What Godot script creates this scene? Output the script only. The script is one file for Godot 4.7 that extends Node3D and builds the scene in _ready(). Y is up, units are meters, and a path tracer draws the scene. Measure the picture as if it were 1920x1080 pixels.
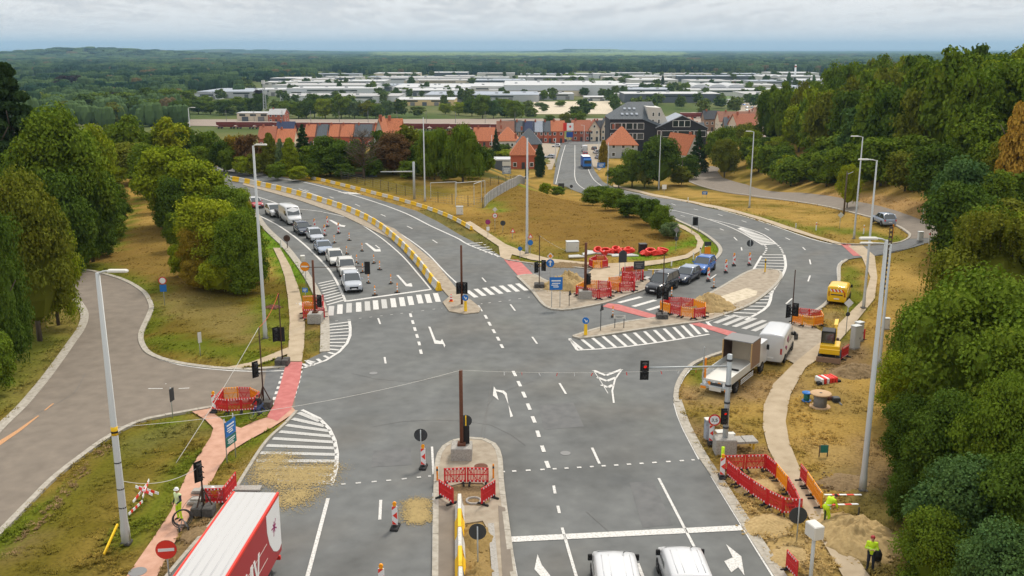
extends Node3D

const HILLS := [[-2180.0, 5000.0, 420.0, 34.0], [-2500.0, 5300.0, 500.0, 14.0], [-1750.0, 5300.0, 450.0, 16.0], [-3300.0, 7000.0, 900.0, 14.0], [-2900.0, 10500.0, 1000.0, 34.0], [1050.0, 12500.0, 700.0, 44.0]]
var mats := {}
var cache := {}
var counts := {}
var rng := RandomNumberGenerator.new()
var fn := FastNoiseLite.new()
var paints: Array = []
var lows: Array = []
var worn := false

func _ready():
	rng.seed = 7
	setup_view()
	setup_materials()
	build_ground()
	build_roads()
	build_markings()
	build_far_land()
	build_town()
	build_trees()
	build_street_furniture()
	build_road_works()
	build_vehicles()
	build_people()

# ---------------------------------------------------------------- camera, sky, sun, exposure
func setup_view():
	var cam := Camera3D.new()
	cam.name = "camera"
	cam.position = Vector3(0, 24, 0)
	cam.rotation = Vector3(-atan(447.0 / 1800.0), 0, 0)
	cam.fov = rad_to_deg(2.0 * atan(540.0 / 1800.0))
	cam.near = 0.5
	cam.far = 60000.0
	add_child(cam)
	cam.current = true
	var we := WorldEnvironment.new()
	we.name = "world_environment"
	var e := Environment.new()
	e.background_mode = Environment.BG_SKY
	e.tonemap_mode = Environment.TONE_MAPPER_LINEAR
	e.tonemap_exposure = 1.0
	e.sdfgi_enabled = true
	e.ssao_enabled = true
	e.ssil_enabled = true
	e.fog_enabled = true
	e.fog_density = 0.000066
	e.fog_light_color = Color(0.7, 0.87, 1.0)
	var sky := Sky.new()
	var pm := PanoramaSkyMaterial.new()
	pm.panorama = sky_texture()
	sky.sky_material = pm
	e.sky = sky
	we.environment = e
	add_child(we)
	var sun := DirectionalLight3D.new()
	sun.name = "sun"
	sun.light_energy = 0.95
	sun.light_angular_distance = 11.0
	sun.light_color = Color(1.0, 0.96, 0.9)
	sun.shadow_enabled = true
	sun.rotation_degrees = Vector3(-52, 155, 0)
	add_child(sun)

func cloud_at(dir: Vector3) -> Color:
	# an even layer of broken cloud some way up: looked up where the ray meets the layer
	var y := maxf(dir.y, 0.004)
	var k := 1.0 / (y + 0.012)
	var px := dir.x * k
	var pz := dir.z * k
	var n := fn.get_noise_2d(px * 0.55, pz * 0.16)
	var m := fn.get_noise_2d(px * 2.3 + 40.0, pz * 0.5)
	var q := fn.get_noise_2d(px * 6.5 - 90.0, pz * 1.3)
	var v := 0.5 + 1.1 * n + 0.9 * m + 0.6 * q
	v = clampf(v, 0.0, 1.0)
	var up := clampf(y / 0.06, 0.0, 1.0)
	var base := Color(1.0, 0.95, 0.9).lerp(Color(0.81, 0.8, 0.785), up)
	var bright := Color(0.98, 0.97, 0.95)
	var c := base.lerp(bright, smoothstep(0.4, 0.8, v) * (0.35 + 0.65 * up))
	c = c.lerp(Color(0.64, 0.65, 0.67), smoothstep(0.45, 0.1, v) * 0.7 * up)
	var high := smoothstep(0.05, 0.9, y)
	return c.lerp(Color(.75, .75, .745), high) * (1.0 + .6 * high)

func sky_texture() -> ImageTexture:
	fn.noise_type = FastNoiseLite.TYPE_SIMPLEX_SMOOTH
	fn.seed = 11
	fn.frequency = 0.5
	fn.fractal_octaves = 4
	var w := 4096
	var h := 2048
	var small := Image.create(512, 256, false, Image.FORMAT_RGBF)
	for j in 256:
		var el := (0.5 - (j + 0.5) / 256.0) * PI
		for i in 512:
			var az := ((i + 0.5) / 512.0 - 0.5) * TAU
			var d := Vector3(sin(az) * cos(el), sin(el), -cos(az) * cos(el))
			small.set_pixel(i, j, cloud_at(d) if el > 0.0 else Color(0.26, 0.28, 0.25))
	small.resize(w, h, Image.INTERPOLATE_BILINEAR)
	for j in range(h / 2 - 110, h / 2 + 4):
		var el := (0.5 - (j + 0.5) / h) * PI
		for i in w:
			var az := ((i + 0.5) / w - 0.5) * TAU
			if absf(az) > 0.8 and (i % 2 == 1):
				small.set_pixel(i, j, small.get_pixel(i - 1, j))
				continue
			small.set_pixel(i, j, cloud_at(Vector3(sin(az) * cos(el), maxf(sin(el), 0.0), -cos(az) * cos(el))))
	return ImageTexture.create_from_image(small)

# ---------------------------------------------------------------- helpers
func ss(t: float) -> float:
	t = clampf(t, 0.0, 1.0)
	return t * t * (3.0 - 2.0 * t)

func H(x: float, z: float) -> float:
	var d := -z
	var st := 222.0 - 96.0 * ss((x + 22.0) / 36.0)
	var h := -12.0 * ss((d - st) / 140.0) - 6.0 * ss((d - 300.0) / 170.0) - 6.0 * ss((d - 480.0) / 350.0)
	h += 16.0 * ss((x - 46.0 - 0.1 * (d - 150.0)) / 55.0) * ss((d - 70.0) / 80.0) * (1.0 - ss((d - 330.0) / 160.0))
	if d > 1500.0:
		for q in HILLS:
			h += q[3] * exp(-((x - q[0]) * (x - q[0]) + (d - q[1]) * (d - q[1])) / (q[2] * q[2]))
	return h

func at(p: Vector2, lift := 0.0) -> Vector3:
	return Vector3(p.x, H(p.x, p.y) + lift, p.y)

func p2(a: Array) -> PackedVector2Array:
	var r := PackedVector2Array()
	for i in a.size() / 2:
		r.append(Vector2(a[2 * i], a[2 * i + 1]))
	return r

func smooth_line(p: PackedVector2Array, step := 1.5) -> PackedVector2Array:
	var c := Curve2D.new()
	for i in p.size():
		var t: Vector2 = (p[mini(i + 1, p.size() - 1)] - p[maxi(i - 1, 0)]) * 0.5
		var a := t.normalized() * (p[i].distance_to(p[maxi(i - 1, 0)]) * 0.34)
		var b := t.normalized() * (p[i].distance_to(p[mini(i + 1, p.size() - 1)]) * 0.34)
		c.add_point(p[i], -a, b)
	var n := maxi(2, int(c.get_baked_length() / step) + 1)
	var r := PackedVector2Array()
	for i in n:
		r.append(c.sample_baked(c.get_baked_length() * i / (n - 1), true))
	return r

func lin(r: float, g: float, b: float) -> Color:
	return Color(r, g, b).linear_to_srgb()

func noise_tex(freq: float, ramp: Array, octaves := 4, sz := 512, seedv := 1, normal := false, bump := 4.0) -> NoiseTexture2D:
	var n := FastNoiseLite.new()
	n.noise_type = FastNoiseLite.TYPE_SIMPLEX_SMOOTH
	n.frequency = freq
	n.fractal_octaves = octaves
	n.seed = seedv
	var t := NoiseTexture2D.new()
	t.width = sz
	t.height = sz
	t.seamless = true
	t.noise = n
	if normal:
		t.as_normal_map = true
		t.bump_strength = bump
	else:
		var g := Gradient.new()
		var o := PackedFloat32Array()
		var c := PackedColorArray()
		for k in ramp.size():
			o.append(float(k) / (ramp.size() - 1))
			c.append(ramp[k])
		g.offsets = o
		g.colors = c
		t.color_ramp = g
	return t

func M(called: String) -> StandardMaterial3D:
	return mats[called]

func mk(called: String, c: Color, rough := 0.75, metal := 0.0) -> StandardMaterial3D:
	var m := StandardMaterial3D.new()
	m.resource_name = called
	m.albedo_color = c.linear_to_srgb()
	m.roughness = rough
	m.metallic = metal
	m.metallic_specular = 0.4
	m.cull_mode = BaseMaterial3D.CULL_DISABLED
	mats[called] = m
	return m

func grain(m: StandardMaterial3D, tex: Texture2D, scale: float, world := true):
	m.albedo_texture = tex
	m.uv1_triplanar = true
	m.uv1_world_triplanar = world
	m.uv1_scale = Vector3(scale, scale, scale)

func numbered(called: String) -> String:
	var k: int = counts.get(called, 0)
	counts[called] = k + 1
	return called if k == 0 else "%s_%03d" % [called, k]

func tag(o: Node, label: String, category: String, group := "") -> Node:
	o.set_meta("label", label)
	o.set_meta("category", category)
	if group != "":
		o.set_meta("group", group)
	return o

func thing(called: String, label: String, category: String, pos := Vector3.ZERO, turn := 0.0, group := "") -> Node3D:
	var o := Node3D.new()
	o.name = numbered(called)
	add_child(o)
	o.position = pos
	o.rotation.y = turn
	tag(o, label, category, group)
	return o

func setting(called: String, label := "") -> Node3D:
	var o := Node3D.new()
	o.name = numbered(called)
	add_child(o)
	o.set_meta("kind", "structure")
	if label != "":
		o.set_meta("label", label)
	return o

func newst(smooth := false) -> SurfaceTool:
	var st := SurfaceTool.new()
	st.begin(Mesh.PRIMITIVE_TRIANGLES)
	st.set_smooth_group(0 if smooth else -1)
	return st

func done(st: SurfaceTool) -> ArrayMesh:
	st.generate_normals()
	return st.commit()

func put(called: String, mesh: Mesh, m: Material, parent: Node, pos := Vector3.ZERO, rot := Vector3.ZERO) -> MeshInstance3D:
	var o := MeshInstance3D.new()
	o.mesh = mesh
	o.material_override = m
	o.position = pos
	o.rotation = rot
	if parent == self:
		o.name = numbered(called)
		add_child(o)
	else:
		o.name = called
		parent.add_child(o, true)
	return o

func obj(called: String, st: SurfaceTool, m: Material, parent: Node, pos := Vector3.ZERO, rot := Vector3.ZERO) -> MeshInstance3D:
	return put(called, done(st), m, parent, pos, rot)

func clone(o: Node3D, label: String, pos: Vector3, turn := 0.0, group := "") -> Node3D:
	var c: Node3D = o.duplicate()
	c.name = numbered(str(o.name).rstrip("0123456789_") if o.get_meta("stem", "") == "" else o.get_meta("stem"))
	add_child(c)
	c.position = pos
	c.rotation = Vector3(0, turn, 0)
	c.set_meta("label", label)
	if group != "":
		c.set_meta("group", group)
	return c

func quad(st: SurfaceTool, a: Vector3, b: Vector3, c: Vector3, d: Vector3):
	st.add_vertex(a); st.add_vertex(b); st.add_vertex(c)
	st.add_vertex(a); st.add_vertex(c); st.add_vertex(d)

func box(st: SurfaceTool, c: Vector3, s: Vector3, b := Basis.IDENTITY):
	var h := s * 0.5
	var v: Array = []
	for k in 8:
		v.append(c + b * Vector3(h.x if k & 1 else -h.x, h.y if k & 2 else -h.y, h.z if k & 4 else -h.z))
	quad(st, v[0], v[2], v[3], v[1])
	quad(st, v[4], v[5], v[7], v[6])
	quad(st, v[0], v[4], v[6], v[2])
	quad(st, v[1], v[3], v[7], v[5])
	quad(st, v[2], v[6], v[7], v[3])
	quad(st, v[0], v[1], v[5], v[4])

func bbox(st: SurfaceTool, c: Vector3, s: Vector3, ch := 0.02, b := Basis.IDENTITY):
	# a box with its upright and top edges chamfered
	var h := s * 0.5
	var rings: Array = []
	for lv in [[-h.y, 0.0], [h.y - ch, 0.0], [h.y, ch]]:
		var i: float = lv[1]
		var x := h.x - i
		var z := h.z - i
		var r := PackedVector3Array()
		for q in [[-x + ch, -z], [x - ch, -z], [x, -z + ch], [x, z - ch], [x - ch, z], [-x + ch, z], [-x, z - ch], [-x, -z + ch]]:
			r.append(c + b * Vector3(q[0], lv[0], q[1]))
		rings.append(r)
	loft(st, rings)

func loft(st: SurfaceTool, rings: Array, caps := true):
	for k in rings.size() - 1:
		var a: PackedVector3Array = rings[k]
		var b: PackedVector3Array = rings[k + 1]
		var n := a.size()
		for i in n:
			var j := (i + 1) % n
			quad(st, a[i], b[i], b[j], a[j])
	if caps:
		for k in [0, rings.size() - 1]:
			var r: PackedVector3Array = rings[k]
			for i in range(1, r.size() - 1):
				if k == 0:
					st.add_vertex(r[0]); st.add_vertex(r[i]); st.add_vertex(r[i + 1])
				else:
					st.add_vertex(r[0]); st.add_vertex(r[i + 1]); st.add_vertex(r[i])

func ring(c: Vector3, r: float, n: int, b := Basis.IDENTITY, ry := -1.0) -> PackedVector3Array:
	var p := PackedVector3Array()
	for i in n:
		var a := TAU * i / n
		p.append(c + b * Vector3(cos(a) * r, 0, sin(a) * (r if ry < 0.0 else ry)))
	return p

func along(d: Vector3) -> Basis:
	var y := d.normalized()
	var x := y.cross(Vector3(0.13, 0.21, 1.0) if absf(y.z) < 0.9 else Vector3(1, 0.1, 0.2)).normalized()
	return Basis(x, y, x.cross(y))

func tube(st: SurfaceTool, a: Vector3, b: Vector3, r0: float, r1 := -1.0, n := 8):
	var bs := along(b - a)
	loft(st, [ring(a, r0, n, bs), ring(b, r0 if r1 < 0.0 else r1, n, bs)])

func path_tube(st: SurfaceTool, pts: Array, r: float, n := 6):
	var rings: Array = []
	for i in pts.size():
		var d: Vector3 = pts[mini(i + 1, pts.size() - 1)] - pts[maxi(i - 1, 0)]
		rings.append(ring(pts[i], r, n, along(d)))
	loft(st, rings)

func lathe(st: SurfaceTool, prof: Array, n := 16, c := Vector3.ZERO, b := Basis.IDENTITY):
	var rings: Array = []
	for q in prof:
		rings.append(ring(c + b * Vector3(0, q[1], 0), q[0], n, b))
	loft(st, rings)

func prism(st: SurfaceTool, poly: PackedVector2Array, y0: float, y1: float, xf := Transform3D.IDENTITY):
	# an outline in x,z raised from y0 to y1
	var t := Geometry2D.triangulate_polygon(poly)
	for lv in [y1, y0]:
		for k in t.size() / 3:
			var o := [0, 1, 2] if lv == y1 else [0, 2, 1]
			for m in o:
				var q := poly[t[3 * k + m]]
				st.add_vertex(xf * Vector3(q.x, lv, q.y))
	for i in poly.size():
		var a := poly[i]
		var b := poly[(i + 1) % poly.size()]
		quad(st, xf * Vector3(a.x, y0, a.y), xf * Vector3(a.x, y1, a.y), xf * Vector3(b.x, y1, b.y), xf * Vector3(b.x, y0, b.y))

# a sheet that follows the ground, cut into cells so that it bends with it
func sheet(st: SurfaceTool, poly: PackedVector2Array, lift: float, cell := 6.0):
	var lo := poly[0]
	var hi := poly[0]
	for p in poly:
		lo = lo.min(p)
		hi = hi.max(p)
	if maxf(-lo.y, 0.0) < 126.0 and not worn:
		cell = 60.0
	var x := lo.x
	while x < hi.x:
		var z := lo.y
		while z < hi.y:
			var c := PackedVector2Array([Vector2(x, z), Vector2(x + cell, z), Vector2(x + cell, z + cell), Vector2(x, z + cell)])
			for piece in Geometry2D.intersect_polygons(poly, c):
				if Geometry2D.is_polygon_clockwise(piece):
					continue
				var t := Geometry2D.triangulate_polygon(piece)
				for k in t.size() / 3:
					var a: Vector2 = piece[t[3 * k]]
					var b: Vector2 = piece[t[3 * k + 1]]
					var d: Vector2 = piece[t[3 * k + 2]]
					if (b - a).cross(d - a) < 0.0:
						var s := b
						b = d
						d = s
					for v in [a, b, d]:
						if worn:
							st.set_color(wear(v))
						st.add_vertex(at(v, lift))
			z += cell
		x += cell

func ribbon(st: SurfaceTool, p: PackedVector2Array, w: float, lift: float, thick := 0.0, w2 := -1.0):
	# a strip of width w along a line, laid on the ground; thick > 0 gives it sides
	var n := p.size()
	var l := PackedVector3Array()
	var r := PackedVector3Array()
	for i in n:
		var d := (p[mini(i + 1, n - 1)] - p[maxi(i - 1, 0)]).normalized()
		var s := Vector2(-d.y, d.x) * (w if w2 < 0.0 else lerpf(w, w2, float(i) / (n - 1))) * 0.5
		l.append(at(p[i] - s, lift))
		r.append(at(p[i] + s, lift))
	var dn := Vector3(0, -thick, 0)
	for i in n - 1:
		quad(st, l[i], l[i + 1], r[i + 1], r[i])
		if thick > 0.0:
			quad(st, l[i] + dn, l[i + 1] + dn, l[i + 1], l[i])
			quad(st, r[i], r[i + 1], r[i + 1] + dn, r[i] + dn)
	if thick > 0.0:
		quad(st, l[0] + dn, l[0], r[0], r[0] + dn)
		quad(st, l[n - 1], l[n - 1] + dn, r[n - 1] + dn, r[n - 1])

# ---------------------------------------------------------------- materials
func setup_materials():
	tree_materials()
	var asphalt_ramp := [lin(.122, .126, .125), lin(.138, .143, .142), lin(.149, .154, .153), lin(.16, .166, .164), lin(.182, .188, .184)]
	grain(mk("asphalt", Color.WHITE, .9), noise_tex(.012, asphalt_ramp, 7, 1024, 3), .045)
	M("asphalt").metallic_specular = .2
	M("asphalt").vertex_color_use_as_albedo = true
	grain(mk("brown_asphalt", Color.WHITE, .9), noise_tex(.012, [lin(.15, .125, .1), lin(.168, .141, .113), lin(.183, .154, .124), lin(.198, .166, .133), lin(.22, .185, .148)], 7, 1024, 4), .05)
	grain(mk("path_concrete", Color.WHITE, .9), noise_tex(.014, [lin(.32, .25, .165), lin(.375, .3, .205), lin(.41, .33, .23), lin(.45, .365, .26)], 6, 512, 5), .09)
	grain(mk("paving", Color.WHITE, .9), noise_tex(.02, [lin(.23, .19, .14), lin(.29, .24, .18), lin(.33, .28, .215), lin(.38, .325, .25)], 6, 512, 6), .11)
	grain(mk("kerb_stone", Color.WHITE, .9), noise_tex(.03, [lin(.27, .245, .2), lin(.36, .33, .28), lin(.43, .4, .34)], 5, 256, 7), .3)
	grain(mk("red_path", Color.WHITE, .9), noise_tex(.02, [lin(.37, .115, .105), lin(.44, .14, .13), lin(.5, .19, .175)], 6, 512, 8), .12)
	grain(mk("pink_path", Color.WHITE, .9), noise_tex(.02, [lin(.4, .22, .15), lin(.48, .275, .195), lin(.54, .325, .24)], 6, 512, 9), .12)
	grain(mk("white_paint", Color.WHITE, .7), noise_tex(.03, [lin(.28, .275, .26), lin(.5, .49, .47), lin(.62, .61, .585), lin(.67, .66, .635)], 5, 512, 10), .4)
	grain(mk("worn_paint", Color.WHITE, .8), noise_tex(.05, [lin(.24, .24, .23), lin(.36, .36, .345), lin(.52, .51, .49), lin(.62, .61, .58)], 5, 512, 12), .5)
	grain(mk("worn_orange", Color.WHITE, .8), noise_tex(.05, [lin(.25, .19, .14), lin(.5, .26, .12), lin(.62, .32, .14)], 5, 256, 19), .6)
	grain(mk("tar", Color.WHITE, .7), noise_tex(.05, [lin(.1, .098, .095), lin(.16, .157, .152)], 4, 256, 13), .4)
	grain(mk("fresh_asphalt", Color.WHITE, .9), noise_tex(.02, [lin(.105, .107, .108), lin(.128, .13, .131), lin(.15, .151, .15)], 5, 512, 14), .08)
	grain(mk("sand", Color.WHITE, .95), noise_tex(.03, [lin(.26, .18, .08), lin(.38, .27, .12), lin(.46, .34, .17)], 6, 512, 15), .3)
	grain(mk("spilt_sand", Color.WHITE, .95), noise_tex(.03, [lin(.27, .2, .09), lin(.34, .255, .11), lin(.4, .3, .13)], 6, 256, 24), .3)
	grain(mk("dirt", Color.WHITE, .95), noise_tex(.03, [lin(.12, .08, .04), lin(.2, .135, .065), lin(.27, .19, .1)], 6, 512, 16), .3)
	grain(mk("pale_sand", Color.WHITE, .95), noise_tex(.02, [lin(.4, .34, .24), lin(.52, .45, .34), lin(.6, .53, .42)], 6, 512, 17), .15)
	var g := mk("ground", Color.WHITE, .95)
	g.vertex_color_use_as_albedo = true
	g.metallic_specular = .06
	grain(g, noise_tex(.03, [lin(.5, .5, .5), lin(.78, .78, .78), lin(.95, .95, .95), Color.WHITE], 6, 1024, 18), .11)
	var gb := mk("grass_blade", Color.WHITE, .9)
	gb.vertex_color_use_as_albedo = true
	gb.metallic_specular = .06
	for q in [["steel", Color(.42, .45, .46), .5, .3], ["lamp_grey", Color(.5, .52, .52), .55, .1], ["rust", Color(.13, .05, .028), .85, 0.0], ["dark_rust", Color(.07, .04, .03), .85, 0.0],
			["black", Color(.014, .014, .015), .6, 0.0], ["rubber", Color(.025, .025, .026), .9, 0.0], ["white", Color(.76, .77, .78), .5, 0.0], ["off_white", Color(.6, .59, .55), .7, 0.0],
			["red", Color(.62, .03, .022), .5, 0.0], ["bright_red", Color(.72, .045, .03), .55, 0.0], ["barrier_red", Color(.56, .022, .026), .5, 0.0], ["orange", Color(.8, .26, .012), .5, 0.0], ["amber", Color(.85, .33, .01), .4, 0.0], ["yellow", Color(.8, .5, .015), .55, 0.0],
			["blue", Color(.02, .16, .5), .5, 0.0], ["deep_blue", Color(.015, .07, .3), .5, 0.0], ["green_teal", Color(.02, .17, .14), .5, 0.0], ["concrete", Color(.36, .34, .31), .9, 0.0], ["dark_concrete", Color(.085, .08, .075), .9, 0.0],
			["wood", Color(.45, .29, .13), .8, 0.0], ["plywood", Color(.5, .33, .19), .8, 0.0], ["skin", Color(.5, .28, .19), .6, 0.0], ["hair", Color(.05, .028, .015), .7, 0.0], ["hivis", Color(.55, .85, .02), .6, 0.0], ["navy", Color(.018, .022, .04), .8, 0.0], ["dark_grey", Color(.05, .052, .055), .6, 0.0], ["mid_grey", Color(.2, .2, .2), .7, 0.0],
			["sign_back", Color(.045, .05, .055), .6, 0.0], ["barrier_yellow", Color(.78, .47, .01), .6, 0.0], ["block_white", Color(.62, .6, .55), .85, 0.0], ["no_parking_purple", Color(.3, .03, .14), .5, 0.0], ["lorry_red", Color(.36, .03, .035), .45, 0.0], ["lorry_roof", Color(.47, .47, .47), .6, 0.0], ["trench_soil", Color(.27, .18, .06), .95, 0.0]]:
		mk(q[0], q[1], q[2], q[3])
	var gl := mk("glass", Color(.03, .04, .045), .08)
	gl.metallic_specular = .9
	var lamp_red := mk("red_lamp", Color(.8, .02, .01), .4)
	lamp_red.emission_enabled = true
	lamp_red.emission = Color(.9, .06, .03)
	lamp_red.emission_energy_multiplier = .7
	for q in ["block_white", "concrete", "dark_concrete", "rust", "trench_soil"]:
		var m: StandardMaterial3D = M(q)
		var c := m.albedo_color
		m.albedo_color = Color.WHITE
		grain(m, noise_tex(.04, [c.darkened(.25), c.darkened(.06), c, c.lightened(.08)], 5, 256, 40 + q.length()), .6, false)

# ---------------------------------------------------------------- ground
const TAN := Color(.375, .245, .07)
const STRAW := Color(.31, .195, .05)
const OLIVE := Color(.125, .105, .018)
const GREEN := Color(.105, .145, .014)
const LUSH := Color(.115, .215, .015)
const BARE := Color(.2, .135, .075)
const DARK := Color(.045, .055, .018)
var hard: Array = []

func brush(x1: float, z1: float, x2: float, z2: float, r: float, c: Color, s := .85):
	paints.append([Vector2(x1, z1), Vector2(x2, z2), r, c, s])

func ground_color(x: float, z: float) -> Color:
	var n := fn.get_noise_2d(x * .11, z * .11)
	var m := fn.get_noise_2d(x * .6 + 50.0, z * .6)
	var far := ss((-z - 330.0) / 200.0)
	var c := TAN.lerp(OLIVE, clampf(.34 + n * .8 + m * .45 + .42 * ss((-12.0 - x) / 8.0) * ss((105.0 + z) / 15.0), 0.0, 1.0))
	c = c.lerp(Color(.08, .115, .038).lerp(Color(.17, .175, .075), clampf(.4 + fn.get_noise_2d(x * .012, z * .012) * 1.3, 0, 1)), far)
	if far < 1.0:
		var p := Vector2(x, z)
		for b in paints:
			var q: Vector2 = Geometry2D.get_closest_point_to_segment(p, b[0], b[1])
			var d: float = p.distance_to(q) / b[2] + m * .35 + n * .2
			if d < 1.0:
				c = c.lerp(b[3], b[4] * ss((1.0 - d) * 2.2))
	var f := 1.0 + .22 * fn.get_noise_2d(x * 1.9, z * 1.9) * (1.0 - far)
	return Color(c.r * f, c.g * f, c.b * f)

func on_hard(p: Vector2, grow := 0.0) -> bool:
	for h in hard:
		var r: Rect2 = h[0]
		if r.grow(grow).has_point(p):
			if Geometry2D.is_point_in_polygon(p, h[1]):
				return true
			if grow > 0.0:
				for o in [Vector2(grow, 0), Vector2(-grow, 0), Vector2(0, grow), Vector2(0, -grow)]:
					if Geometry2D.is_point_in_polygon(p + o, h[1]):
						return true
	return false

func add_hard(poly: PackedVector2Array) -> PackedVector2Array:
	var r := Rect2(poly[0], Vector2.ZERO)
	for p in poly:
		r = r.expand(p)
	hard.append([r, poly])
	return poly

func shapes() -> Dictionary:
	if cache.has("shapes"):
		return cache.shapes
	var s := {}
	s.main = p2([-16.61,-36.23,-16.08,-41.37,-15.66,-45.46,-15.51,-48.51,-15.55,-51.95,-15.48,-56.44,-14.97,-59.37,-14.71,-61.59,-15.16,-62.29,-15.56,-65.48,-16.18,-70.23,-16.36,-72.84,-15.44,-74.93,-17.15,-84.15,-18.59,-89.79,-20.84,-97.11,-24.18,-106.73,-28.68,-118.33,-34.18,-130.95,-39.8,-145.91,-45.08,-159.61,-56.71,-183.56,-69.24,-197.88,-75.26,-215.61,-62.67,-203.47,-56.05,-197.88,-47.35,-189.21,-35.33,-176.04,-23.13,-159.02,-14.74,-145.91,-10.57,-136.03,-6.98,-126.21,-3.69,-118.33,-1.28,-112.55,-0.63,-110.15,1.54,-108.41,5.47,-106.73,8.98,-105.09,11.89,-104.29,15.19,-104.56,17.32,-104.82,19.9,-105.9,22.04,-107.57,23.66,-110.15,25.58,-115.7,25.96,-120.74,25.46,-128.19,24.24,-136.73,23.36,-145.87,20.92,-158.75,18.85,-177.14,17.33,-238.57,14.67,-257.92,11.33,-263.89,14.03,-308.46,21.77,-428.66,25.59,-464.27,33.79,-464.27,32.15,-415.8,26.82,-327.07,25.33,-294.13,25.53,-269.59,27.2,-256.6,31.99,-238.57,33.14,-204.22,32.59,-161.48,35.19,-142.24,37.36,-129.88,39.59,-122.87,40.76,-120.04,41.78,-120.04,44.63,-118.51,48.32,-118.58,50.66,-120.63,54.08,-118.46,48.32,-115.23,43.43,-112.5,40.6,-111.34,39.35,-110.45,37.58,-107.57,35.44,-101.45,33.21,-95.51,29.63,-88.8,26.44,-84.86,24.68,-82.41,22.02,-79.13,18.1,-75.5,15.59,-73.25,13.92,-70.86,12.5,-67.42,11.67,-63.85,11.42,-59.84,11.57,-53.99,11.81,-51.37,12.2,-45.46,12.65,-39.59,13.19,-36.23])
	s.slip = p2([54.08,-118.46,55.63,-122.74,55.65,-133.89,56.25,-156.98,61.33,-203.32,63.2,-257.65,60.92,-277.13,62.24,-290.9,65.02,-300.34,63.27,-306.51,53.67,-283.81,49.41,-269.59,50.89,-259.2,55.98,-227.61,51.94,-171.73,51.46,-143.16,52.04,-128.29,51.47,-122.52,50.55,-120.35])
	s.side = p2([-50.09,-101.45,-50.12,-105.36,-46.96,-104.29,-43.15,-101.45,-39.72,-97.8,-36.67,-93.31,-34.73,-89.19,-33.23,-83.62,-32.26,-79.77,-30.72,-76.38,-29.13,-74.08,-26.5,-72.04,-23.16,-70.74,-20.16,-70.35,-17.52,-70.86,-16.57,-70.86,-15.01,-62.29,-15.2,-61.99,-17.13,-63.85,-19.37,-63.11,-20.82,-62.39,-22.51,-61.39,-24.76,-59.84,-25.78,-56.95,-26.45,-51.08,-26.35,-47.75,-26.08,-41.47,-29.45,-44.61,-32.89,-53.84,-33.58,-58.91,-34.11,-62.8,-35.44,-69.6,-37.39,-77.89,-38.37,-81.9,-39.79,-85.95,-41.56,-89.19,-44.22,-93.1,-46.68,-95.06,-49.24,-95.51,-52.12,-101.45])
	s.path_left = p2([-29.78,-117.33,-28.92,-117.33,-25.22,-106.73,-22.13,-96.64,-20.37,-90.19,-18.92,-84.5,-17.31,-76.38,-16.66,-72.44,-17.88,-72.44,-18.6,-76.38,-20.34,-84.5,-22.24,-92.25,-24.67,-101.45,-27.16,-109.57])
	s.path_left_branch = p2([-18.58,-76.09,-18.19,-74.36,-20.02,-71.38,-22.01,-70.35,-22.45,-70.86,-20.64,-72.17])
	s.red_left = p2([-17.85,-72.31,-16.58,-72.31,-15.91,-68.37,-15.44,-64.38,-15.17,-61.99,-15.61,-59.84,-16.49,-60.51,-16.56,-62.6,-16.96,-66.04,-17.42,-69.35])
	s.pink = p2([-15.18,-62.39,-14.71,-61.59,-15.7,-58.73,-16.76,-56.44,-17.36,-54.79,-17.34,-52.32,-17.22,-51.08,-17.17,-48.19,-17.01,-45.34,-16.83,-42.22,-16.53,-39.14,-16.38,-36.23,-17.97,-36.23,-18.09,-40.51,-18.14,-43.52,-18.25,-46.94,-18.93,-51.59,-19.11,-54.63,-19.22,-57.13,-19.5,-58.64,-20.49,-60.13,-21.96,-61.69,-20.77,-62.6,-20.07,-60.99,-18.55,-59.19,-17.69,-58.64,-17.1,-59.84,-16.49,-60.51,-16.02,-61.59])
	s.path_right = p2([42.33,-118.67,44.18,-118.58,43.43,-112.5,39.67,-101.45,36.01,-92.25,30.61,-82.75,26.4,-75.65,22.78,-70.86,19.95,-64.93,18.2,-59.84,17.45,-56.27,16.97,-52.32,16.74,-47.56,16.79,-40.51,16.76,-36.63,15.38,-36.63,15.53,-40.51,15.69,-46.94,15.63,-50.87,15.89,-55.44,16.44,-58.91,17.5,-62.8,19.33,-67.19,22.33,-72.17,26.22,-77.89,30.24,-84.5,34.95,-92.25,38.92,-101.45,41.7,-111.94])
	s.apron_right = p2([23.06,-77.89,24.73,-82.24,26.34,-84.5,27.41,-79.77,25.31,-76.38,22.25,-71.91,21.59,-73.8])
	s.path_far = p2([27.84,-262.85,33.2,-247.74,36.24,-223.49,34.73,-172.2,36.65,-148.32,38.52,-134.09,40.39,-125.46,42.59,-119.01,41.44,-119.01,39.45,-124.71,37.48,-131.67,35.7,-144.36,32.89,-162.97,33.86,-208.67,32.26,-240.59,27.34,-257.92])
	s.path_inner = p2([-6.85,-135.16,-5.99,-136.48,-3.01,-126.98,-0.81,-119.7,1.63,-114.74,4.42,-111.04,8.08,-109.28,11.1,-108.41,14.25,-108.99,17.57,-110.45,20.88,-113.17,22.93,-117.33,23.97,-121.8,24.09,-126.99,23.25,-133.1,22.39,-136.18,23.06,-138.45,24.37,-133.1,24.94,-126.21,24.59,-120.74,23.22,-115.7,20.87,-111.34,17.58,-108.41,14.58,-106.73,12.36,-105.9,10.2,-105.36,9.19,-106.18,5.54,-108.13,2.2,-110.45,0,-113.48,-0.31,-109.57,-1.4,-111.94,-1.68,-118.33,-3.9,-125.46])
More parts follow.
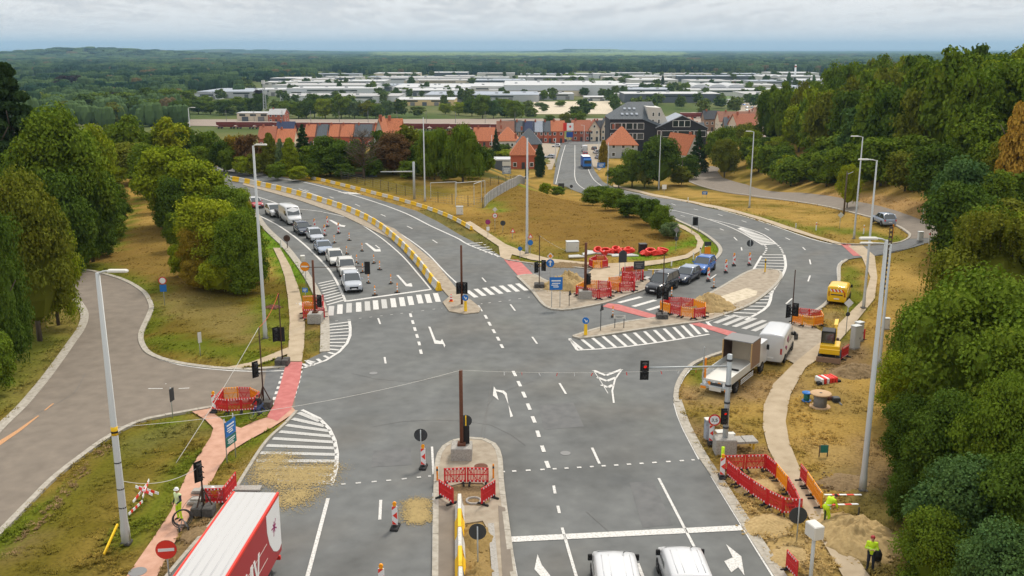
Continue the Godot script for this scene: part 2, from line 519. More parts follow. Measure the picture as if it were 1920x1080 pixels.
	s.path_cross = p2([9.29,-105.9,12.3,-105.36,11.58,-101.45,9.79,-97.8,7.75,-96.64,7.1,-98.51])
	s.island_a = p2([0.58,-101.7,2.34,-102.47,3.53,-99.72,5.32,-97.8,7.08,-98.28,8.95,-97.8,11.98,-102.47,12.97,-100.95,14.56,-99.96,14.74,-97.57,12.83,-94.84,11.22,-93.1,9.39,-90.8,7.17,-89,5.16,-87.83,3.85,-88.02,3.09,-89.59,2.17,-94.62])
	s.island_b = p2([5.28,-79.13,7.65,-81.57,10.65,-83.79,13.67,-85.22,14.29,-86.69,17.78,-91,21.69,-96.64,25.79,-103.24,27.54,-105.09,29.67,-104.56,29.19,-101.45,26.09,-94.84,22.57,-89.19,19.39,-85.77,17.73,-84.15,16.2,-83.44,13.82,-82.41,11.28,-81.23,7.83,-79.45,5.69,-78.5])
	s.median = p2([-3.3,-36.23,-4.32,-50.52,-4.44,-52.92,-4.38,-54.63,-3.94,-56.02,-3.04,-56.7,-1.86,-56.61,-1.1,-55.69,-0.74,-53.84,-0.61,-50.52,-0.19,-44.06,0.05,-40.51,0.34,-36.23])
	s.splitter = p2([-6.77,-90.6,-6.28,-92.67,-9.49,-104.03,-15.15,-121.8,-25.44,-141.51,-34.95,-156.1,-49.17,-174.61,-50.05,-178.23,-36.05,-162.04,-26.82,-149.51,-16.14,-130.14,-8.74,-108.13,-5.3,-94.4,-3.87,-91,-2.95,-88.22,-3.1,-86.88,-4.38,-86.32,-5.93,-87.26])
	s.lot_far = p2([-11.31,-371.72,11.11,-402.26,13.59,-327.07,10.29,-263.71,3.68,-264.11,-5.4,-176.04])
	s.town_yard = p2([7.68,-464.27,53.75,-464.27,52.81,-415.8,26.61,-281.34,25.06,-296.82,32.71,-411.34,20.45,-411.34,12.52,-281.34,9.42,-327.07])
	cache.shapes = s
	return s

func build_ground():
	var s := shapes()
	for k in ["main", "slip", "side", "path_left", "path_left_branch", "red_left", "pink", "path_right", "apron_right", "path_far", "path_inner"]:
		add_hard(s[k])
	# verges: greener by the kerbs, straw on the banks, bare earth round the digging
	brush(5.51,-246.89,17.1,-126.21, 9, STRAW, .75)
	brush(-4.68,-138.72,14.82,-119.01, 7, Color(.22, .135, .035), .8)
	brush(19.99,-148.32,21.56,-119.01, 6, STRAW, .6)
	brush(-4.28,-126.21,1.29,-114.1, 2.0, GREEN, .8)
	brush(1.59,-111.94,6.17,-108.41, 2.2, GREEN, .85)
	brush(15.8,-106.73,23.22,-110.45, 2.2, GREEN, .8)
	brush(25.6,-137.86,25.25,-115.7, 2.6, LUSH, .75)
	brush(15.26,-111.94,23.55,-122.51, 2.0, LUSH, .9)
	brush(2.7,-193.83,-2.46,-145.91, 3.0, LUSH, .7)
	brush(-32.7,-183.56,-6.44,-143.43, 5, STRAW, .7)
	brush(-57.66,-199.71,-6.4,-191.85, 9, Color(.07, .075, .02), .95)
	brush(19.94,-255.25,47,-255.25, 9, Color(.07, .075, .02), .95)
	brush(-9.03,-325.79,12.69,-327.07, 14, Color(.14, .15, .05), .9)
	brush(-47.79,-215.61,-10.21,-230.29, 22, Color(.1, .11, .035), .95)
	brush(-43.96,-197.88,-14.71,-164.54, 7, OLIVE, .8)
	brush(-13.1,-145.91,-1.97,-115.7, 2.0, Color(.13, .12, .04), .9)
	brush(-33.26,-128.15,-19.59,-92.25, 2.3, LUSH, .95)
	brush(-37.98,-77.89,-25.43,-50.87, 1, OLIVE, .5)
	brush(-29.09,-81.07,-26.48,-92.25, 10, Color(.13, .098, .018), .9)
	brush(2.9,-172.84,13.54,-126.21, 13, Color(.2, .122, .032), .9)
	brush(-17.63,-82.41,-16.28,-75.65, 1.2, BARE, .5)
	brush(-17.43,-80.25,-16.28,-75.65, 1.0, GREEN, .5)
	brush(-51.67,-126.21,-36.51,-96.64, 8, Color(.2, .13, .035), .8)
	brush(-71.64,-176.04,-57.19,-143.43, 4, STRAW, .8)
	brush(-62.31,-159.61,-48.87,-115.7, .9, GREEN, .8)
	brush(-48.61,-106.73,-36.66,-95.51, 2.4, GREEN, .8)
	brush(-35.48,-92.25,-32.14,-81.07, 1.6, GREEN, .7)
	brush(-29.84,-77.89,-19.65,-73.25, 2.2, GREEN, .75)
	brush(-33.36,-92.25,-22.52,-81.07, 4, Color(.24, .19, .07), .6)
	brush(-24.36,-92.25,-19.89,-77.89, 2.0, GREEN, .7)
	brush(-42.15,-88.22,-35.93,-64.93, 4, Color(.24, .2, .06), .7)
	brush(-40.69,-77.89,-37.82,-62.8, 3.5, GREEN, .6)
	brush(-25.59,-42.47,-22.51,-60.32, 1.6, GREEN, .85)
	brush(-23.02,-41.47,-23.54,-53.84, 2.2, OLIVE, .8)
	brush(-23.49,-56.27,-20.64,-58.91, 2.0, Color(.15, .14, .04), .8)
	brush(-19.28,-44.06,-19.02,-53.84, 1.6, GREEN, .75)
	brush(-24.55,-42.47,-25.16,-55.44, .5, BARE, .95)
	brush(-19.16,-59.84,-16.93,-62.29, 1.6, GREEN, .95)
	brush(-17.41,-53.84,-15.39,-58.91, 1.0, GREEN, .9)
	brush(-15.73,-41.47,-16.16,-47.56, 1.4, BARE, .85)
	brush(13.9,-72.17,14.14,-64.93, 1.3, GREEN, .8)
	brush(14.14,-64.93,18.93,-67.19, 3, Color(.3, .2, .1), .75)
	brush(11.89,-58.91,14.83,-53.84, 2.2, Color(.27, .18, .09), .8)
	brush(12.26,-50.87,15.63,-50.87, 1.8, Color(.36, .25, .1), .9)
	brush(12.41,-47.56,13.32,-42.47, 1.6, Color(.4, .28, .12), .9)
	brush(14.56,-44.06,14.53,-40.51, 1.3, Color(.38, .27, .12), .9)
	brush(19.2,-55.44,20.42,-52.32, 2.0, Color(.38, .26, .1), .85)
	brush(19.44,-60.8,20.41,-57.13, 2.0, TAN, .8)
	brush(27.97,-76.38,26.51,-70.86, 2.2, BARE, .85)
	brush(22.37,-70.86,22.99,-62.8, 2.4, Color(.27, .19, .07), .6)
	brush(34.95,-92.25,31.65,-77.89, 2.2, STRAW, .6)
	brush(42.22,-106.72,42.83,-101.39, 4, TAN, .7)
	brush(38.28,-106.73,32.5,-88.22, 1.3, GREEN, .8)
	brush(25.36,-84.5,29.85,-86.32, 1.4, Color(.24, .18, .08), .7)
	brush(27.58,-77.89,35.21,-92.25, 1.0, GREEN, .6)
	brush(44.09,-130.32,49.42,-119.7, 2.2, GREEN, .8)
	brush(28.77,-177.14,41.7,-127.38, 1.4, GREEN, .7)
	brush(42.68,-264.01,53.33,-139.66, 5, TAN, .75)
	brush(20.84,-50.87,17.9,-41.47, 2.2, Color(.13, .11, .04), .8)
	brush(22.51,-55.44,20.84,-50.87, 1.5, BARE, .7)
	brush(57.53,-257.84,57.31,-127.38, 3.5, Color(.34, .21, .1), .7)
	for q in [[-2.06,-48.51,-2.06,-48.51, 2.2], [-16.33,-48.51,-16.33,-48.51, 1.6]]:
		pass
	var xs: Array = []
	var zs: Array = []
	var x := -150.0
	while x <= 130.0:
		xs.append(x)
		x += 1.6 if x > -70.0 and x < 70.0 else 3.0
	for side in [-1.0, 1.0]:
		var e: float = 150.0 if side < 0.0 else 131.0
		var stp := 4.0
		while e < 30000.0:
			stp *= 1.16
			e += stp
			if side < 0.0:
				xs.push_front(-e)
			else:
				xs.append(e)
	var z := 80.0
	while z > -340.0:
		zs.append(z)
		z -= 1.6 if z < -30.0 and z > -180.0 else 3.0
	var dz := 4.0
	while z > -32000.0:
		zs.append(z)
		dz *= 1.1
		z -= dz
	zs.append(z)
	var st := SurfaceTool.new()
	st.begin(Mesh.PRIMITIVE_TRIANGLES)
	var nx := xs.size()
	for j in zs.size():
		for i in nx:
			var px: float = xs[i]
			var pz: float = zs[j]
			var y := H(px, pz)
			if absf(px) < 135.0 and pz > -340.0:
				y += -.08 if on_hard(Vector2(px, pz), 1.7) else .06 + .07 * fn.get_noise_2d(px * .7, pz * .7)
			else:
				y -= .1
			for q in lows:
				if Vector2(px, pz).distance_to(q[0]) < q[1]:
					y = -1.6
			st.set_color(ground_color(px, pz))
			st.add_vertex(Vector3(px, y, pz))
	for j in zs.size() - 1:
		for i in nx - 1:
			var a := j * nx + i
			st.add_index(a); st.add_index(a + nx); st.add_index(a + nx + 1)
			st.add_index(a); st.add_index(a + nx + 1); st.add_index(a + 1)
	st.generate_normals()
	var o := put("ground", st.commit(), M("ground"), self)
	o.set_meta("kind", "structure")
	o.set_meta("label", "verges and banks of dry straw grass and green grass around the junction")
	grass()

func grass():
	# tufts on the verges and banks, straw and green as the ground under them
	var st := newst()
	for k in 7:
		var a := TAU * k / 7.0 + .3 * (k % 2)
		var d := Vector3(cos(a), 0, sin(a))
		var s := Vector3(-d.z, 0, d.x) * .05
		var b := d * .06
		var t := d * (.16 + .05 * (k % 3)) + Vector3(0, .2 + .07 * (k % 2), 0)
		st.add_vertex(b - s); st.add_vertex(t); st.add_vertex(b + s)
	var mm := MultiMesh.new()
	mm.transform_format = MultiMesh.TRANSFORM_3D
	mm.use_colors = true
	mm.mesh = done(st)
	var xf: Array = []
	var cl: Array = []
	for k in 150000:
		var d := 36.0 + 150.0 * pow(rng.randf(), 1.5)
		var x := (rng.randf() * 2.0 - 1.0) * (d * .56 + 4.0)
		var p := Vector2(x, -d)
		if on_hard(p):
			continue
		var n := fn.get_noise_2d(x * .8 + 9.0, d * .8)
		if n < -.15:
			continue
		var c := ground_color(x, -d)
		var f := rng.randf_range(.75, 1.25)
		var sc := rng.randf_range(.2, .5) * (.8 + n * .8)
		var b := Basis(Vector3.UP, rng.randf() * TAU).scaled(Vector3(sc * 1.9, sc, sc * 1.9))
		xf.append(Transform3D(b, Vector3(x, H(x, -d) + .03, -d)))
		cl.append(Color(c.r * f * 1.22, c.g * f * 1.2, c.b * f * 1.1))
	mm.instance_count = xf.size()
	for k in xf.size():
		mm.set_instance_transform(k, xf[k])
		mm.set_instance_color(k, cl[k])
	var o := MultiMeshInstance3D.new()
	o.multimesh = mm
	o.material_override = M("grass_blade")
	o.name = "grass"
	add_child(o)
	o.set_meta("kind", "stuff")
	o.set_meta("label", "short dry and green grass tufts on the verges")
	o.set_meta("category", "grass")

# ---------------------------------------------------------------- roads, paths, islands
func lay(called: String, poly: PackedVector2Array, lift: float, m: String, label: String, parent: Node = self, edge := 0.0):
	var st := newst()
	sheet(st, poly, lift)
	if edge > 0.0:
		for i in poly.size():
			var a := poly[i]
			var b := poly[(i + 1) % poly.size()]
			quad(st, at(a, lift - edge), at(a, lift), at(b, lift), at(b, lift - edge))
	var o := obj(called, st, M(m), parent)
	o.set_meta("kind", "structure")
	o.set_meta("label", label)
	return o

func closed(p: PackedVector2Array) -> PackedVector2Array:
	var c := p.duplicate()
	c.append(p[0])
	return c

func kerb(called: String, p: PackedVector2Array, label: String, w := .28, lift := .11):
	# kerb stones laid one after another along a line
	var o := setting(called, label)
	var line := smooth_line(p, 1.0)
	var i := 0
	var first := true
	while i < line.size() - 1:
		var st := newst()
		var n := mini(2 if -line[i].y < 75.0 else 6, line.size() - 1 - i)
		var part := PackedVector2Array()
		for k in n + 1:
			part.append(line[i + k])
		part[0] = part[0].lerp(part[1], .012)
		part[n] = part[n].lerp(part[n - 1], .012)
		ribbon(st, part, w, lift + .006 * (i % 3), .2)
		obj("kerb_stone", st, M("kerb_stone"), o)
		i += n
		first = false

func build_roads():
	var s := shapes()
	var rs := SurfaceTool.new()
	rs.begin(Mesh.PRIMITIVE_TRIANGLES)
	rs.set_smooth_group(0)
	worn = true
	sheet(rs, s.main, 0.0, 2.5)
	worn = false
	var ro := obj("road", rs, M("asphalt"), self)
	ro.set_meta("kind", "structure")
	ro.set_meta("label", "grey asphalt carriageways of the junction")
	lay("side_road", s.side, .008, "brown_asphalt", "brownish side road curving off on the left")
	lay("slip_road", s.slip, .008, "brown_asphalt", "narrow brown road along the foot of the wooded hill")
	lay("path", s.path_left, .03, "path_concrete", "beige concrete cycle path on the left verge")
	lay("path", s.path_left_branch, .035, "path_concrete", "narrow beige footpath joining the left cycle path")
	lay("path", s.path_right, .03, "path_concrete", "beige concrete cycle path winding down the right verge")
	lay("path", s.path_far, .03, "path_concrete", "narrow beige path above the right hand carriageway")
	lay("path", s.path_inner, .03, "path_concrete", "beige path round the foot of the dry grass bank")
	lay("path", s.pink, .022, "pink_path", "pink paved cycle path at the lower left")
	lay("path", s.apron_right, .026, "paving", "worn paving beside the white van")
	lay("cycle_crossing_surface", s.red_left, .03, "red_path", "red cycle crossing over the left side road")
	lay("cycle_crossing_surface", p2([-0.94,-110.45,0.75,-110.45,2.34,-102.72,0.7,-101.96,0,-105.36]), .03, "red_path", "red cycle crossing at the inner slip lane")
	lay("cycle_crossing_surface", p2([9.35,-90.39,10.35,-89.99,13.82,-85.59,12.95,-84.68,8.72,-89.19]), .03, "red_path", "red cycle crossing in front of the black van")
	lay("cycle_crossing_surface", p2([15.97,-83.27,16.74,-83.79,19.61,-80.41,18.7,-79.45]), .03, "red_path", "red cycle crossing beside the white van")
	lay("cycle_crossing_surface", p2([41.83,-120.39,42.84,-119.35,42.3,-112.55,40.9,-112.55]), .03, "red_path", "red cycle crossing over the right side road")
	lay("pavement", s.island_a, .12, "paving", "paved traffic island full of signs and red barriers", self, .14)
	lay("pavement", s.island_b, .12, "paving", "long paved splitter island with the sand heap", self, .14)
	lay("pavement", s.splitter, .1, "paving", "paved median strip beside the white and yellow barrier", self, .12)
	lay("path", s.path_cross, .13, "path_concrete", "beige path crossing the paved island")
	lay("sand_patch", p2([16.92,-86.32,20.39,-92.25,24.23,-96.19,25,-94.84,24.46,-93.1,21.77,-90.19,19.23,-86.69,17.14,-84.86]), .128, "pale_sand", "pale trampled sand on the splitter island")
	lay("asphalt_patch", p2([-19.05,-70.86,-17.52,-70.86,-16.82,-64.93,-16.95,-63.11,-17.75,-64.38]), .016, "fresh_asphalt", "darker asphalt strip beside the red cycle crossing")
	lay("asphalt_patch", p2([44.51,-118.19,48.21,-118.3,50.28,-120.19,51.5,-118.26,48.43,-115.5,43.54,-112.79]), .016, "fresh_asphalt", "dark asphalt at the mouth of the right side road")
	lay("asphalt_patch", p2([1.11,-108.41,5.45,-106.45,8.96,-104.82,9.01,-104.03,7.34,-98.75,5.35,-98.51,3.56,-100.45,2.35,-102.98]), .012, "fresh_asphalt", "darker asphalt of the inner slip lane")
	# the median at the bottom, with the hole that is being dug in it
	var hole := p2([-3.57,-48.32,-3.46,-49.9,-2.79,-50.31,-1.67,-50.25,-1.19,-49.17,-1.22,-47.87,-1.73,-47.43,-2.59,-47.49])
	var trench := p2([-2.44,-45.46,-1.53,-45.75,-1.02,-44.06,-0.9,-41.47,-0.73,-36.23,-2.09,-36.23,-2.27,-41.96])
	var left: Array = [s.median]
	for h in [hole, trench]:
		var nxt: Array = []
		for q in left:
			for r in Geometry2D.clip_polygons(q, h):
				nxt.append(r)
		left = nxt
	var st := newst()
	var outer: PackedVector2Array = left[0]
	# cut across the hole so that the paving is two simple outlines round it
	for half in [p2([-10.59,-69.6,-3.3,-69.6,-1.81,-35.47,-5.81,-35.47]), p2([-3.3,-69.6,5.7,-69.6,3.13,-35.47,-1.81,-35.47])]:
		for piece in Geometry2D.intersect_polygons(s.median, half):
			for q in Geometry2D.clip_polygons(piece, hole):
				for r in Geometry2D.clip_polygons(q, trench):
					sheet(st, r, .12)
	for poly in [s.median, hole, trench]:
		for i in poly.size():
			var a: Vector2 = poly[i]
			var b: Vector2 = poly[(i + 1) % poly.size()]
			quad(st, at(a, -.1), at(a, .12), at(b, .12), at(b, -.1))
	var mo := obj("pavement", st, M("paving"), self)
	mo.set_meta("kind", "structure")
	mo.set_meta("label", "paved median at the bottom with a hole dug into it")
	for q in [[s.median, "kerb round the bottom median"], [s.island_a, "kerb round the island of signs"], [s.island_b, "kerb round the long splitter island"]]:
		kerb("kerb", closed(q[0]), q[1], .3, .135)
	kerb("kerb", p2([-16.3,-38.7,-16.08,-41.37,-15.66,-45.46,-15.51,-48.51,-15.55,-51.95,-15.48,-56.44,-14.97,-59.37,-14.71,-61.59]), "kerb between the sandy lay-by and the grass", .2, .1)
	kerb("kerb", p2([-26.03,-41.37,-26.35,-47.75,-26.45,-51.08,-25.78,-56.95,-24.76,-59.84,-22.51,-61.39,-20.82,-62.39]), "kerb on the near side of the left side road", .35, .08)
	kerb("kerb", p2([-46.89,-95.51,-44.42,-93.53,-41.68,-89.59,-39.7,-85.95,-38.2,-81.73,-37.23,-77.73,-35.3,-69.47,-33.98,-62.7,-33.48,-58.73,-32.36,-52.32]), "broad pale kerb on the far side of the left side road", .7, .06)
	kerb("kerb", p2([-50.24,-105.63,-47.07,-104.56,-43.25,-101.7,-39.81,-98.04,-36.74,-93.53,-34.68,-89.19,-33.18,-83.62,-32.17,-79.77,-30.68,-76.38,-29.09,-74.08,-26.54,-72.17,-23.2,-70.86,-20.2,-70.48,-17.66,-71.12]), "pale kerb round the grass bank on the left", .45, .08)
	kerb("kerb", p2([-39.08,-144.41,-34.21,-131.36,-28.69,-118.67,-24.18,-107.01,-20.77,-97.34,-18.52,-89.99,-17.05,-84.15,-15.31,-74.93]), "broad pale kerb beside the queue of cars", .8, .06)
	kerb("kerb", p2([11.58,-63.32,11.64,-64.38,12.4,-67.54,13.84,-71.12,15.62,-73.39,18.13,-75.65,22.1,-79.45,24.73,-82.58,26.5,-85.04,29.75,-89,33.34,-95.73,35.5,-101.45,37.64,-107.57,39.42,-110.45]), "kerb along the right verge with the lorry", .35, .09)
	kerb("kerb", p2([11.67,-63.85,11.46,-59.84,11.6,-53.99,11.84,-51.37,12.23,-45.46,12.67,-39.59]), "broad pale kerb at the lower right", .6, .05)
	kerb("kerb", p2([-0.75,-110.45,1.55,-108.7,5.48,-107.01,9,-105.36]), "kerb of the inner slip lane", .3, .1)
	kerb("kerb", p2([15.23,-104.82,17.36,-105.09,19.95,-106.18,22.09,-107.85,23.79,-110.45,25.65,-115.7,26.1,-121.09,25.61,-128.6,24.42,-137.29,23.56,-146.67]), "kerb round the small green island", .45, .09)
	kerb("kerb", p2([50.66,-120.63,51.57,-122.44,52.21,-128.55,51.64,-143.69,52.39,-173.24,56.52,-229.84,51.13,-260.45,49.76,-270.72]), "kerb of the hill road", .3, .08)
	kerb("kerb", p2([40.87,-120.39,48.43,-118.87,50.66,-120.63]), "kerb at the mouth of the right side road", .3, .08)
	lay("pavement", p2([-4.12,-47.43,-2.88,-47.43,-2.25,-36.23,-3.32,-36.23]), .127, "brown_asphalt", "darker strip of the median left of the barrier")
	lay("pavement", p2([-0.75,-47.43,-0.37,-47.18,0.36,-36.23,-0.27,-36.23]), .14, "brown_asphalt", "darker strip of the median right of the trench")
	for q in [p2([1.85,-62.8,4.3,-63.32,4.72,-58.91,2.08,-58.37]), p2([-8.55,-55.03,-6.29,-55.44,-5.97,-52.92,-8.34,-52.61]), p2([6.7,-50.52,8.09,-50.66,8.37,-45.46,6.75,-45.17])]:
		lay("asphalt_patch", q, .009, "fresh_asphalt", "patched rectangle in the junction asphalt")
	# sealed cracks and patches in the asphalt
	for q in [p2([1.59,-67.78,-1.15,-64.93,-1.92,-58.91,-2.12,-54.63]), p2([-9.09,-58.91,-7.1,-59.84,-3.91,-60.03,-1.05,-58.91,0.83,-55.85]), p2([-1.45,-70.86,-1.67,-62.8,-1.78,-57.56]), p2([-12.22,-69.6,-9.14,-67.78,-6.39,-68.13,-3.67,-69.6]), p2([3.99,-46.94,4.71,-45.46,5.04,-44.61]), p2([-32.4,-60.8,-31.48,-64.38,-32.59,-69.6])]:
		var cs := newst()
		ribbon(cs, smooth_line(q, 2.0), .03, .018)
		var o := obj("road_crack", cs, M("tar"), self)
		o.set_meta("kind", "structure")
		o.set_meta("label", "dark sealed crack in the asphalt")

# ---------------------------------------------------------------- painted markings
func lines(called: String, label: String, specs: Array, m := "white_paint", lift := .024):
	var o := setting(called, label)
	for q in specs:
		var st := newst()
		ribbon(st, smooth_line(q[0], 2.0) if q[0].size() > 2 else q[0], q[1], lift, 0.0, q[2] if q.size() > 2 else -1.0)
		obj("stripe", st, M(m), o)
	return o

func dashes(called: String, label: String, p: PackedVector2Array, w: float, m := "white_paint", lift := .024):
	var o := setting(called, label)
	for i in p.size() / 2:
		var st := newst()
		ribbon(st, PackedVector2Array([p[2 * i], p[2 * i + 1]]), w, lift)
		obj("stripe", st, M(m), o)

func dotted(called: String, label: String, p: PackedVector2Array, w: float, on: float, off: float, m := "white_paint"):
	var o := setting(called, label)
	var line := smooth_line(p, .25)
	var acc := 0.0
	var i := 0
	while i < line.size() - 1:
		var n := maxi(1, int(on / .25))
		if i + n >= line.size():
			break
		var st := newst()
		ribbon(st, PackedVector2Array([line[i], line[i + n]]), w, .024)
		obj("stripe", st, M(m), o)
		i += n + maxi(1, int(off / .25))

func shape_paint(called: String, label: String, polys: Array, m := "white_paint"):
	var o := setting(called, label)
	for p in polys:
		var st := newst()
		sheet(st, p, .024)
		obj("stripe", st, M(m), o)

func hatch(called: String, label: String, a: PackedVector2Array, b: PackedVector2Array, n: int, w: float, m := "white_paint"):
	# n bars from line a to line b
	var o := setting(called, label)
	for k in n:
		var t := float(k) / (n - 1)
		var p := walk(a, t)
		var q := walk(b, t)
		if p.distance_to(q) < .3:
			continue
		var st := newst()
		ribbon(st, PackedVector2Array([p, p.lerp(q, .5), q]), w, .024)
		obj("stripe", st, M(m), o)

func walk(p: PackedVector2Array, t: float) -> Vector2:
	var total := 0.0
	for i in p.size() - 1:
		total += p[i].distance_to(p[i + 1])
	var d := total * t
	for i in p.size() - 1:
		var l := p[i].distance_to(p[i + 1])
		if d <= l or i == p.size() - 2:
			return p[i].lerp(p[i + 1], clampf(d / maxf(l, .001), 0, 1))
		d -= l
	return p[0]

func build_markings():
	lines("road_edge_line", "white edge lines of the carriageways", [
		[p2([-61.55,-199.71,-55.37,-193.45,-51.56,-189.21,-40.05,-179.72,-29.64,-165.82,-22.56,-154.97,-16.11,-143.43,-11.17,-132.18,-6.97,-123.23,-5.69,-119.7,-1.4,-111.94]), .25],
		[p2([-37.9,-169.76,-27.19,-151.65,-18.09,-133.87,-11.27,-117,-7.02,-102.47,-5.47,-97.57]), .18],
		[p2([-28.7,-144.41,-24.34,-139.64,-18.74,-127.75,-13.56,-113.79,-9.82,-101.2,-8.35,-95.96]), .18],
		[p2([-37.49,-141.04,-33.07,-133.44,-27.71,-122.51,-23.2,-111.94,-20.16,-104.03,-17.87,-96.64,-16.31,-91]), .25],
		[p2([-42.83,-160.21,-39.05,-154.97,-34.44,-147.95]), .2], [p2([-33.25,-147.43,-31.22,-146.41,-28.88,-144.91]), .2],
		[p2([-10.13,-48.51,-9.87,-44.61,-9.6,-40.51,-9.37,-36.23]), .2],
		[p2([-4.37,-49.17,-4.01,-44.61,-3.68,-40.51,-3.34,-36.23]), .14], [p2([-4.98,-55.6,-4.56,-51.59]), .14],
		[p2([-0.54,-49.36,-0.28,-45.75,0.18,-40.51,0.57,-36.23]), .16],
		[p2([2.59,-45.17,3.01,-40.51,3.41,-36.23]), .15], [p2([8.46,-51.08,9.27,-40.51,9.67,-36.23]), .15],
		[p2([11.36,-63.11,11.18,-59.84,11.32,-53.68]), .2], [p2([11.59,-51.37,12.28,-40.51,12.63,-36.23]), .2],
		[p2([26.91,-253.85,31.41,-234.19,32.69,-208.67,33.24,-174.55,34.12,-152,35.98,-139.04,37.73,-128.6,39.37,-122.15,40.65,-119.7]), .2],
		[p2([34.22,-97.57,35.8,-102.72,37.46,-107.57,38.72,-109.86]), .2], [p2([29.45,-88.22,27.5,-85.95,24.92,-82.92]), .2],
		[p2([24.93,-158.75,28.66,-141.57,30.76,-129.88,31.67,-119.01]), .2], [p2([29.19,-140.28,31.61,-133.59,33.59,-126.6,33.6,-119.7]), .2],
		[p2([23.66,-428.66,15.4,-308.46,12.07,-263.95]), .2], [p2([30.31,-415.8,24.13,-308.46,23.3,-275.34,24.46,-257.92]), .2],
		[p2([27.92,-428.66,20.19,-308.46,18.02,-269.59,19.37,-247.74]), .2],
		[p2([11.62,-63.53,11.74,-64.71,12.54,-67.66,14.02,-70.99]), .15], [p2([-30.72,-76.38,-28.94,-73.8,-26.41,-71.78,-23.08,-70.48,-19.65,-69.97,-17.25,-70.23]), .18], [p2([-22.4,-61.59,-20.88,-62.6]), .12]])
	lines("stop_line", "broad white stop line across the lanes at the bottom", [[p2([-0.05,-43.95,11.94,-45.17]), .55]])
	lines("stop_line", "white stop line in front of the queue of cars", [[p2([-16.24,-91.21,-8.35,-95.96]), .45]])
	dashes("lane_dashes", "white lane dashes on the junction and the left road", p2([-43.86,-176.04,-43.01,-175.32,-48.85,-182.78,-47.74,-181.24,-36.58,-168.43,-35.55,-167.11,-30.64,-160.21,-29.6,-158.43,-25.07,-152.19,-23.97,-150.04,-19.69,-142.47,-18.72,-140.57,-14.72,-132.6,-13.76,-130.54,-10.32,-122.51,-9.54,-120.39,-3.24,-101.2,-2.78,-99.23,-0.16,-89.99,0.3,-87.64,1.74,-79.13,2.11,-77.13,3.52,-67.31,3.87,-65.04,4.97,-55.44,5.22,-53.07,-12.32,-85.04,-11.86,-83.1,-10.24,-73.53,-9.95,-71.91,-7.2,-48.32,-6.95,-46.04,2.36,-50.11,2.4,-49.1,2.48,-47.62,2.53,-46.76,-3.25,-89.59,-2.82,-87.45,6.05,-41.62,6.22,-39.14,-16.44,-117,-17.25,-119.01]), .16)
	dashes("lane_dashes", "white lane dashes on the right hand carriageway", p2([28.84,-172.2,28.61,-166.26,29.9,-156.29,30.17,-154.05,31.8,-146.67,32.04,-144.36,33.57,-138.45,33.86,-136.73,35.06,-131.21,35.19,-129.45,35.94,-123.97,36.09,-122.51,36.33,-117.66,36.17,-116.02,35.02,-110.45,34.36,-107.85,32.6,-102.21,31.55,-99.47,26.65,-90.19,27.8,-92.25,25.76,-145.11,26.16,-143.64,28.75,-130.76,28.99,-129.45,29.23,-124.34,29.15,-122.15,28.66,-117.66,28.27,-115.7,21.39,-100.7,22.44,-102.72]), .16)
	dashes("lane_dashes", "short thick white dashes down the middle of the junction", p2([-9.54,-86.69,-9.31,-85.4,-9.1,-84.32,-8.88,-83.1,-8.69,-82.07,-8.48,-80.9,-8.29,-79.93,-8.09,-78.82,-7.9,-77.73,-7.71,-76.68,-7.55,-75.5,-7.36,-74.36,-2.53,-86.14,-2.3,-84.86,-2.13,-83.79,-1.91,-82.58,-1.7,-81.4,-1.49,-80.25,-1.28,-79.13,-1.09,-78.04,-0.94,-76.98,-0.75,-75.94,0.08,-70.1,0.28,-68.86,0.44,-67.78,0.63,-66.61,0.77,-65.48,0.95,-64.28,1.08,-63.11,1.24,-61.89,1.37,-60.7,1.52,-59.56,1.63,-58.19,1.73,-57.13,1.86,-55.77,1.97,-54.79,2.05,-53.45,2.17,-52.47]), .24)
	dashes("turn_dashes", "faint white dashes on the left side road", p2([-26.52,-66.15,-25.47,-66.15,-24.3,-66.15,-23.56,-66.27,-25.64,-67.19,-25.56,-67.19]), .12)
	dotted("crossing_dots", "dotted white crossing line at the bottom", p2([-0.56,-51.95,4.42,-52.61,11.32,-53.68]), .18, .25, .5)
	dotted("crossing_dots", "dotted white crossing line at the lower left", p2([-10.29,-50.18,-7.34,-50.73,-4.7,-51.37]), .18, .25, .5, "worn_paint")
	dotted("crossing_dots", "dotted white line below the left zebra crossing", p2([-16.84,-83.79,-11.89,-85.95,-6.63,-88.61]), .12, .25, .75, "worn_paint")
	dotted("crossing_dots", "dotted white line below the middle zebra crossing", p2([-3.01,-90.19,-0.53,-91.42,2.24,-93.1]), .12, .25, .75)
	dotted("crossing_dots", "white dots beside the red crossing over the side road", p2([-17.48,-69.6,-17.06,-66.27,-16.63,-62.29]), .25, .5, .5)
	dotted("crossing_dots", "white dots on the other edge of the red crossing", p2([-16.5,-71.91,-15.94,-68.13,-15.48,-64.06]), .22, .5, .5)
	dotted("crossing_dots", "white dots at the head of the right hatching", p2([31.94,-119.01,31.46,-116.34,30.25,-113.17]), .25, .5, .5)
	dotted("crossing_dots", "white dots curving right of the hatching head", p2([33.6,-119.7,33.41,-117,32.78,-113.48]), .25, .5, .5)
	# zebra crossings
	var z := setting("zebra_crossing", "zebra crossing in front of the queue of cars")
	var bars := p2([-17.11,-87.64,-16.38,-88.22,-15.59,-88.7,-14.72,-89,-13.93,-89.39,-13.19,-89.79,-12.42,-90.19,-11.58,-90.6,-10.77,-91,-9.98,-91.42,-9.14,-92.04,-8.31,-92.25,-7.5,-92.67])
